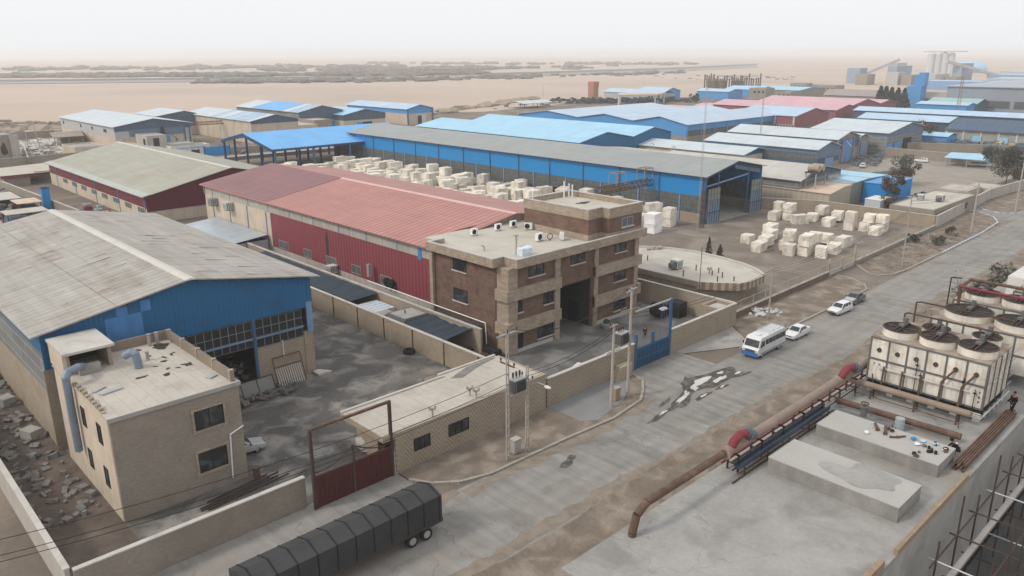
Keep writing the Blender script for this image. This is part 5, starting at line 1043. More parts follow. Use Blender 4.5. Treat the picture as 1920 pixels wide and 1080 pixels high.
# detail on the two long pale sheds
t = RW[0][0]; mb = MB(); mb.box(225, 230.5, 102.8, 102.98, .1, 5.0); mb.build('blue_door', LBSTEEL, t); strip_glazing(t, 220.0, 'x', 103, 140, 4.6, 6.4, 1.3, 2, GRILLE, MULL)
t = RW[1][0]; mb = MB(); mb.box(255, 261.5, 110.75, 110.95, .1, 7.2); mb.build('blue_door', M('sky_blue_door', (.10, .27, .55), .6, var=.25, vs=.8), t); strip_glazing(t, 250.4, 'x', 111, 150, 5.0, 6.6, 1.3, 2, GRILLE, MULL)
mb = MB(); mb.beam((255, 110.4, 7.4), (250, 106, 6.0), .3); mb.build('outer_beam', LBSTEEL, t)
for k in range(5): mb = MB(); mb.box(250.4+k*4.1, 250.7+k*4.1, 110.68, 110.97, 0, 7.8); mb.build('pilaster', PLASTD, t)
t = RW[2][0]; mb = MB(); mb.box(272, 276, 112.3, 112.5, .1, 5.6); mb.build('blue_door', LBSTEEL, t)
t = RW[3][0]; strip_glazing(t, 331.2, 'x', 167, 196, 1.2, 4.1, 1.4, 1, GRILLE, OFFW, fr=.25)
for k in range(4): mb = MB(); mb.box(330.9, 331.15, 167+k*9, 167.7+k*9, 4.2, 8); mb.build('pilaster', OFFW, t)
t = RW[4][0]; mb = MB(); mb.box(283, 287, 107.5, 107.7, .1, 4.2); mb.build('blue_door', W_BLUEM, t); mb = MB(); mb.box(297, 304, 107.5, 107.7, .1, 5.2); mb.build('dark_door', BLACK, t); mb = MB(); mb.box(288.5, 294, 107.5, 107.7, .1, 4.2); mb.build('blue_door', W_BLUEM, t)
t = RW[18][0]; 
for k in range(4): mb = MB(); mb.box(485.1, 485.35, 352+k*3, 353.5+k*3, 3, 5); mb.build('window', DARK, t)
mb = MB(); mb.box(487, 501, 350.4, 350.7, .1, 3.6); mb.build('dark_opening', BLACK, t)
# dark open fronted hall
t = thing('dark_hall', 'dark slate roofed hall with pale posts at the right edge behind the tyre heap', 'hall', (352, 80, 0))
mb = MB(); mb.add([(333, 62, 6.2), (333, 106, 6.2), (345, 106, 9.8), (345, 62, 9.8), (333, 62, 6.0), (333, 106, 6.0), (345, 106, 9.6), (345, 62, 9.6)], [(3,2,1,0), (4,5,6,7), (0,1,5,4), (2,3,7,6), (1,2,6,5), (3,0,4,7)]); mb.build('roof', W_STEELD, t)
mb = MB(); mb.box(334, 334.3, 62, 106, 0, 6.0); mb.box(334.3, 345, 105.7, 106, 0, 6); mb.box(334.3, 345, 62, 62.3, 0, 6); mb.build('wall', M('dusty_tan_blue', (.36, .35, .31), .8, var=.3, vs=.3), t)
for k in range(8): mb = MB(); mb.box(333.7, 333.98, 63+k*6, 63.6+k*6, 0, 6); mb.build('post', OFFW, t)
for k in range(4): mb = MB(); mb.box(333.6, 333.69, 66+k*9, 69+k*9, 1.5, 4.2); mb.build('window', R_SKY, t)
t = shed('blue_store', 'low blue store with pale roof behind the big bare bush', 'store', (319, 325, 331), (100, 122), (4.6, 5.6, 4.6), [(0, None, W_BLUEM, 'blue_cladding')], R_SKY, gable=W_DNAVY, over=.5)
# very large grey factory and other far things
t = thing('grey_factory', 'very large flat light grey factory building at the right edge', 'factory', (560, 110, 0))
mb = MB(); mb.box(500, 640, 30, 161, 0, 15.7); mb.build('wall', M('factory_hazed_grey', (.27, .30, .34), .7, var=.08, seam=('y', 7, .2, .02)), t); mb = MB(); mb.box(499, 641, 29, 162, 15.7, 16.2); mb.build('roof', M('factory_roof', (.36, .40, .44), .6), t)  # bluish haze over the building is put into its wall and roof colours
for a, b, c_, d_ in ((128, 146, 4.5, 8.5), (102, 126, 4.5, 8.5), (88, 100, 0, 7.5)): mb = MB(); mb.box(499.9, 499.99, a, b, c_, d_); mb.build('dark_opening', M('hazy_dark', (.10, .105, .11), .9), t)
t = thing('blue_tower', 'tall blue sheeted elevator tower left of the grey factory', 'tower', (556, 199, 0)); mb = MB(); mb.box(551, 560, 193, 202, 0, 13.5); mb.build('lower_casing', W_BLUEM, t); mb = MB(); mb.box(552, 558, 192, 196, 13.5, 22); mb.build('upper_casing', W_BLUEM, t); mb = MB(); mb.box(553, 557, 196.2, 199, 13.5, 20); mb.build('side_casing', W_BLUEM, t)
t = thing('silo_group', 'cluster of tall pale cement silos on the hazy horizon', 'silos', (1250, 416, 0))
for k in range(4):
    p = at(1741+k*12.5, 143); mb = MB(); mb.cyl((p[0], p[1]), 5.2, 0, 32, 16); mb.cyl((p[0], p[1]), 5.2, 32, 34.5, 16, 2); mb.build('silo', M('silo_grey', (.55, .56, .57), .6, var=.1), t)
p = at(1758, 143); mb = MB(); mb.beam((p[0]-6, p[1]+22, 35), (p[0]+6, p[1]-34, 35), 3, 1.2); mb.build('top_gallery', GALV, t)
t = thing('storage_dome', 'wide light blue storage dome on the hazy horizon', 'dome', (1532, 466, 0)); mb = MB(); mb.lathe([(30, 0), (30, 8), (25, 14), (14, 18), (2, 19.5)], (1532, 466, 0), 24); mb.build('shell', R_SKY, t, smooth=True)
t = thing('crusher_plant', 'sprawling grey crusher plant with conveyors left of the silos', 'plant', (1000, 375, 0))
rd = random.Random(71)
for k in range(9):
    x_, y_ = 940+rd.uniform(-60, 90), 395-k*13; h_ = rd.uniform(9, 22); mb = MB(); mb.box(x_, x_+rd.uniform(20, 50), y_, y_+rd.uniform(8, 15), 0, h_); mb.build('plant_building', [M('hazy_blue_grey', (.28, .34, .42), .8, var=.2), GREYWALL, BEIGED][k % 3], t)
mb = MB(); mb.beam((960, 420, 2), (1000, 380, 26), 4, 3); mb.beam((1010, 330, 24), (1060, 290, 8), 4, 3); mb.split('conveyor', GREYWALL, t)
for i, (x_, y_, w_, d_, h_) in enumerate([(1050, 250, 60, 95, 9), (900, 215, 50, 80, 9), (760, 170, 60, 100, 10), (1180, 285, 60, 70, 10), (820, 260, 40, 60, 8)]):
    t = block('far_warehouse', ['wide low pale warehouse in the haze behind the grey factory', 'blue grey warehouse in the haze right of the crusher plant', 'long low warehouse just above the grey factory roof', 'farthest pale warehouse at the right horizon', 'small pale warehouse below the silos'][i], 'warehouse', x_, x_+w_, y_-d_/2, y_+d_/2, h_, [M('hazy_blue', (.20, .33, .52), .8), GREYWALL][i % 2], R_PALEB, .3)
# mid-distance blocks near the substation
for (x0, x1, y0, y1, h_, lb) in [(553, 566, 304, 318, 8.6, 'cream two storey office with roof boxes below the substation'), (640, 652, 316, 330, 9.5, 'narrow cream tower house right of the blue roofed building'), (584, 600, 300, 312, 5, 'low cream block right of the two storey cream office'), (660, 678, 300, 325, 7.5, 'cream block left of the brown grey roofed shed')]:
    t = block('cream_building', lb, 'building', x0, x1, y0, y1, h_, BEIGED, CONC, .4)
    for k in range(3): window(t, 'x', x0, y0+1.2+k*3.6, y0+3+k*3.6, h_-3.2, h_-1.6, BLACK, DARK)
t = thing('brick_chimney', 'square orange brick chimney block beside the grey workshop', 'chimney', (459, 394, 0)); mb = MB(); mb.box(456, 461.5, 391, 396.5, 0, 11); mb.build('shaft', M('orange_brick', (.40, .20, .13), .9, var=.15), t); mb = MB(); mb.box(455.8, 461.7, 390.8, 396.7, 11, 14.5); mb.build('head', M('red_head', (.50, .16, .13), .8, var=.1), t)
mb = MB()
for k in range(220): x_, y_ = rd.uniform(425, 500), rd.uniform(325, 400); x_, y_ = (x_, 395-(x_-425)*.72+rd.uniform(-16, 14)); mb.cbox((x_, y_, rd.uniform(.3, 3.0)), (rd.uniform(.6, 6), rd.uniform(.6, 3), rd.uniform(.3, 2)), rd.uniform(0, 3), rd.uniform(-.3, .3))
mb.build('scrap_yard', M('dark_scrap_iron', (.05, .045, .042), .8, var=.5, vs=.3), kind='stuff', label='dark scrap iron yard in front of the grey workshop', category='scrap')
t = thing('beige_canopy', 'beige ribbed canopy on four tall pale posts before the grey workshop', 'canopy', (452, 352, 0)); mb = MB(); mb.prism([(428, 345), (452, 330), (476, 340), (452, 364)], 6.6, 7.6); mb.build('roof', R_BEIGE, t)
for q in ((429, 337+8), (452, 331.5), (474, 340), (452, 362)): mb = MB(); mb.cyl(q, .6, 0, 6.6, 8); mb.build('post', OFFW, t)
t = thing('open_shelter', 'small open shelter with grey pitched roof alone on the sand', 'shelter', (382, 384, 0)); mb = MB(); mb.exx([(372, 3.4), (380, 4.8), (390, 3.4), (390, 3.2), (380, 4.6), (372, 3.2)], 364, 392); mb.build('roof', R_WHITE, t)
for a in (366, 378, 390):
    for b in (373, 389): mb = MB(); mb.box(a, a+.3, b, b+.3, 0, 3.3); mb.build('post', RUSTD, t)
# substation
t = thing('substation', 'electrical substation of thin steel masts and bus frames on the horizon', 'substation', (720, 440, 0)); rd = random.Random(6)
for k in range(26):
    p = at(1320+k*4.2+rd.uniform(-1, 1), 166+rd.uniform(-3, 1)); h_ = rd.choice((9, 12, 12, 14, 22 if k in (1, 2) else 10)); mb = MB(); mb.box(p[0]-.5, p[0]+.5, p[1]-.5, p[1]+.5, 0, h_); mb.build('mast', RUSTD, t)
for k in range(5): a, b = at(1322+k*20, 164), at(1340+k*20, 164); mb = MB(); mb.beam((a[0], a[1], 8.5), (b[0], b[1], 8.5), .7); mb.beam((a[0], a[1], 11.5), (b[0], b[1], 11.5), .5); mb.build('bus_beam', RUSTD, t)
for px, w_ in ((1383, 9), (1335, 6), (1352, 6)): p = at(px, 166); mb = MB(); mb.box(p[0]-w_/2, p[0]+w_/2, p[1]-4, p[1]+4, 0, 8); mb.build('transformer', RUST, t)
# car lot to the right
wall('long beige wall behind the far car lot', [(283, 110), (281, 86), (304, 60)], 3, BEIGED)
wall('outer beige wall beyond the car lot with scrap behind it', [(318, 78), (303, 106), (283.5, 122)], 3.2, BEIGED)
t = thing('carport', 'carport with light blue roof sheltering two white cars', 'carport', (276, 79, 0)); mb = MB(); mb.add([(270.5, 85, 2.8), (271.4, 72, 2.8), (283, 74.5, 3.5), (280, 86, 3.5), (270.5, 85, 2.65), (271.4, 72, 2.65), (283, 74.5, 3.35), (280, 86, 3.35)], [(0,1,2,3), (7,6,5,4), (0,4,5,1), (1,5,6,2), (2,6,7,3), (3,7,4,0)]); mb.build('roof', R_SKY, t)
for q in ((271, 84.5), (271.5, 78.5), (271.8, 72.6)): mb = MB(); mb.box(q[0], q[0]+.2, q[1], q[1]+.2, 0, 2.7); mb.build('post', GALV, t)
t = block('gate_house', 'beige gate house with pipe railing on its roof at the right edge', 'house', 264, 285, 50, 65.4, 3.4, BEIGED, ROOFC, .25)
wall('grey wall with two windows along the right street', [(171.3, 53.4), (215, 56), (300, 50)], 2.6, PLASTD)
t = block('yard_office', 'low office with pale roof, two coolers and windows beside the right stone yard', 'office', 172.5, 199, 54.5, 63.5, 3.4, BEIGED, ROOFC, .15)
window(t, 'y', 54.5, 186, 188.5, 1.2, 2.6, BLACK, DGLASS); window(t, 'y', 54.5, 191, 193.5, 1.2, 2.6, BLACK, DGLASS)
cooler('dusty box cooler with elbow duct on the low office roof', 184.6, 57.5, 3.4, 1.5, OFFW, duct_=True); cooler('thin legged box cooler further left on the low office roof', 183.6, 61.2, 3.4, 1.2, OFFW)
t = block('flat_hut', 'flat roofed hut with white wall cooler near the painted kerb', 'hut', 205, 215, 58, 65, 3.0, PLASTD, ROOFB, .1)
t = block('flat_hut', 'lower flat roofed hut right of the one with the wall cooler', 'hut', 215.5, 224, 56, 62, 2.6, PLASTD, ROOFB, .1)
cooler('white box air cooler on the wall of the flat roofed hut', 204.2, 61, 1.2, 1.1, WHITE)
mb = MB()
for k in range(7): mb.box(203+k*3.6, 206.4+k*3.6, 72-k*.9+14, 78-k*.9+14, 2.6, 2.75)
for k in range(7): mb.box(203.2+k*3.6, 203.5+k*3.6, 86.2-k*.9, 86.5-k*.9, 0, 2.6)
mb.build('shade_net', M('shade_net', (.10, .11, .12), .9, var=.3, vs=.5), label='long ragged dark shade net between the blue cabin and the car lot', category='shade net')
mb = MB(); rd = random.Random(88)
for k in range(200): mb.blob((rd.uniform(312, 336), rd.uniform(70, 112), rd.uniform(.3, 2.2)), (rd.uniform(.6, 2.2), rd.uniform(.6, 2.2), rd.uniform(.4, 1.3)), k, .4, 6)
mb.build('tyre_heap', M('dark_blue_grey_scrap', (.10, .12, .15), .9, var=.5, vs=.5), kind='stuff', label='long dark heap of tyres and scrap behind the far beige wall', category='scrap')
for i, (px, py) in enumerate([(1872, 283), (1896, 286)]):
    p = at(px, py); mb = MB(); mb.cbox((p[0], p[1], 2.2), (3, 2.4, 1.8), .2); mb.cbox((p[0], p[1], .5), (3.4, 2.6, .8), .2); mb.beam((p[0]-1, p[1]-1, 2.6), (p[0]-3, p[1]-2, 4.0), .4); mb.build('digger', M('dusty_yellow', (.50, .38, .17), .7, var=.2), label=['left', 'right'][i]+' dusty yellow digger parked beyond the far beige wall', category='digger')

# ------------------------------------------------------------ oval flat building, fence, gates
OV = [at(px, py, 3.6)[:2] for px, py in [(1192,502),(1308,529),(1345,531),(1388,532),(1405,529),(1433,517),(1418,506),(1395,496),(1350,483),(1300,472),(1255,466),(1190,463)]]
t = thing('oval_building', 'low flat roofed building with rounded right end and striped fascia beside the brick yard', 'building', (OV[2][0], OV[2][1]+8, 0))
mb = MB(); mb.prism(ccw(OV), 3.4, 3.6); mb.build('roof', ROOFC, t)
cx_ = sum(p[0] for p in OV)/12; cy_ = sum(p[1] for p in OV)/12
IK = [.99, .985, .93, .9, .88, .9, .95, .97, .98, .98, .98, .99]; ins = [(cx_+(p[0]-cx_)*k, cy_+(p[1]-cy_)*k) for p, k in zip(OV, IK)]
mb = MB(); mb.prism(ccw(ins), 0, 3.39); mb.build('wall', BEIGED, t)
mb = MB(); mb2 = MB()
seg = []
for a, b in zip(OV[1:6], OV[2:6]):
    L_ = math.dist(a, b); n = max(1, round(L_/.55))
    for k in range(n): seg.append(((a[0]+(b[0]-a[0])*k/n, a[1]+(b[1]-a[1])*k/n), (a[0]+(b[0]-a[0])*(k+1)/n, a[1]+(b[1]-a[1])*(k+1)/n)))
for k, (a, b) in enumerate(seg): (mb if k % 2 else mb2).beam((a[0], a[1], 3.1), (b[0], b[1], 3.1), .12 if k % 2 else .11, 1.1)
for a, b in zip(OV[1:6], OV[2:6]): mb.beam((a[0], a[1], 2.62), (b[0], b[1], 2.62), .1, .1)
mb.build('fascia_dark', M('fascia_brown', (.25, .19, .14), .8), t); mb2.build('fascia_pale', M('fascia_tan', (.42, .34, .26), .8), t)
mb = MB()
for a, b in zip(OV[5:], OV[6:]): mb.beam((a[0], a[1], 3.7), (b[0], b[1], 3.7), .45, .22)
mb.build('roof_kerb', CONCL, t)
mb = MB(); a, b = OV[0], OV[1]; mb.beam((a[0], a[1], 3.3), (b[0], b[1], 3.3), .3, .75); mb.build('side_beam', BEIGED, t)
p = at(1268, 503, 3.62); cooler('box air cooler with grey elbow duct on the oval building roof', p[0], p[1], 3.62, 1.35, OFFW, rz=.0, duct_=True)
for i, (px, py, h_) in enumerate([(1214,488,.55),(1281,518,.65),(1305,507,.6),(1335,516,.5),(1347,512,.55),(1354,521,.6),(1345,528,.55),(1376,527,.45)]):
    p = at(px, py, 3.6); mb = MB(); mb.cyl(p, .09, 3.6, 3.6+h_*1.3, 8); mb.cyl(p, .12, 3.6+h_*1.3, 3.66+h_*1.3, 8)
    mb.build('vent_stub', RUST, label='thin brown vent stub standing on the oval building roof', category='vent', group='vent stubs on the oval building roof')
p = at(1330, 513, 3.6); mb = MB(); mb.cyl(p, .12, 3.6, 4.2, 8); mb.blob((p[0]-.2, p[1]+.1, 4.4), (.2, .2, .25), 1); mb.blob((p[0]+.2, p[1]-.1, 4.4), (.2, .2, .25), 2); mb.build('twin_vent', CONC, label='pale twin headed vent among the stubs on the oval roof', category='vent')
p = at(1310, 529, 3.6); mb = MB(); mb.tube((p[0]-.2, p[1]-.3, .1), (p[0]-.2, p[1]-.3, 8.8), .05, 6); mb.build('antenna_pole', RUST, label='tall thin antenna pole at the corner of the oval building fascia', category='antenna pole')
p = at(1226, 468, 3.6); mb = MB(); mb.blob((p[0], p[1], 4.0), (.3, .3, .4), 1, .1)
for s in (-1, 1): mb.blob((p[0]+s*.8, p[1]-s*.5, 3.9), (.5, .4, .35), s+3)
mb.build('cooler_parts', CONC, label='small heap of cooler parts at the rear edge of the oval roof', category='scrap parts')

def railing(label, a, b, z0, z1, mat, name='railing', bar=.45, wallh=0, wallmat=None, tall=()):
    t = thing(name, label, 'fence', (a[0], a[1], 0)); L_ = math.dist(a, b); dx, dy = (b[0]-a[0])/L_, (b[1]-a[1])/L_
    if wallh: mb = MB(); mb.beam((a[0], a[1], wallh/2), (b[0], b[1], wallh/2), .35, wallh); mb.build('low_wall', wallmat, t); mb = MB(); mb.beam((a[0], a[1], wallh+.04), (b[0], b[1], wallh+.04), .48, .08); mb.build('coping', CONCL, t)
    mb = MB()
    for z_ in (z0+.12, z1-.05): mb.beam((a[0], a[1], z_), (b[0], b[1], z_), .06)
    mb.build('rails', mat, t)
    n = int(L_/3.2)
    for k in range(n+1): q = k/n*L_; mb = MB(); mb.box(a[0]+dx*q-.05, a[0]+dx*q+.05, a[1]+dy*q-.05, a[1]+dy*q+.05, z0 if not wallh else wallh+.08, z1+.05+(.4 if k in tall else 0)); mb.build('post', mat, t)
    mb = MB(); n = int(L_/bar)
    for k in range(n): q = (k+.5)*bar; mb.tube((a[0]+dx*q, a[1]+dy*q, z0+.1), (a[0]+dx*q, a[1]+dy*q, z1), .014, 4)
    mb.build('bars', mat, t); return t
FENC = M('pale_fence_paint', (.40, .345, .27), .7, var=.15)
railing('railing on a low brick wall from the oval building to the yard gate', (89.6, 52.0), (120.5, 52.4), .95, 2.3, FENC, wallh=.9, wallmat=M('dark_red_brick_wall', (.20, .13, .10), .9, var=.2, vs=1))
railing('railing on a low pale wall from the yard gate to the far grey wall', (130.5, 52.4), (170.6, 53.2), .95, 2.3, FENC, wallh=.9, wallmat=BEIGED)
t = thing('yard_gate', 'cream barred gate of the right stone yard', 'gate', (125, 52.4, 0))
for xx, h_ in ((120.7, 2.9), (130.2, 3.6), (125.4, 2.4)): mb = MB(); mb.box(xx-.14, xx+.14, 52.3, 52.58, 0, h_); mb.build('post', FENC, t)
mb = MB(); mb.box(120.9, 125.2, 52.4, 52.48, .2, .9); mb.box(125.6, 130.0, 52.4, 52.48, .2, .9); mb.build('lower_panel', M('pale_gate_panel', (.46, .44, .40), .7), t)
mb = MB()
for k in range(24): mb.tube((121+k*.38, 52.44, .95), (121+k*.38, 52.44, 2.2), .02, 4)
mb.beam((120.9, 52.44, 2.2), (130.0, 52.44, 2.2), .06); mb.build('bars', FENC, t)
# blue street gate
t = thing('street_gate', 'blue sheet metal street gate with spiked top and tall portal frame', 'gate', (70.3, 50.2, 0))
for (a, b) in ((67.0, 70.15), (70.25, 73.4)):
    mb = MB(); mb.box(a, b, 50.15, 50.23, .15, 2.45); mb.build('leaf', GATEB, t)
    mb = MB()
    for k in range(5): q = a+(b-a-.07)*k/4; mb.box(q, q+.07, 50.09, 50.148, .15, 2.45)
    mb.box(a, b, 50.05, 50.088, 1.2, 1.3); mb.box(a, b, 50.02, 50.3, 2.46, 2.72); mb.build('leaf_frame', BSTEEL, t)
    mb = MB()
    for k in range(15): q = a+.1+(b-a-.2)*k/14; mb.tube((q, 50.19, 2.72), (q, 50.19, 3.85), .026, 4)
    mb.build('spikes', M('spike_grey', (.20, .20, .20), .6), t)
for xx, h_ in ((66.95, 7.0), (73.55, 7.3)): mb = MB(); mb.box(xx-.15, xx+.15, 50.05, 50.35, 0, h_ if xx > 70 else 4.4); mb.build('portal_post', BSTEEL, t)
mb = MB(); mb.beam((66.8, 50.2, 7.2), (73.5, 50.2, 7.2), .16); mb.build('portal_beam', GALV, t)
mb = MB(); mb.box(69.95, 70.45, 50.1, 50.3, 2.5, 4.0); mb.build('centre_post', BSTEEL, t)
for q in ((71.4, 72.0), (72.5, 72.1), (72.9, 72.6)): mb = MB(); mb.tube((q[0], 50.2, 3.0), (q[1], 50.2, 7.1), .025, 5); mb.build('hanging_rod', FRAMEG, t)
mb = MB(); mb.box(71.7, 72.7, 50.0, 50.6, 6.2, 6.35); mb.build('hanging_plate', M('pale_blue_plate', (.55, .62, .70), .5), t)
# brown gate and frame of the near yard
t = thing('brown_gate', 'dark red brown steel gate under a rusty portal frame in the foreground', 'gate', (29.5, 50.2, 0))
for xx in (25.9, 33.35): mb = MB(); mb.box(xx-.12, xx+.12, 50.1, 50.34, 0, 7.0); mb.build('portal_post', RUSTD, t)
mb = MB(); mb.box(25.78, 33.47, 50.1, 50.34, 7.0, 7.2); mb.build('portal_beam', RUST, t)
BRG = M('oxblood_gate', (.10, .022, .022), .6, var=.2, vs=1)
for (a, b) in ((26.05, 29.55), (29.65, 33.2)):
    mb = MB(); mb.box(a, b, 50.18, 50.26, .15, 3.0); mb.build('leaf', BRG, t)
    mb = MB()
    for k in range(5): q = a+(b-a-.08)*k/4; mb.box(q, q+.08, 50.12, 50.178, .15, 3.0)
    for k in range(4): q = a+(b-a)*(k+.1)/4; mb.beam((q+.15, 50.10, .5), (q+.65, 50.10, 2.6), .05)
    mb.box(a, b, 50.02, 50.07, 2.9, 3.05); mb.build('leaf_frame', RUSTD, t)
for sgn, xe in ((-1, 26.1), (1, 33.2)):
    mb = MB(); pr = None
    for k in range(9):
        u = k/8; q = (29.6+(xe-29.6)*u, 50.22, 4.4-1.35*math.sin(u*1.57)-.0+.25*u*u)
        if pr: mb.tube(pr, q, .06, 6)
        pr = q
    mb.build('top_curve', RUSTD, t)
mb = MB(); mb.box(29.52, 29.68, 50.1, 50.3, 2.9, 4.5); mb.build('centre_post', RUSTD, t)

# ------------------------------------------------------------ poles
def insul(mb, x, y, z): mb.cyl((x, y), .035, z, z+.12, 6); mb.cyl((x, y), .08, z+.12, z+.3, 8); mb.cyl((x, y), .05, z+.3, z+.36, 8)
def pole(label, x, y, h, arms=(), rz=0, lattice=True, group=None, lamp=False):
    t = thing('power_pole', label, 'power pole', (0, 0, 0), 0, group); mb = MB()
    if lattice:
        a, b = .17, .11
        for s in (-1, 1): mb.tube((s*a, 0, -.1), (s*b, 0, h), .075, 4, .055)
        n = int(h/1.0)
        for k in range(n): z_ = .3+k*(h-.4)/n; mb.box(-.17, .17, -.06, .06, z_, z_+.22)
    else: mb.tube((0, 0, -.1), (0, 0, h), .19, 12, .12)
    mb.build('shaft', POLEC, t)
    for z_, L_, mat, ang in arms:
        mb = MB(); d = (math.cos(ang), math.sin(ang)); mb.beam((-d[0]*L_/2, -d[1]*L_/2, z_), (d[0]*L_/2, d[1]*L_/2, z_), .11); mb.build('cross_arm', mat, t)
        for q in (-.46, 0, .46):
            if q == 0 and z_ < h-.3: continue
            mb = MB(); insul(mb, d[0]*L_*q, d[1]*L_*q, z_+.05); mb.build('insulator', PORC, t)
    if lamp:
        mb = MB(); mb.path([(0, 0, h*.78), (0, -1.4, h*.86), (0, -2.2, h*.86)], .035, 6); mb.build('lamp_arm', GALV, t); mb = MB(); mb.blob((0, -2.5, h*.85), (.22, .4, .13), 2, .05); mb.build('lamp_head', OFFW, t)
    t.location = (x, y, .1); t.rotation_euler[2] = rz; return t
P1 = pole('lattice sided concrete pole in front of the gatehouse, taller of the transformer pair', 42.2, 45.1, 12.4, [(12.1, 2.4, GALV, .0), (9.3, 1.8, RUST, 1.57)])
P2 = pole('shorter concrete pole of the transformer pair in front of the gatehouse', 44.5, 45.0, 8.6, [(7.4, 1.4, GALV, 1.57)], lamp=True)
P3 = pole('round concrete pole left of the blue gate, shorter of the two', 57.2, 45.6, 9.2, [(9.0, 1.2, POLEC, 0)], lattice=False)
P4 = pole('tall round concrete pole left of the blue gate with two cross arms', 60.5, 46.1, 12.2, [(11.9, 2.3, GALV, .2), (9.8, 2.6, M('tan_crossarm', (.32, .21, .11), .8), -.2)], lattice=False)
P5 = pole('plain concrete pole standing behind the minibus', 94.1, 48.4, 7.4)
P6 = pole('lattice sided concrete pole by the street at the right stone yard', 134.6, 46.2, 12.2, [(12.0, 2, GALV, 1.2)])
P7 = pole('smooth pale concrete pole on the verge with shrubs further up the street', 171.5, 46.8, 10.2, lattice=False)
P8 = pole('concrete pole at the right edge beyond the painted kerb', 201.5, 46.8, 13, [(12.6, 2, GALV, 1.2)], lattice=False)
P9 = pole('leaning thin pole in the far left yard, right one of two', 76, 345, 11, [(10.6, 2.2, GALV, 0)], lattice=False); P9.rotation_euler[1] = -.1
pole('thin pole in the far left yard, left one of two', 70.5, 338, 9, lattice=False)
pole('distant power pole standing among the grey roofed sheds', 314, 108, 11, [(10.4, 3, GALV, 1.2), (9.2, 2, GALV, 1.2)], lattice=False)
def transformer(label, x, y, z, rz):
    t = thing('transformer', label, 'transformer', (0, 0, 0)); mb = MB(); mb.box(-.65, .65, -.4, .4, 0, 1.15); mb.build('tank', TRANS, t)
    mb = MB(); mb.box(-.72, .72, -.47, .47, 1.15, 1.25); mb.build('lid', GALV, t)
    for s in (-1, 1):
        mb = MB()
        for k in range(9): mb.box(-.56+k*.14, -.52+k*.14, s*.41 if s > 0 else -.55, .55 if s > 0 else -.41, .12, 1.0)
        mb.build('cooling_fins', TRANS, t)
    for k in range(3): mb = MB(); mb.cyl((-.4+k*.4, .1), .05, 1.25, 1.4, 8); mb.cyl((-.4+k*.4, .1), .1, 1.4, 1.8, 8); mb.build('bushing', PORC, t)
    mb = MB(); mb.beam((-1.0, -.25, -.08), (1.0, -.25, -.08), .1); mb.beam((-1.0, .25, -.08), (1.0, .25, -.08), .1); mb.build('platform', GALV, t)
    t.location = (x, y, z); t.rotation_euler[2] = rz; return t
transformer('grey transformer hung between the two poles in front of the gatehouse', 43.35, 45.1, 6.6, 0)
transformer('dark grey transformer hung between the two poles left of the blue gate', 58.85, 45.9, 6.7, .1)
def cabinet(label, x, y, m_): t = thing('utility_box', label, 'utility box', (0, 0, 0)); mb = MB(); mb.box(-.4, .4, -.3, .3, .1, 1.4); mb.build('casing', m_, t); mb = MB(); mb.box(-.36, -.01, -.33, -.301, .2, 1.3); mb.build('door', m_, t); mb = MB(); mb.box(.01, .36, -.33, -.301, .2, 1.3); mb.build('door', m_, t); mb = MB(); mb.box(-.46, .46, -.36, .36, 1.4, 1.47); mb.build('lid', CONC, t); t.location = (x, y, .2)
cabinet('grey utility cabinet at the foot of the gatehouse poles', 43.6, 45.6, CONC); cabinet('beige utility cabinet between the two poles left of the blue gate', 58.9, 46.4, M('tan_box', (.36, .28, .20), .8))
def wire(label, a, b, sag=.7, r=.022, grp=None):
    mb = MB(); n = 14; pr = None
    for k in range(n+1):
        u = k/n; q = tuple(a[i]+(b[i]-a[i])*u-(4*sag*u*(1-u) if i == 2 else 0) for i in range(3))
        if pr: mb.tube(pr, q, r, 4, cap=False)
        pr = q
    kw = dict(label=label, category='power line')
    if grp: kw['group'] = grp
    return mb.build('power_line', BLACK, raw=True, **kw)
for k, (dx, z_) in enumerate([(-.5, 12.5), (.5, 12.5)]): wire('high wire between the gatehouse pole and the tall pole by the blue gate', (42.2+dx, 45.1, z_), (60.5+dx, 46.1, 12.3), 1.6, grp='high wires between the gatehouse and blue gate poles')
for k, z_ in enumerate((7.6, 8.0)): wire('lower wire between the gatehouse pole pair and the blue gate poles', (44.5, 45.2, z_), (57.2, 45.6, z_+.9), .6, grp='lower wires between gatehouse and blue gate poles')
for k, z_ in enumerate((7.2, 7.6, 8.6)): wire('wire running left from the gatehouse poles past the near annex', (42.2, 45.1, z_), (4, 47.5, z_+.3), 1.1, grp='wires passing the near annex')
for k, z_ in enumerate((9.4, 9.0)): wire('wire from the brick yard gate poles to the pole behind the minibus', (60.5, 46.1, z_), (94.1, 48.4, 7.2-k*.3), .9, grp='wires behind the minibus')
for k in range(2): wire('wire along the right stone yard fence between two lattice poles', (94.1, 48.4, 7.2-k*.3), (134.6, 46.2, 10-k*.4), 1.1, grp='wires along the right yard fence')
for k in range(2): wire('wire going from the lattice pole to the smooth pale pole further up the street', (134.6, 46.2, 11.5-k*.5), (171.5, 46.8, 9.8-k*.4), .9, grp='wires further up the street')
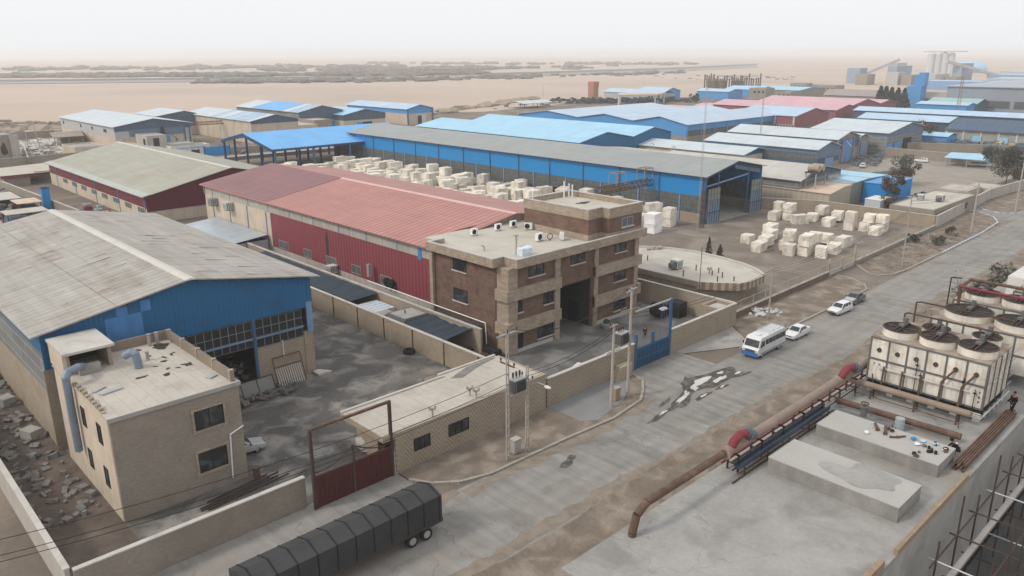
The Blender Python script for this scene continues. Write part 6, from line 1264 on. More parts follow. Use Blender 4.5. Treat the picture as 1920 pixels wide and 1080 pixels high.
# masts
def mast(label, x, y, h, w_=.6, r=.05, m_=RUST):
    t = thing('lattice_mast', label, 'mast', (x, y, 0)); mb = MB(); c4 = [(-w_/2, -w_/2), (w_/2, -w_/2), (w_/2, w_/2), (-w_/2, w_/2)]
    for a in c4: mb.tube((x+a[0], y+a[1], 0), (x+a[0]*.6, y+a[1]*.6, h), r, 5)
    mb.build('legs', m_, t); mb = MB(); n = int(h/1.2)
    for k in range(n):
        f0, f1 = 1-.4*k/n, 1-.4*(k+1)/n
        for i in range(4): a, b = c4[i], c4[(i+1) % 4]; mb.tube((x+a[0]*f0, y+a[1]*f0, h*k/n), (x+b[0]*f1, y+b[1]*f1, h*(k+1)/n), r*.6, 4, cap=False)
    mb.build('bracing', m_, t); return t
mast('slender lattice radio mast rising behind the right end of the long blue hall', 131.5, 84.5, 31, .35, .014, M('pale_mast', (.42, .37, .33), .8))
mast('rusty lattice post leaning at the near corner of the open blue hall', 137.2, 87.4, 8, .8, .08, RUST)
mast('tall red and white lattice tower before the grey factory', 413, 127, 24, 1.4, .07, M('mast_red_brown', (.30, .20, .16), .8))
mast('thin lattice mast above the second long pale roof', 250, 138, 20, .5, .03, M('pale_mast2', (.36, .32, .30), .8))
for (px, py, h_, lb) in [(1018, 200, 9, 'thin mast standing on the sand near the open shelter'), (1206, 160, 10, 'thin lamp mast behind the grey workshop roof')]:
    p = at(px, py); mb = MB(); mb.cyl(p, .3, 0, h_*1.6, 6, .2); mb.build('thin_mast', GREYWALL, label=lb, category='mast')

# ------------------------------------------------------------ vehicles (front towards local +x)
def plate(mb, pts, off=.012):
    p = [Vector(q) for q in pts]; n = (p[1]-p[0]).cross(p[2]-p[0]).normalized()*off; k = len(p)
    return mb.add([q+n for q in p]+[q for q in p], [list(range(k)), [i+k for i in range(k)][::-1]] + [(i, i+k, (i+1) % k+k, (i+1) % k) for i in range(k)])
CARW = M('car_white', (.70, .71, .71), .25, var=.04, spec=.5); CARG = M('car_grey', (.15, .15, .145), .3, .3, var=.06); CARS = M('car_silver', (.48, .49, .49), .3, .2); LAMP = M('lamp_lens', (.55, .53, .5), .15); TAIL = M('tail_red', (.25, .01, .01), .3)
def loft(mb, st):
    "st: (x, halfwidth, zbot, ztop) stations, rounded box section"
    n = len(st); vs = []
    for x, hw, zb, zt in st:
        zm = zb+(zt-zb)*.55
        vs += [(x, -hw*.9, zb), (x, -hw, zb+.12), (x, -hw, zm), (x, -hw*.93, zt-.04), (x, -hw*.8, zt), (x, hw*.8, zt), (x, hw*.93, zt-.04), (x, hw, zm), (x, hw, zb+.12), (x, hw*.9, zb)]
    m_ = 10; fs = [(k*m_+i, (k+1)*m_+i, (k+1)*m_+(i+1) % m_, k*m_+(i+1) % m_) for k in range(n-1) for i in range(m_)] + [list(range(m_)), [(n-1)*m_+i for i in range(m_)][::-1]]
    return mb.add(vs, fs)
def wheels(t, xs, hw, r, wdt=.2):
    for x in xs:
        for s in (-1, 1):
            mb = MB(); mb.tube((x, s*(hw-wdt), r), (x, s*hw, r), r, 18); o = mb.build('wheel', RUBBER, t)
            mb = MB(); mb.tube((x, s*hw, r), (x, s*(hw+.012), r), r*.6, 14); mb.build('rim', GALV, o)
def car(label, loc, rz, paint, style='sedan', group=None, hood=None):
    t = thing('parked_car', label, 'car', (0, 0, 0), 0, group); L = 2.2
    tail = -1.62 if style == 'sedan' else -2.05
    mb = MB(); loft(mb, [(-2.2, .70, .38, .80), (-2.12, .80, .24, .96), (-1.5, .84, .2, 1.0), (-.4, .85, .2, .97), (.75, .85, .2, .94), (1.5, .83, .2, .84), (2.08, .77, .24, .72), (2.2, .66, .34, .60)]); mb.build('body', paint, t)
    if hood: mb = MB(); plate(mb, [(.95, -.7, .935), (2.0, -.6, .75), (2.0, .6, .75), (.95, .7, .935)], .012); mb.build('bonnet', hood, t)
    zr = 1.40 if style == 'sedan' else 1.44; rb = -1.05 if style == 'sedan' else -1.75
    B = [(tail, .70), (1.0, .74)]; T = [(rb, .56), (.22, .57)]; zb = .93
    c = [(tail, -.74, zb), (1.0, -.76, zb), (1.0, .76, zb), (tail, .74, zb), (rb, -.56, zr-.03), (.22, -.58, zr-.03), (.22, .58, zr-.03), (rb, .56, zr-.03), (rb+.1, -.46, zr), (.1, -.48, zr), (.1, .48, zr), (rb+.1, .46, zr)]
    mb = MB(); mb.add(c, [(0,1,5,4), (1,2,6,5), (2,3,7,6), (3,0,4,7), (4,5,9,8), (5,6,10,9), (6,7,11,10), (7,4,8,11), (8,9,10,11)]); mb.build('roof', paint, t)
    def lerp(a, b, u): return tuple(a[i]+(b[i]-a[i])*u for i in range(3))
    def quad(i, j, k, l, u0, u1, v0, v1):
        a, b, c_, d = c[i], c[j], c[k], c[l]; f = lambda u, v: lerp(lerp(a, b, u), lerp(d, c_, u), v); return [f(u0, v0), f(u1, v0), f(u1, v1), f(u0, v1)]
    mb = MB(); plate(mb, quad(1, 2, 6, 5, .06, .94, .1, .95)); mb.build('windscreen', DGLASS, t)
    mb = MB(); plate(mb, quad(3, 0, 4, 7, .08, .92, .15, .92)); mb.build('rear_window', DGLASS, t)
    for (i, j, k, l) in ((0, 1, 5, 4), (2, 3, 7, 6)):
        for u0, u1 in ((.12, .48), (.52, .86)) if style == 'sedan' else ((.06, .3), (.34, .6), (.64, .88)):
            mb = MB(); plate(mb, quad(i, j, k, l, u0, u1, .12, .88)); mb.build('side_window', DGLASS, t)
    for s in (-1, 1):
        mb = MB(); mb.box(2.1, 2.2, s*.62-.13, s*.62+.13, .56, .68); mb.build('headlight', LAMP, t); mb = MB(); mb.box(-2.2, -2.12, s*.62-.12, s*.62+.12, .68, .84); mb.build('tail_light', TAIL, t)
        mb = MB(); mb.box(.72, .84, s*.86-.08, s*.86+.08, .94, 1.06); mb.build('mirror', BLACK, t)
    mb = MB(); mb.box(2.16, 2.25, -.7, .7, .34, .5); mb.build('bumper', paint if style == 'sedan' else BLACK, t); mb = MB(); mb.box(2.19, 2.21, -.42, .42, .54, .64); mb.build('grille', BLACK, t); mb = MB(); mb.box(-2.25, -2.17, -.72, .72, .38, .54); mb.build('bumper', BLACK, t)
    wheels(t, (-1.3, 1.32), .83, .3)
    t.location = loc; t.rotation_euler[2] = rz; return t
car('white saloon car parked right behind the minibus', (90.7, 42.6, .1), math.pi, CARW)
car('white hatchback parked in front of the dark grey saloon on the street', (104.0, 43.0, .1), math.pi-.06, CARW, 'hatch')
car('dark grey saloon with pale bonnet and roof parked behind the white hatchback', (110.0, 43.6, .1), math.pi, CARG, hood=CARS)
car('white car parked in the brick building courtyard behind the front wall', (61.4, 53.4, .1), .3, CARW, 'hatch')
car('silver saloon half hidden behind the near beige annex', (25.6, 63.2, .1), -.15, CARS)
G2 = 'cars under the carport'
for px, py, rz, lb, pt in [(1618,314,.2,'white car at the left end of the far car lot beside the scrap',CARW),(1700,302,.1,'white and blue wreck lying low in the middle of the far car lot',CARW),(1727,304,1.7,'white hatchback facing away at the middle of the far car lot',CARW),(1825,311,1.9,'left white car under the light blue carport',CARW),(1843,312,1.9,'right white car under the light blue carport',CARW),(1704,281,.2,'white pickup like car behind the low inner wall of the far lot',CARW),(1637,306,.5,'dark wreck at the scrap corner of the far lot',CARG),(1548+8,301,.1,'white car far behind the blue canopy lane',CARW)]:
    if px == 1556: p = (186, 268, .1)
    else: p = at(px, py, .1)
    car(lb, p, rz, pt, 'hatch')
mb = MB()
for k in range(60): q = at(rd.uniform(1600, 1650), rd.uniform(296, 314)); mb.cbox((q[0], q[1], .6), (rd.uniform(.6, 2.4), rd.uniform(.5, 1.5), rd.uniform(.4, 1.4)), rd.uniform(0, 3), rd.uniform(-.3, .3))
mb.build('car_scrap', M('mixed_car_scrap', (.14, .15, .16), .6, var=.8, vs=.8), kind='stuff', label='scrap and car parts heaped by the doors of the long pale sheds', category='scrap')
for i, (px, py) in enumerate([(1685, 382), (1702, 372), (1728, 368)]):
    q = at(px+30, py-2); car(['white van like car half hidden by the brown tree', 'dark car in the small yard behind the low office', 'white car next to the shrubs behind the low office'][i], (q[0], q[1], .1), .4+i, [CARW, CARG, CARW][i], 'hatch')
# minibus
t = thing('minibus', 'old white minibus with blue lower front and roof rack parked on the street', 'minibus', (0, 0, 0))
BW = M('bus_white', (.68, .69, .69), .35, var=.08, vs=1.5, streak=.15); BB = M('bus_blue', (.05, .16, .38), .4)
mb = MB()
prof = [(3.3, .45), (3.3, 1.15), (3.12, 1.38), (2.75, 2.28), (2.5, 2.5), (-3.1, 2.55), (-3.25, 2.35), (-3.3, .45)]
n = len(prof); vs = [(x, s*(1.05 if z < 1.5 else 1.05-.12*(z-1.5)), z) for s in (-1, 1) for x, z in prof]
mb.add(vs, [list(range(n))[::-1], [i+n for i in range(n)]] + [(i, (i+1) % n, (i+1) % n+n, i+n) for i in range(n)]); mb.build('body', BW, t)
mb = MB(); plate(mb, [(3.11, -.92, 1.42), (3.11, .92, 1.42), (2.79, .88, 2.22), (2.79, -.88, 2.22)], .015); mb.build('windscreen', DGLASS, t)
mb = MB(); mb.box(3.3, 3.34, -1.03, 1.03, .5, .78); mb.build('blue_front_panel', BB, t)
mb = MB(); mb.box(3.3, 3.36, -.62, .62, .82, 1.1); mb.build('grille', M('grille_blue_grey', (.05, .08, .14), .5), t)
mb = MB(); mb.box(3.3, 3.48, -1.05, 1.05, .36, .5); mb.build('bumper', BB, t)
for s in (-1, 1):
    mb = MB(); mb.tube((3.3, s*.8, .95), (3.37, s*.8, .95), .13, 12); mb.build('headlight', LAMP, t)
    mb = MB(); mb.box(-3.2, 2.6, s*1.05 if s > 0 else -1.065, 1.065 if s > 0 else -1.05, .5, .72); mb.build('side_stripe', M('stripe_grey_blue', (.30, .36, .44), .5), t)
    for k in range(6):
        a = 1.62-k*.82; mb = MB(); yy = 1.04-.0; plate(mb, [(a, s*1.045, 1.52), (a-.7, s*1.045, 1.52), (a-.7, s*.985, 2.12), (a, s*.985, 2.12)][::(1 if s > 0 else -1)], .02); mb.build('side_window', DGLASS, t)
    mb = MB(); plate(mb, [(2.72, s*1.045, 1.45), (1.85, s*1.045, 1.45), (1.85, s*.985, 2.1), (2.5, s*.985, 2.1)][::(1 if s > 0 else -1)], .02); mb.build('cab_window', DGLASS, t)
    mb = MB(); mb.box(2.85, 2.95, s*1.2-.06, s*1.2+.06, 1.5, 1.85); mb.build('mirror', BLACK, t)
mb = MB()
for s in (-.8, .8): mb.tube((-3.0, s, 2.78), (.6, s, 2.78), .03, 6)
for k in range(10): mb.tube((-3.0+k*.4, -.8, 2.78), (-3.0+k*.4, .8, 2.78), .025, 6)
for k in range(4):
    for s in (-.8, .8): mb.tube((-3+k*1.2, s, 2.5), (-3+k*1.2, s, 2.78), .025, 6)
mb.tube((.6, -.8, 2.95), (.6, .8, 2.95), .03, 6); mb.tube((-3, -.8, 3.0), (-3, .8, 3.0), .03, 6); mb.build('roof_rack', GALV, t)
mb = MB(); mb.box(1.3, 1.9, -.3, .3, 2.52, 2.62); mb.build('roof_hatch', BW, t)
wheels(t, (-1.75, 2.25), 1.02, .38, .25)
t.location = (83.0, 42.9, .1); t.rotation_euler[2] = math.pi
# covered truck in the foreground
t = thing('covered_truck', 'long truck with dark grey tarpaulin cover in the bottom foreground', 'truck', (0, 0, 0))
mb = MB(); mb.exx([(-1.35, 1.3), (1.35, 1.3), (1.35, 3.3), (0, 3.75), (-1.35, 3.3)], -6.0, 9.3); mb.build('tarpaulin', TARPB, t)
for k in range(11): mb = MB(); q = -5.8+k*1.45; mb.exx([(-1.38, 1.3), (-1.351, 1.3), (-1.351, 3.3), (0, 3.76), (1.351, 3.3), (1.351, 1.3), (1.38, 1.3), (1.38, 3.33), (0, 3.80), (-1.38, 3.33)], q, q+.09); mb.build('hoop', BLACK, t)
mb = MB(); mb.box(-6.1, 9.4, -1.3, 1.3, 1.0, 1.29); mb.build('bed', RUSTD, t)
mb = MB(); mb.exx([(-1.2, .7), (1.2, .7), (1.2, 2.2), (1.05, 2.95), (-1.05, 2.95), (-1.2, 2.2)], 9.7, 11.9); mb.build('cab', M('truck_cab', (.14, .16, .17), .4, var=.1), t)
mb = MB(); mb.box(11.9, 11.93, -1.0, 1.0, 1.9, 2.7); mb.build('windscreen', DGLASS, t)
for s in (-1, 1): mb = MB(); mb.box(11.4, 11.6, s*1.45-.12, s*1.45+.12, 1.8, 2.3); mb.build('mirror', BLACK, t)
wheels(t, (-4.6, -3.3, 10.6), 1.25, .5, .35)
t.location = (25.2, 42.0, .1); t.rotation_euler[2] = math.pi
# flip so that the tailboard points up the street

# ------------------------------------------------------------ people
def skinobj(name, pts, edges, radii, mat, parent=None, sub=1):
    me = bpy.data.meshes.new(name); me.from_pydata(pts, edges, []); o = bpy.data.objects.new(name, me); col.objects.link(o); o.parent = parent
    sk = o.modifiers.new('skin', 'SKIN'); sk.use_smooth_shade = True
    lay = me.skin_vertices[0].data if me.skin_vertices else None
    if lay is None:
        bm_ = __import__('bmesh').new(); bm_.from_mesh(me); bm_.verts.layers.skin.verify(); bm_.to_mesh(me); bm_.free(); lay = me.skin_vertices[0].data
    for i, r in enumerate(radii): lay[i].radius = (r, r) if isinstance(r, (int, float)) else r
    lay[0].use_root = True
    ss = o.modifiers.new('sub', 'SUBSURF'); ss.levels = sub; ss.render_levels = sub; me.materials.append(mat); return o
def person(label, loc, rz, top, bottom, bend=.25, stride=.12, crouch=False):
    P = [(0,0,.95), (0,0,1.15), (0,0,1.38), (.0,0,1.50), (.02,0,1.60), (.02,0,1.72)]
    if crouch: P = [(-.1,0,.38), (0,0,.55), (.12,0,.74), (.2,0,.84), (.28,0,.92), (.33,0,1.03)]
    Rr = [.10, .10, .10, .05, .085, .07]; Ed = [(0,1), (1,2), (2,3), (3,4), (4,5)]
    tp = [P[0], P[1], P[2]]; tr = [.15, .15, .16]; te = [(0,1), (1,2)]; bp = [(P[0][0], 0, P[0][2]+.05)]; br = [.15]; be = []
    for s in (-1, 1):
        sh, el, wr = (0, s*.19, 1.40), (-.03, s*.25, 1.12), (bend, s*.22, .92); pm = (bend+.03, s*.215, .86)
        if crouch: sh, el, wr, pm = (.14, s*.19, .76), (.34, s*.24, .5), (.52, s*.14, .36), (.56, s*.135, .33)
        i = len(P); P += [sh, el, wr, pm]; Rr += [.045, .035, .028, .032]; Ed += [(2, i), (i, i+1), (i+1, i+2), (i+2, i+3)]
        for f in range(5):
            j = len(P); dy = (-.03+.02*f) if f < 4 else 0; L_ = (.07, .08, .085, .07)[f] if f < 4 else .05
            base = (pm[0]+(.01 if f < 4 else .03), pm[1]+dy, pm[2]-.02); P += [base, (base[0]+.02+(0 if f < 4 else .02), base[1]-.0, base[2]-L_)]; Rr += [.01, .008]; Ed += [(i+3, j), (j, j+1)]
        i = len(tp); tp += [sh, el, (wr[0]*.92, wr[1], wr[2]+.01)]; tr += [.08, .062, .05]; te += [(2, i), (i, i+1), (i+1, i+2)]
        hp, kn, an, ft = (0, s*.09, .9), (.03+s*stride*.4, s*.10, .50), (s*stride-.02, s*.10, .09), (s*stride+.15, s*.11, .04)
        if crouch: hp, kn, an, ft = (-.1, s*.1, .36), (.3, s*.18, .44), (.0, s*.14, .1), (.18, s*.15, .04)
        i = len(P); P += [hp, kn, an, ft]; Rr += [.06, .05, .035, .038]; Ed += [(0, i), (i, i+1), (i+1, i+2), (i+2, i+3)]
        i = len(bp); bp += [hp, kn, (an[0], an[1], .13)]; br += [.10, .078, .065]; be += [(0, i), (i, i+1), (i+1, i+2)]
    o = skinobj('person', P, Ed, Rr, SKIN); o['label'] = label; o['category'] = 'person'
    skinobj('jacket', tp, te, tr, top, o); skinobj('trousers', bp, be, br, bottom, o)
    hd = P[5]; ho = (hd[0]-.02, 0, hd[2]-.02); mb = MB(); mb.blob(ho, (.10, .09, .09) if not crouch else (.14, .13, .14), 1, .03, 12); mb.build('hair' if not crouch else 'hood', HAIR, o, True)
    if crouch: mb = MB(); mb.blob((.02, 0, .78), (.08, .07, .06), 2, .2, 8); mb.build('back_print', WHITE, o); mb = MB(); mb.blob((.6, .12, .3), (.07, .05, .05), 3, .2, 8); mb.build('glove', REDP, o); o.location = loc; o.rotation_euler[2] = rz; return o
    mb = MB(); mb.box(.10, .115, -.04, -.02, 1.655, 1.665); mb.box(.10, .115, .02, .04, 1.655, 1.665); mb.split('eye', BLACK, o)
    mb = MB(); mb.box(.095, .13, -.01, .01, 1.61, 1.65); mb.build('nose', SKIN, o); mb = MB(); mb.box(.09, .108, -.03, .03, 1.575, 1.585); mb.build('mouth', TAIL, o)
    o.location = loc; o.rotation_euler[2] = rz; return o
person('man in dark blue clothes standing behind the blue street gate', (75.9, 55.5, .1), -2.0, NAVY, NAVY, .2, .08)
person('worker in black clothes standing on the deck edge beside the cooling tower', (58.3, 11.55, 11.0), 2.6, BLKCL, BLKCL, .3, .14)
person('crouching worker in black hooded jacket with white back print beside the farther plinth', (49.6, 12.3, 11.0), 1.9, BLKCL, BLKCL, crouch=True)

# ------------------------------------------------------------ factory roof deck with cooling towers (right foreground)
DK = 11.0
t = thing('deck_building', 'tall concrete building whose flat roof deck carries the cooling towers on the right', 'building', (66, 16, 0))
mb = MB(); mb.box(24, 112, 11.0, 21.5, 0, DK-.25); mb.build('wall', CONC, t); mb = MB(); mb.box(23.8, 112.2, 10.8, 21.7, DK-.25, DK); mb.build('deck', DECK, t)
mb = MB(); mb.box(24, 35, 10.8, 11.1, DK, DK+.5); mb.box(36.5, 47, 10.75, 10.95, DK, DK+.35); mb.build('edge_board', M('worn_timber', (.30, .22, .15), .9, var=.3, vs=2), t)
mb = MB(); mb.box(-10, 110, -20, 10.7, 0, 3.2); mb.build('low_roof', M('dark_low_roof', (.09, .088, .085), .9, var=.4, vs=.3), label='dark low roof beyond the right edge of the deck', category='low roof')
def slab(label, x0, x1, y0, y1, h, seed): t = thing('machine_plinth', label, 'concrete plinth', ((x0+x1)/2, (y0+y1)/2, DK)); mb = MB(); mb.box(x0, x1, y0, y1, DK, DK+h-.06); mb.build('body', M('cast_concrete', (.26, .25, .23), .9, var=.28, vs=.9, streak=.4), t); mb = MB(); mb.box(x0-.01, x1+.01, y0-.01, y1+.01, DK+h-.06, DK+h); mb.build('top', M('floated_concrete', (.40, .385, .36), .85, var=.1, vs=.5), t); return t
slab('near concrete plinth with a damp patch on the deck', 39.4, 42.6, 11.9, 19.4, .95, 1); slab('farther concrete plinth with pipe offcuts and tools on it', 45.8, 48.7, 12.1, 19.5, .85, 2)
mb = MB(); splat(mb, 41.2, 14.6, 1.3, 2.0, DK+.955, 9); mb.build('damp_patch', DECK, label='damp patch on top of the near concrete plinth', category='stain')
# big pipe along the road side edge
t = thing('main_pipe', 'fat tan pipe with red bends running along the street side edge of the deck', 'pipe', (46, 21, DK))
mb = MB(); mb.tube((37.2, 20.95, DK+1.5), (84, 21.1, DK+1.5), .31, 16); mb.build('pipe_run', PIPE, t)
mb = MB(); mb.tube((29.5, 20.95, DK+1.5), (36.9, 20.95, DK+1.5), .22, 14); mb.path([(29.5, 20.95, DK+1.5), (28.7, 20.95, DK+1.1), (28.4, 20.95, DK+.2), (28.4, 20.95, DK-8)], .22, 14); mb.build('thin_run', RUST, t)
mb = MB(); mb.ring((0, 0), .22, .42, -.06, .06, 16); mb.v = [(37.0+z, 20.95+x, DK+1.5+y) for x, y, z in mb.v]; mb.build('flange', PIPE, t)
for x_ in (38.6, 53.2):
    pts = [(x_-.9, 20.9, DK+1.7), (x_-.7, 20.85, DK+2.05), (x_-.3, 20.75, DK+2.3), (x_+.15, 20.6, DK+2.3)]; mb = MB(); mb.path(pts, .27, 14)
    for q in pts[1:-1]: mb.blob(q, (.275,)*3, 2, 0, 12)
    mb.build('red_bend', REDP, t); mb = MB(); mb.tube(pts[-1], (x_+.75, 20.45, DK+2.05), .3, 14); mb.tube((x_+.3, 20.55, DK+2.2), (x_+.42, 20.52, DK+2.15), .38, 14); mb.build('coupling', TEALV, t)
for k in range(9):
    x_ = 38+k*2.7
    mb = MB(); mb.beam((x_, 21.25, DK), (x_, 21.25, DK+1.15), .1); mb.beam((x_, 20.55, DK), (x_, 20.55, DK+1.15), .1); mb.beam((x_, 20.5, DK+1.1), (x_, 21.4, DK+1.1), .1); mb.beam((x_, 20.55, DK+.45), (x_, 21.25, DK+.45), .08); mb.build('pipe_support', RUSTD, t)
for k, (y_, z_, r_) in enumerate([(21.35, .5, .07), (20.75, .75, .06), (20.62, .3, .05)]): mb = MB(); mb.tube((37.5, y_, DK+z_), (57, y_, DK+z_), r_, 8); mb.build('side_tube', [REDP, RUST, RUSTD][k], t)
t = thing('cable_trough', 'blue grey steel trough on short legs alongside the tan pipe', 'trough', (44, 20.4, DK)); mb = MB(); mb.box(37.6, 49.2, 20.15, 20.6, DK+.5, DK+.56); mb.box(37.6, 49.2, 20.15, 20.2, DK+.56, DK+.82); mb.box(37.6, 49.2, 20.55, 20.6, DK+.56, DK+.82); mb.build('channel', M('trough_blue', (.06, .075, .10), .5, var=.3, vs=1), t)
mb = MB(); mb.beam((37.4, 20.05, DK+.4), (49.4, 20.05, DK+.4), .08); mb.beam((36.6, 20.05, DK+.06), (49.4, 20.05, DK+.06), .08); mb.build('rail', RUSTD, t)
for k in range(5): mb = MB(); mb.beam((38+k*2.7, 20.1, DK), (38+k*2.7, 20.1, DK+.5), .08); mb.build('leg', RUSTD, t)
# pipes lying across the deck
def lyingpipe(label, a, b, r, m_, name='pipe', flg=False):
    mb = MB(); mb.tube(a, b, r, 14); 
    if flg: v = (Vector(b)-Vector(a)).normalized(); mb.tube(Vector(b)-v*.15, Vector(b), r*1.4, 14)
    return mb.build(name, m_, label=label, category='pipe')
lyingpipe('long rust brown pipe lying across the deck between plinth and tower', (51.1, 20.6, DK+.45), (51.4, 12.6, DK+.45), .22, RUST)
lyingpipe('short fat grey pipe lying behind the farther plinth', (49.6, 20.0, DK+.35), (49.7, 16.2, DK+.35), .24, PIPEG)
t = thing('valve', 'upright grey valve standing between the grey and the rust brown pipe', 'valve', (50, 18, DK)); mb = MB(); mb.cyl((49.7, 18.1), .2, DK+.4, DK+1.2, 12); mb.cyl((49.7, 18.1), .3, DK+1.2, DK+1.28, 12); mb.build('body', PIPEG, t); mb = MB(); mb.ring((49.7, 18.1), .2, .27, DK+1.45, DK+1.52, 14); mb.cyl((49.7, 18.1), .03, DK+1.28, DK+1.5, 6); mb.beam((49.45, 18.1, DK+1.48), (49.95, 18.1, DK+1.48), .03); mb.build('handwheel', RUST, t)
t = thing('oil_drum', 'blue grey steel drum standing on the deck by the farther plinth', 'drum', (50.6, 16.1, DK)); mb = MB(); mb.lathe([(.29, 0), (.29, .28), (.305, .3), (.29, .32), (.29, .58), (.305, .6), (.29, .62), (.29, .9)], (50.4, 16.0, DK), 20); mb.build('shell', M('drum_blue_grey', (.36, .40, .43), .5, var=.15, vs=2), t); mb = MB(); mb.cyl((50.4, 16.0), .27, DK+.9, DK+.905, 20); mb.cyl((50.5, 16.1), .04, DK+.905, DK+.93, 8); mb.build('lid', GALV, t)
def offcut(label, px, py, L_, r, ang, m_=RUST, z_=DK+.86):
    p = at(px, py, z_); d = (math.cos(ang)*L_/2, math.sin(ang)*L_/2); mb = MB(); a, b = (p[0]-d[0], p[1]-d[1], z_+r), (p[0]+d[0], p[1]+d[1], z_+r)
    mb.tube(a, b, r, 12); v = (Vector(a)-Vector(b)).normalized(); mb.tube(a, Vector(a)+v*.06, r*1.5, 12); return mb.build('pipe_offcut', m_, label=label, category='pipe piece')
offcut('rusty pipe piece on the farther plinth, nearest the drum to the left', 1643, 802, .8, .09, .55); offcut('longer rusty flanged pipe piece left of the drum', 1660, 808, 1.1, .09, .35); offcut('short dark flanged pipe piece by the drum foot', 1669, 807, .4, .09, .9, RUSTD)
offcut('small rusty elbow piece, left of two on the farther plinth', 1678, 821, .5, .06, -.9); offcut('small rusty elbow piece, right of two on the farther plinth', 1690, 820, .55, .06, -.6)
rdd = random.Random(12)
for k in range(14):
    q = at(1712+rdd.uniform(0, 62), 836+rdd.uniform(-4, 20), DK+.86); mb = MB(); r_ = rdd.uniform(.08, .17)
    mb.ring((q[0], q[1]), r_*.5, r_, DK+.86, DK+.86+rdd.uniform(.08, .2), 12); mb.build('flange_ring', rdd.choice((BLACK, BLACK, PIPEG, RUST)), label='dark flange ring among the loose fittings on the farther plinth', category='flange', group='loose fittings on the farther plinth')
for i, (px, py, m_, lb) in enumerate([(1713, 824, W_BLUEB, 'bright blue cap lying on the farther plinth'), (1730, 829, R_PALEB, 'pale blue can lying on the farther plinth'), (1754, 834, R_PALEB, 'pale blue rag among the fittings'), (1720, 834, WHITE, 'white rag among the fittings'), (1625, 812, WHITE, 'white plastic scrap by the rusty offcuts'), (1772, 845, WHITE, 'white cloth at the end of the fittings heap')]):
    q = at(px, py, DK+.86); mb = MB(); mb.blob((q[0], q[1], DK+.93), (.2, .16, .08), i+3, .3, 8); mb.build('rag', m_, label=lb, category='rag' if 'rag' in lb or 'cloth' in lb else 'litter')
for k in range(15): lyingpipe('long rusty steel tube in the bundle along the right edge of the deck', (47.5+.3*(k % 3), 11.25+.14*(k % 5), DK+.1+.13*(k//5)), (58.0+.4*(k % 2), 11.25+.14*(k % 5), DK+.1+.13*(k//5)), .06, RUST, 'steel_tube')
for o in [o for o in col.objects if o.name.startswith('steel_tube')]: o['group'] = 'steel tubes bundled along the deck edge'
mb = MB()
for a, b in (((38, 9.3, 8.4), (64, 9.3, 8.4)), ((38, 6.6, 7.6), (64, 6.6, 7.6))): mb.beam(a, b, .3, .2)
q = MB(); q.v = mb.v[8:]; q.f = [list(f) for f in mb.f[:6]]; q.mi = [0]*6; mb.v = mb.v[:8]; mb.f = mb.f[:6]; mb.mi = mb.mi[:6]
PBM = M('pale_beam', (.34, .32, .30), .8, var=.2); mb.build('steel_beam', PBM, label='pale steel beam running just below the right edge of the deck', category='steel beam'); q.build('steel_beam', PBM, label='lower pale steel beam farther out from the deck edge', category='steel beam')
t = thing('scaffold', 'dark tube scaffolding standing against the right side of the deck building', 'scaffold', (52, 9, 0))
for k in range(8):
    for y_ in (7.4, 9.9): mb = MB(); mb.tube((40+k*3.2, y_, 3.2), (40+k*3.2, y_, 11.9 if k % 2 else 10.6), .05, 6); mb.build('standard', RUSTD, t)
    mb = MB(); mb.tube((40+k*3.2, 6.9, 6.6), (40+k*3.2, 10.3, 6.6), .05, 6); mb.tube((40+k*3.2, 6.9, 9.4), (40+k*3.2, 10.3, 9.4), .05, 6); mb.split('transom', GALV if k % 3 == 0 else RUSTD, t, 12)
for z_ in (6.7, 9.5):
    for y_ in (7.4, 9.9): mb = MB(); mb.tube((39, y_, z_), (64, y_, z_), .05, 6); mb.build('ledger', RUSTD, t)

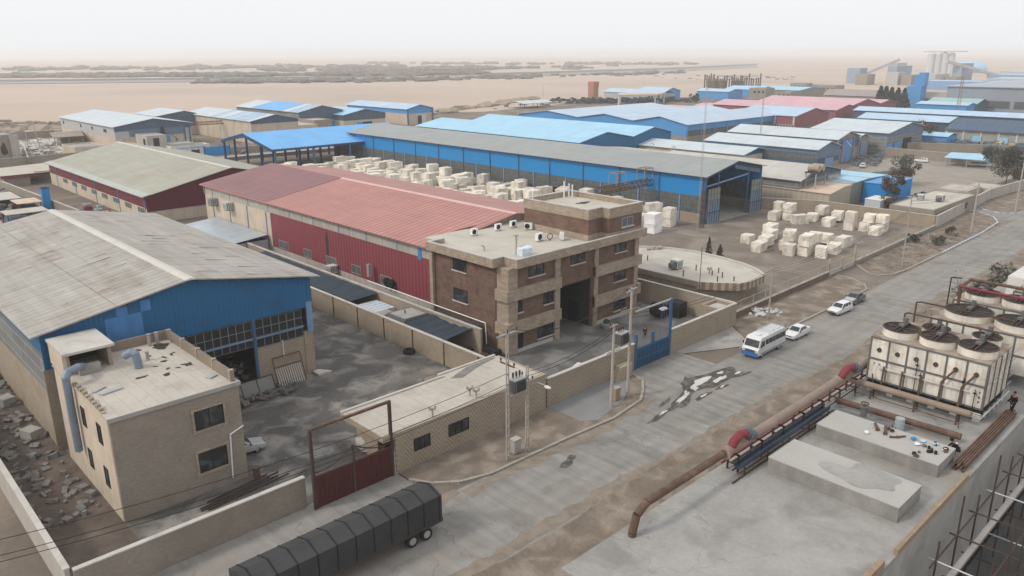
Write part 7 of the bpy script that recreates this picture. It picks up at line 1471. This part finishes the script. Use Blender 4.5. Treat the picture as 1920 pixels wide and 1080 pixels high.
def text3d(s, size, mat, parent, loc, name='lettering'):
    c = bpy.data.curves.new('txt', 'FONT'); c.body = s; c.size = size; c.extrude = .004; c.align_x = 'CENTER'; tmp = bpy.data.objects.new('txt', c); col.objects.link(tmp)
    bpy.context.view_layer.update(); me = bpy.data.meshes.new_from_object(tmp.evaluated_get(bpy.context.evaluated_depsgraph_get())); bpy.data.objects.remove(tmp)
    me.transform(Matrix(((0, 0, -1, loc[0]), (-1, 0, 0, loc[1]), (0, 1, 0, loc[2]), (0, 0, 0, 1)))); off = Vector((0, 0, 0)); p = parent
    while p is not None: off += p.location; p = p.parent
    me.transform(Matrix.Translation(-off)); me.materials.clear(); me.materials.append(mat); o = bpy.data.objects.new(name, me); col.objects.link(o); o.parent = parent; return o
def fan(mb_parent, cx, cy, z, r, h=.54, seed=0):
    mb = MB(); mb.ring((cx, cy), r*.97, r, z, z+h, 32); o = mb.build('fan_drum', FRP, mb_parent); mb = MB(); mb.ring((cx, cy), r*.93, r+.05, z+h+.002, z+h+.05, 32); mb.build('rim', RUSTD, o)
    mb = MB(); mb.cyl((cx, cy), r*.965, z+h*.9, z+h*.93, 32); mb.build('fan_dark', M('fan_void', (.045, .043, .04), .9, var=.3, vs=2), o)
    mb = MB(); a0 = seed*.7
    for k in range(5): a = a0+k*1.2566; mb.beam((cx+.15*math.cos(a), cy+.15*math.sin(a), z+h*.96), (cx+r*.9*math.cos(a), cy+r*.9*math.sin(a), z+h*.98), .24, .03)
    mb.cyl((cx, cy), .2, z+h*.94, z+h*.99, 14); mb.build('fan_blades', M('fan_grey', (.065, .06, .058), .6, var=.2), o)
    mb = MB()
    for k in range(1, 5): mb.ring((cx, cy), r*k/5, r*k/5+.018, z+h+.01, z+h+.03, 26)
    for k in range(12): a = a0+k*.5236; mb.beam((cx, cy, z+h+.04), (cx+r*math.cos(a), cy+r*math.sin(a), z+h+.01), .02)
    mb.build('wire_guard', RUSTD, o)
    mb = MB(); mb.beam((cx-r, cy-.12, z+h+.09), (cx+r, cy-.12, z+h+.09), .09); mb.beam((cx-r, cy+.14, z+h+.09), (cx+r, cy+.14, z+h+.09), .09); mb.build('motor_beam', RUSTD, o)
    mb = MB(); mb.box(cx-.2, cx+.2, cy-.18, cy+.18, z+h+.14, z+h+.3); mb.build('gearbox', PIPEG, o); mb = MB(); mb.cyl((cx+.05+.5*r, cy), .17, z+h+.14, z+h+.62, 12); mb.build('motor', PIPEG, o); return o
def tower(label, x0, x1, y0, y1, zb, zt, ncol, nside, fans, name='cooling_tower', detail=True):
    t = thing(name, label, 'cooling tower', ((x0+x1)/2, (y0+y1)/2, DK))
    mb = MB(); mb.box(x0+.08, x1-.08, y0+.08, y1-.08, zb+.05, zt-.05); mb.build('core', M('tower_core', (.20, .19, .18), .8), t)
    mb = MB(); mb.box(x0-.02, x1+.02, y0-.02, y1+.02, zt-.05, zt); mb.build('top_deck', FRPT, t)
    H = zt-zb; zm = zb+H*.5; cw = (y1-y0)/ncol
    for i in range(ncol):
        for j in range(2):
            ya, yb = y0+i*cw+.06, y0+(i+1)*cw-.06; za, zc = (zb+.1, zm-.06) if j == 0 else (zm+.06, zt-.12)
            mb = MB(); mb.box(x0-.03, x0+.079, ya, yb, za, zc)
            if detail:
                mb.box(x0-.055, x0-.031, ya+cw*.2, ya+cw*.42, za+.12, zc-.12); mb.box(x0-.055, x0-.031, yb-cw*.42, yb-cw*.2, za+.12, zc-.12)
            mb.build('panel', FRP, t)
    sw = (x1-x0)/nside
    for i in range(nside):
        for j in range(2):
            za, zc = (zb+.1, zm-.06) if j == 0 else (zm+.06, zt-.12); mb = MB(); mb.box(x0+i*sw+.06, x0+(i+1)*sw-.06, y0-.03, y0+.079, za, zc)
            for q in range(4): mb.box(x0+i*sw+.12+q*sw*.2, x0+i*sw+.2+q*sw*.2, y0-.06, y0-.031, za+.08, zc-.08)
            mb.build('side_panel', FRP, t)
    mb = MB()
    for i in range(ncol+1): yy = y0+i*cw; mb.box(x0-.09, x0-.032, yy-.055, yy+.055, zb, zt)
    for z_ in (zb, zm-.05, zt-.1): mb.box(x0-.12, x0-.091, y0, y1, z_, z_+.1)
    for i in range(nside+1): xx = x0+i*sw; mb.box(xx-.05, xx+.05, y0-.10, y0-.062, zb, zt)
    mb.build('steel_frame', M('frame_dark_grey', (.13, .13, .13), .7, var=.3, vs=2), t)
    for k, (fx, fy, r) in enumerate(fans): fan(t, fx, fy, zt, r, .54, k)
    return t
X1, Y1A, Y1B, ZB1, ZT1 = 55.5, 12.7, 20.35, 11.9, 15.2
T1 = tower('nearest cooling tower with white panelled front facing the plinths', X1, 60.6, Y1A, Y1B, ZB1, ZT1, 6, 4, [(57.15, 19.0, 1.22), (57.15, 16.45, 1.22), (57.15, 13.95, 1.22)])
fan(T1, 59.6, 14.1, ZT1, .92, .55, 3); fan(T1, 59.5, 17.4, ZT1, .92, .35, 4)
cw = (Y1B-Y1A)/6
for i in range(6):
    mb = MB(); mb.ring((0, 0), .06, .16, -.05, .05, 14); mb.v = [(X1-.1+z, Y1A+(i+.5)*cw+x, 14.3+y) for x, y, z in mb.v]; mb.build('port_flange', RUSTD, T1)
    yy = Y1A+i*cw+cw*.05; mb = MB()
    if i < 2: mb.path([(X1-.12, Y1A+(i+.5)*cw, 14.3), (X1-.35, Y1A+(i+.5)*cw+.25, 13.9), (X1-.45, yy+cw*.95, 13.3), (X1-.6, yy+cw*.95, 11.9)], .075, 8)
    elif i < 5: mb.tube((X1-.6, yy+cw*.95, 11.9), (X1-.5, yy+cw*.95, 13.3), .075, 8)
    else: mb.tube((X1-.6, yy+cw*.4, 11.9), (X1-.4, yy+cw*.55, 12.5), .05, 8)
    mb.build('riser_pipe', RUST, T1)
for k in range(3): mb = MB(); mb.box(X1-.2, 60.8, Y1A-.14-.08*k, Y1A-.08-.08*k, 11.35+.17*k, 11.42+.17*k); mb.build('base_rail', OFFW, T1); mb = MB(); mb.box(X1-.26-.08*k, X1-.2-.08*k, Y1A-.1, Y1B+.1, 11.35+.17*k, 11.42+.17*k); mb.build('base_rail', OFFW, T1)
for i in range(6): mb = MB(); mb.box(X1-.1, X1+.35, Y1A+i*1.42, Y1A+.42+i*1.42, DK, DK+.4); mb.build('foot', OFFW, T1)
for i in range(5): mb = MB(); mb.box(X1+.9+i*.95, X1+1.3+i*.95, Y1A-.05, Y1A+.3, DK, DK+.4); mb.build('foot', OFFW, T1)
mb = MB(); mb.box(X1+.05, 60.5, Y1A+.06, Y1B-.05, 11.41, 11.94); mb.build('underside_shade', BLACK, T1)  # black box stands in for the shade in the gap under the tower
for ya, yb in ((19.6, 16.7), (16.5, 13.6)): mb = MB(); mb.beam((X1-.3, ya, 13.05), (X1-.3, yb, 13.1), .09); mb.build('cable_conduit', OFFW, T1)
for yy, z_ in ((17.0, 14.2), (14.0, 13.9), (16.7, 13.5), (13.2, 13.3)): mb = MB(); mb.tube((X1-.25, yy, 11.9), (X1-.2, yy, z_), .028, 6); mb.blob((X1-.24, yy, z_-.25), (.09, .12, .07), 1, .1, 6); mb.build('sampling_tube', BLACK, T1)
for k in range(5): mb = MB(); mb.beam((60.7, Y1A-.1-.0*k, 12.2+.6*k), (61.6, Y1A-.1, 12.2+.6*k), .05); mb.build('ladder_rung', GALV, T1)
text3d('F  R', .34, BLACK, T1, (X1-.062, Y1B-.62, 13.05)); text3d('F', .27, BLACK, T1, (X1-.062, Y1A+.25, 13.0)); text3d('R', .27, BLACK, T1, (X1-.062, Y1A+.25, 12.66)); text3d('P', .27, BLACK, T1, (X1-.062, Y1A+.25, 12.32))
mb = MB(); mb.tube((54.3, 21.1, DK+.9), (54.3, 12.95, DK+.9), .23, 14); mb.build('header_pipe', PIPE, label='dusty brown header pipe in front of the nearest cooling tower', category='pipe')
for k, yy in enumerate((19.4, 16.4, 13.7)):
    t = thing('pipe_trestle', ['left', 'middle', 'right'][k]+' ladder like steel trestle under the header pipe', 'trestle', (54.3, yy, DK)); mb = MB()
    for a in (54.0, 54.6): mb.beam((a, yy, DK), (a, yy, DK+.68), .09)
    for j in range(3): mb.beam((54.0, yy, DK+.15+j*.2), (54.6, yy, DK+.15+j*.2), .05)
    mb.build('frame', RUSTD, t)
mb = MB(); mb.beam((53.6, 20.3, DK+.35), (53.6, 13.4, DK+.35), .05); mb.beam((53.6, 20.3, DK), (53.6, 20.3, DK+.35), .05); mb.beam((53.6, 13.4, DK), (53.6, 13.4, DK+.35), .05); mb.build('low_rail', RUST, label='low rusty rail running on the deck before the header pipe', category='rail')
T2 = tower('second cooling tower with two wider fans behind the nearest one', 63.7, 68.4, 12.1, 19.1, 11.9, 15.0, 6, 3, [(65.7, 17.1, 1.68), (65.6, 13.6, 1.6)])
T3 = tower('third cooling tower under the red pipe frame', 69.2, 73.6, 11.8, 19.3, 11.9, 15.25, 6, 3, [(70.8, 17.6, 1.33), (70.8, 14.85, 1.33), (71.0, 12.4, 1.1)])
T4 = tower('farthest cooling tower at the right edge with pale conical fan', 75.5, 81, 11.8, 16.5, 11.9, 15.2, 4, 3, [(77.6, 14.4, 1.9)])
def pframe(label, pts, r, m_): mb = MB(); mb.path(pts, r, 10); return mb.build('overhead_pipe', m_, label=label, category='pipe')
pframe('dark pipe loop over the fans of the nearest cooling tower', [(58.3, 19.3, 15.2), (58.3, 19.3, 16.5), (58.3, 19.1, 16.6), (58.3, 13.3, 16.6)], .055, RUSTD)
pframe('dark pipe loop between the nearest and the second cooling tower', [(60.7, 19.4, 14.4), (60.7, 19.4, 16.8), (60.7, 19.1, 16.9), (60.7, 12.9, 16.9)], .06, RUSTD)
pframe('thick brown pipe along the top of the red pipe frame', [(68.4, 18.7, 15.2), (68.4, 18.7, 16.5), (70.4, 18.6, 16.8), (70.4, 10.9, 16.8)], .13, RUST)
pframe('dull red pipe crossing in front of the third cooling tower fans', [(68.0, 18.7, 16.7), (67.7, 10.9, 16.7)], .11, REDP)
pframe('black upright pipe at the street side of the third cooling tower', [(68.0, 19.4, 14.4), (68.0, 19.4, 17.3), (68.0, 18.6, 17.4)], .05, BLACK)
mb = MB(); mb.box(88, 97, 11.5, 20, DK, DK+2.3); mb.build('white_shed', WHITEP, label='plain white roof shed at the right edge behind the cooling towers', category='roof shed')

# ------------------------------------------------------------ vegetation
def tree(name, label, x, y, h, r, leafmat, n, seed, z0=.1, trunk=True, leaf=.18, bare=0, group=None, shape='round'):
    rd = random.Random(seed); t = thing(name, label, 'tree' if h > 2.2 else 'shrub', (x, y, z0), 0, group); mb = MB(); tips = []
    def limb(p, d, L_, rr, k):
        q = (p[0]+d[0]*L_, p[1]+d[1]*L_, p[2]+d[2]*L_); mb.tube(p, q, rr, 5, rr*.6, cap=False); tips.append(q)
        if k > 0:
            for _ in range(rd.choice((2, 3))):
                e = Vector((d[0]+rd.uniform(-.75, .75), d[1]+rd.uniform(-.75, .75), d[2]+rd.uniform(-.15, .5))).normalized(); limb(q, e, L_*rd.uniform(.6, .85), rr*.6, k-1)
    for _ in range(1 if trunk else 4): limb((x, y, z0), (rd.uniform(-.15, .15), rd.uniform(-.15, .15), 1) if trunk else Vector((rd.uniform(-.8, .8), rd.uniform(-.8, .8), 1)).normalized(), h*.28, max(.025, h*.022), 4 if bare else 3)
    mb.build('trunk' if trunk else 'stems', BARK, t)
    if n:
        mc = MB()
        cl = [(x+rd.gauss(0, .45)*r, y+rd.gauss(0, .45)*r, z0+h*rd.uniform(.3, .95), rd.uniform(.25, .5)*r) for _ in range(14)] if shape == 'round' else [(x, y, z0+h*(.12+.84*k/13), r*(1-.9*k/13)) for k in range(14)]
        for _ in range(n):
            c = rd.choice(cl); v = Vector((rd.gauss(0, 1), rd.gauss(0, 1), rd.gauss(0, 1) if shape == 'round' else rd.gauss(0, .4))).normalized()*c[3]*rd.uniform(.5, 1.05); p = Vector(c[:3])+v; s = leaf*rd.uniform(.5, 1.4)
            a = Vector((rd.uniform(-1, 1), rd.uniform(-1, 1), rd.uniform(-1, 1))).normalized()*s; b = a.cross(Vector((rd.uniform(-1, 1), rd.uniform(-1, 1), 1))).normalized()*s*.7
            if p.z < z0: p.z = z0+.1
            mc.add([p-a, p-b, p+a, p+b], [(0,1,2,3)])
        mc.build('crown', leafmat, t)
    return t
tree('tree', 'brown leaved slim tree between the blue cabin and the low office', 190.5, 69.5, 8.5, 2.4, LEAFB, 3600, 1, leaf=.17)
tree('shrub', 'dark brown bush left of the slim brown tree near the white cabin', 184, 67.2, 3.2, 2.4, LEAFB, 900, 2, trunk=False, leaf=.22)
tree('tree', 'grey brown spreading tree beside the shade net', 222, 79, 7.5, 3.8, LEAFG, 3600, 3, leaf=.18)
tree('tree', 'big dark grey tree next to the gate house at the right edge', 243, 60, 9, 5.2, LEAFG, 7000, 4, leaf=.22)
tree('shrub', 'large bare brown bush in front of the low blue store', 327, 110, 9, 5.5, LEAFB, 1800, 5, trunk=False, leaf=.4)
for k, (px, py) in enumerate([(1648,199),(1658,200),(1668,202),(1680,204),(1692,206)]): p = at(px, py); tree('conifer', 'dark conifer in the short row before the brown grey long shed', p[0], p[1], 13, 4, LEAFD, 500, 10+k, leaf=1.0, group='conifers before the brown grey shed', shape='cone')
for k, (px, py, lb) in enumerate([(1328, 482, 'slim dark conifer behind the oval roof, taller of two'), (1349, 484, 'small dark conifer behind the oval roof, shorter of two')]): p = at(px, py); tree('conifer', lb, p[0], p[1], 3.6-k*1.2, .7, M('brown_green_needles', (.06, .05, .04), .9, var=.4), 500, 20+k, leaf=.14, shape='cone')
for k, (px, py) in enumerate([(309, 277), (331, 274)]): p = at(px, py); tree('cypress', ['left', 'right'][k]+' dark cypress before the blue doors of the far left shed', p[0], p[1], 8, 1.6, LEAFD, 500, 30+k, leaf=.5, shape='cone')
p = at(1302, 192); tree('tree', 'small dark round tree beside the pink low roof', p[0], p[1], 6, 3.5, LEAFD, 400, 33, leaf=.9)
for k, (x_, y_, h_, lb) in enumerate([(74.5, 25.5, 5.5, 'bare twiggy sapling on the roadside dirt left of the cooling tower'), (81, 27.5, 4.5, 'bare low sapling behind the nearest cooling tower corner'), (98, 30, 5, 'bare sapling beside the road above the third cooling tower'), (112, 31, 7.5, 'tall bare sapling by the road at the far cooling towers'), (50, 26.5, 5.5, 'bare sapling on the roadside dirt in the lower right')]):
    tree('sapling', lb, x_, y_, h_, 1.2, LEAFB, 60 if k else 0, 40+k, leaf=.1, bare=1)
for k, (x_, y_, r_) in enumerate([(118, 30, 2.2), (123, 31.5, 1.6), (128, 30.5, 2.2), (136, 31.5, 2.6)]): tree('shrub', 'grey green roadside bush beyond the far cooling towers', x_, y_, 3, r_, LEAFG, 600, 50+k, trunk=False, leaf=.2, group='roadside bushes beyond the cooling towers')
for k, (px, py, r_) in enumerate([(1758, 458, 1.6), (1715, 455, .9), (1780, 440, 1.0)]): p = at(px, py, .2); tree('shrub', ['wide', 'low', 'small'][k]+' dry shrub on the verge at the foot of the grey wall', p[0], p[1], 1.6, r_, LEAFG, 700, 60+k, z0=.2, trunk=False, leaf=.13)

# ------------------------------------------------------------ small clutter
def tyre(label, x, y, z, R_, w_, grp=None):
    kw = dict(label=label, category='tyre'); 
    if grp: kw['group'] = grp
    mb = MB(); mb.lathe([(R_*.55, 0), (R_*.9, .02), (R_, w_*.3), (R_, w_*.7), (R_*.9, w_), (R_*.55, w_)], (x, y, z), 24); mb.f = mb.f[:-2]; n = 24
    mb.add([(x+R_*.54*math.cos(6.28318*i/n), y+R_*.54*math.sin(6.28318*i/n), z+q) for q in (0.02, w_-.02) for i in range(n)], [((i+1) % n, i, i+n, (i+1) % n+n) for i in range(n)]); return mb.build('tyre', RUBBER, smooth=True, **kw)
p = at(767, 662, .1); tyre('big black tyre lying in the near yard by the long beige wall', p[0], p[1], .09, .72, .5); p = at(532, 735, .1); tyre('small tyre with pale rim lying by the scrap at the near shed', p[0], p[1], .09, .38, .22)
p = at(482, 893, .1); mb = MB(); mb.lathe([(.3, 0), (.3, .3), (.32, .32), (.3, .34), (.3, .9)], (p[0], p[1], .1), 16); mb.build('rusty_drum', RUST, label='rusty drum standing at the corner of the near annex', category='drum')
t = thing('grate', 'leaning rusty frame with vertical bars against the near shed wall', 'metal frame', (37, 74.6, .1)); mb = MB()
for k in range(12): mb.beam((35.3+k*.26, 74.0, .15), (35.3+k*.26, 74.9, 2.0), .06)
mb.build('bars', OFFW, t); mb = MB(); mb.beam((35.1, 74.95, 2.1), (38.4, 74.95, 2.1), .09); mb.beam((35.1, 75.1, 3.2), (38.4, 75.1, 3.2), .09); mb.beam((35.1, 74.0, .15), (35.1, 75.1, 3.2), .09); mb.beam((38.4, 74.0, .15), (38.4, 75.1, 3.2), .09); mb.build('frame', RUST, t)
t = thing('sheet_frame', 'long dark framed sheet leaning low against the near shed wall', 'metal frame', (31.5, 74.6, .1)); mb = MB(); plate(mb, [(27.5, 74.2, .12), (34.8, 74.2, .12), (34.8, 74.95, 1.5), (27.5, 74.95, 1.5)], .03); mb.build('sheet', M('dull_sheet', (.19, .19, .18), .7, var=.15), t); mb = MB()
for k in range(5): mb.beam((27.5+k*1.82, 74.15, .12), (27.5+k*1.82, 74.9, 1.52), .07)
mb.beam((27.5, 74.9, 1.52), (34.8, 74.9, 1.52), .07); mb.build('frame', RUSTD, t)
rd = random.Random(77)
mb = MB()
for k in range(40): mb.cbox((rd.uniform(27.5, 36.5), rd.uniform(72.0, 74.0), rd.uniform(.2, .5)), (rd.uniform(.2, 1.3), rd.uniform(.1, .5), rd.uniform(.1, .5)), rd.uniform(0, 3), rd.uniform(-.4, .4))
mb.build('loose_scrap', M('yard_scrap', (.15, .135, .12), .8, var=.8, vs=2), kind='stuff', label='loose scrap iron along the foot of the near shed wall', category='scrap')
mb = MB()
for k in range(5): mb.beam((rd.uniform(19, 21), 56+k*.28, .2), (rd.uniform(25, 27), 56.6+k*.3, .25), .1)
for k in range(0, len(mb.v), 8):
    q = MB(); q.v = mb.v[k:k+8]; q.f = [[i for i in f] for f in mb.f[:6]]; q.mi = [0]*6; q.build('steel_length', RUSTD, label='long rusty steel length lying on the ground before the near annex', category='steel bar', group='steel lengths before the near annex')
mb = MB()
for k in range(160): a = rd.random()*6.28; q = rd.random()**.6; x_, y_ = 49.3+q*2.6*math.cos(a), 62.5+q*3.0*math.sin(a); mb.cbox((x_, y_, .12+.7*(1-q)), (rd.uniform(.1, .5), rd.uniform(.1, .4), rd.uniform(.08, .3)), rd.uniform(0, 3), rd.uniform(-.5, .5))
mb.blob((49.3, 62.5, .05), (2.4, 2.8, .8), 5, .15, 14); mb.build('debris_mound', VERGE, kind='stuff', label='low mound of earth and debris in the near yard corner', category='debris')
mb = MB()
for k in range(260): x_, y_ = rd.uniform(8.9, 13.6), rd.uniform(62, 120); mb.cbox((x_, y_, .15), (rd.uniform(.2, .9), rd.uniform(.2, .8), rd.uniform(.15, .7)), rd.uniform(0, 3), rd.uniform(-.5, .5))
mb.build('rubble', SCREED, kind='stuff', label='broken blocks and rubble strewn along the left alley', category='rubble')
for k, (y_, lb) in enumerate([(99, 'grey concrete block left in the alley, farthest of three'), (90, 'grey concrete block left in the alley, middle of three'), (80, 'grey concrete block left in the alley, nearest of three')]): mb = MB(); mb.cbox((12.6, y_, .55), (1.2, 1.6, .9), .2*k); mb.build('concrete_block', CONC, label=lb, category='concrete block')
def litter(name, label, x0, x1, y0, y1, z, n, s0, s1, mat, seed):
    rd = random.Random(seed); mb = MB()
    for k in range(n): mb.blob((rd.uniform(x0, x1), rd.uniform(y0, y1), z), (rd.uniform(s0, s1), rd.uniform(s0, s1), rd.uniform(s0, s1)*.6), k, .35, 5)
    return mb.build(name, mat, kind='stuff', label=label, category='stones')
litter('verge_stones', 'small stones scattered on the verge in front of the gatehouse', 35, 61, 45, 50, .22, 260, .03, .08, SCREED, 1)
litter('verge_stones', 'small stones scattered on the verge behind the parked cars', 82, 121, 45, 51, .22, 260, .03, .09, VERGE, 2)
litter('verge_stones', 'stones and clods on the long verge beside the right stone yard', 131, 185, 45.6, 52, .22, 500, .06, .3, VERGE, 3)
litter('roadside_stones', 'pebbles along the roadside dirt before the deck building', 20, 150, 22, 31.5, .14, 500, .03, .12, VERGE, 4)
litter('yard_litter', 'small debris scattered over the near concrete yard', 16, 52, 53, 74, .1, 260, .03, .1, SCREED, 5)
litter('street_litter', 'bits of gravel and litter on the street', 20, 180, 31.5, 44.4, .11, 260, .02, .05, SCREED, 6)
litter('stone_yard_litter', 'small stones over the muddy right stone yard', 92, 168, 54, 84, .09, 420, .04, .14, MUD, 7)
mb = MB()
for k in range(26): q = at(1405+rd.uniform(0, 60), 585+rd.uniform(-6, 8), .22); mb.blob((q[0], q[1], .3), (rd.uniform(.2, .5), rd.uniform(.2, .5), rd.uniform(.1, .3)), k, .4, 7)
mb.build('white_rubbish', M('pale_rubbish', (.50, .51, .50), .8, var=.3, vs=2), kind='stuff', label='pale rubbish at the foot of the pole behind the minibus', category='rubbish')
t = thing('planter', 'round grey concrete planter with a low bush in the courtyard', 'planter', (75.6, 61.6, .1)); mb = MB(); mb.lathe([(.5, 0), (.75, .7), (.7, .75), (.6, .7)], (75.6, 61.6, .1), 18); mb.build('pot', CONC, t); mb = MB(); mb.blob((75.6, 61.6, .95), (.5, .5, .35), 2, .3); mb.build('bush', LEAFD, t)
for i, (px, py, lb) in enumerate([(1247, 607, 'left of the two black fuel tanks by the courtyard side wall'), (1272, 603, 'right of the two black fuel tanks by the courtyard side wall')]):
    q = (84.5+i*1.9, 59.6-i*1.7); mb = MB(); mb.tube((q[0]-.0, q[1]+1.0, 1.1), (q[0], q[1]-1.0, 1.1), .95, 18) if i == 0 else mb.box(q[0]-.9, q[0]+.9, q[1]-.9, q[1]+.9, .1, 2.2); mb.build('fuel_tank', BLACK, label=lb, category='tank')
mb = MB(); q = (64.9, 50.0)
for k in range(7): mb.box(62.5+.12*k, 65.2, 49.2, 50.0, .25+k*.22, .25+(k+1)*.22-.03)
mb.build('plank_stack', M('pale_timber', (.46, .38, .28), .85, var=.25, vs=3), label='slanting stack of pale slabs leaning on the front wall left of the blue gate', category='slab stack')
mb = MB(); mb.path([(61.6, 50.3, 2.8), (61.6, 50.3, 3.3), (62.0, 50.3, 3.5), (64.4, 50.3, 3.5)], .08); mb.build('bent_pipe', OFFW, label='bent pale pipe on top of the front wall by the poles', category='pipe')
for i, yy in enumerate((53.0, 55.2)): pass
mb = MB(); mb.blob((34.6, 52.3+3.6, .6), (1.1, 1.3, 1.0), 3, .1, 14); mb.build('covered_heap', GREYWALL, label='pale covered heap behind the brown gate next to the gatehouse', category='covered heap') if False else mb.build('covered_heap', CONCL, label='pale covered heap behind the brown gate next to the gatehouse', category='covered heap')

# ------------------------------------------------------------ hazy air
hz = MB(); hz.box(-12400, 12400, -12400, 12400, -1, 46)
hm = bpy.data.materials.new('haze'); hm.use_nodes = True; ht = hm.node_tree; ht.nodes.remove(ht.nodes['Principled BSDF'])
pv = ht.nodes.new('ShaderNodeVolumePrincipled'); pv.inputs['Color'].default_value = (1, 1, 1, 1); pv.inputs['Density'].default_value = .00028; pv.inputs['Anisotropy'].default_value = .2
ht.links.new(pv.outputs[0], ht.nodes['Material Output'].inputs['Volume'])
scene.cycles.volume_bounces = 4
hz.build('haze', hm, kind='stuff', label='pale dusty haze lying over the whole plain', category='haze')
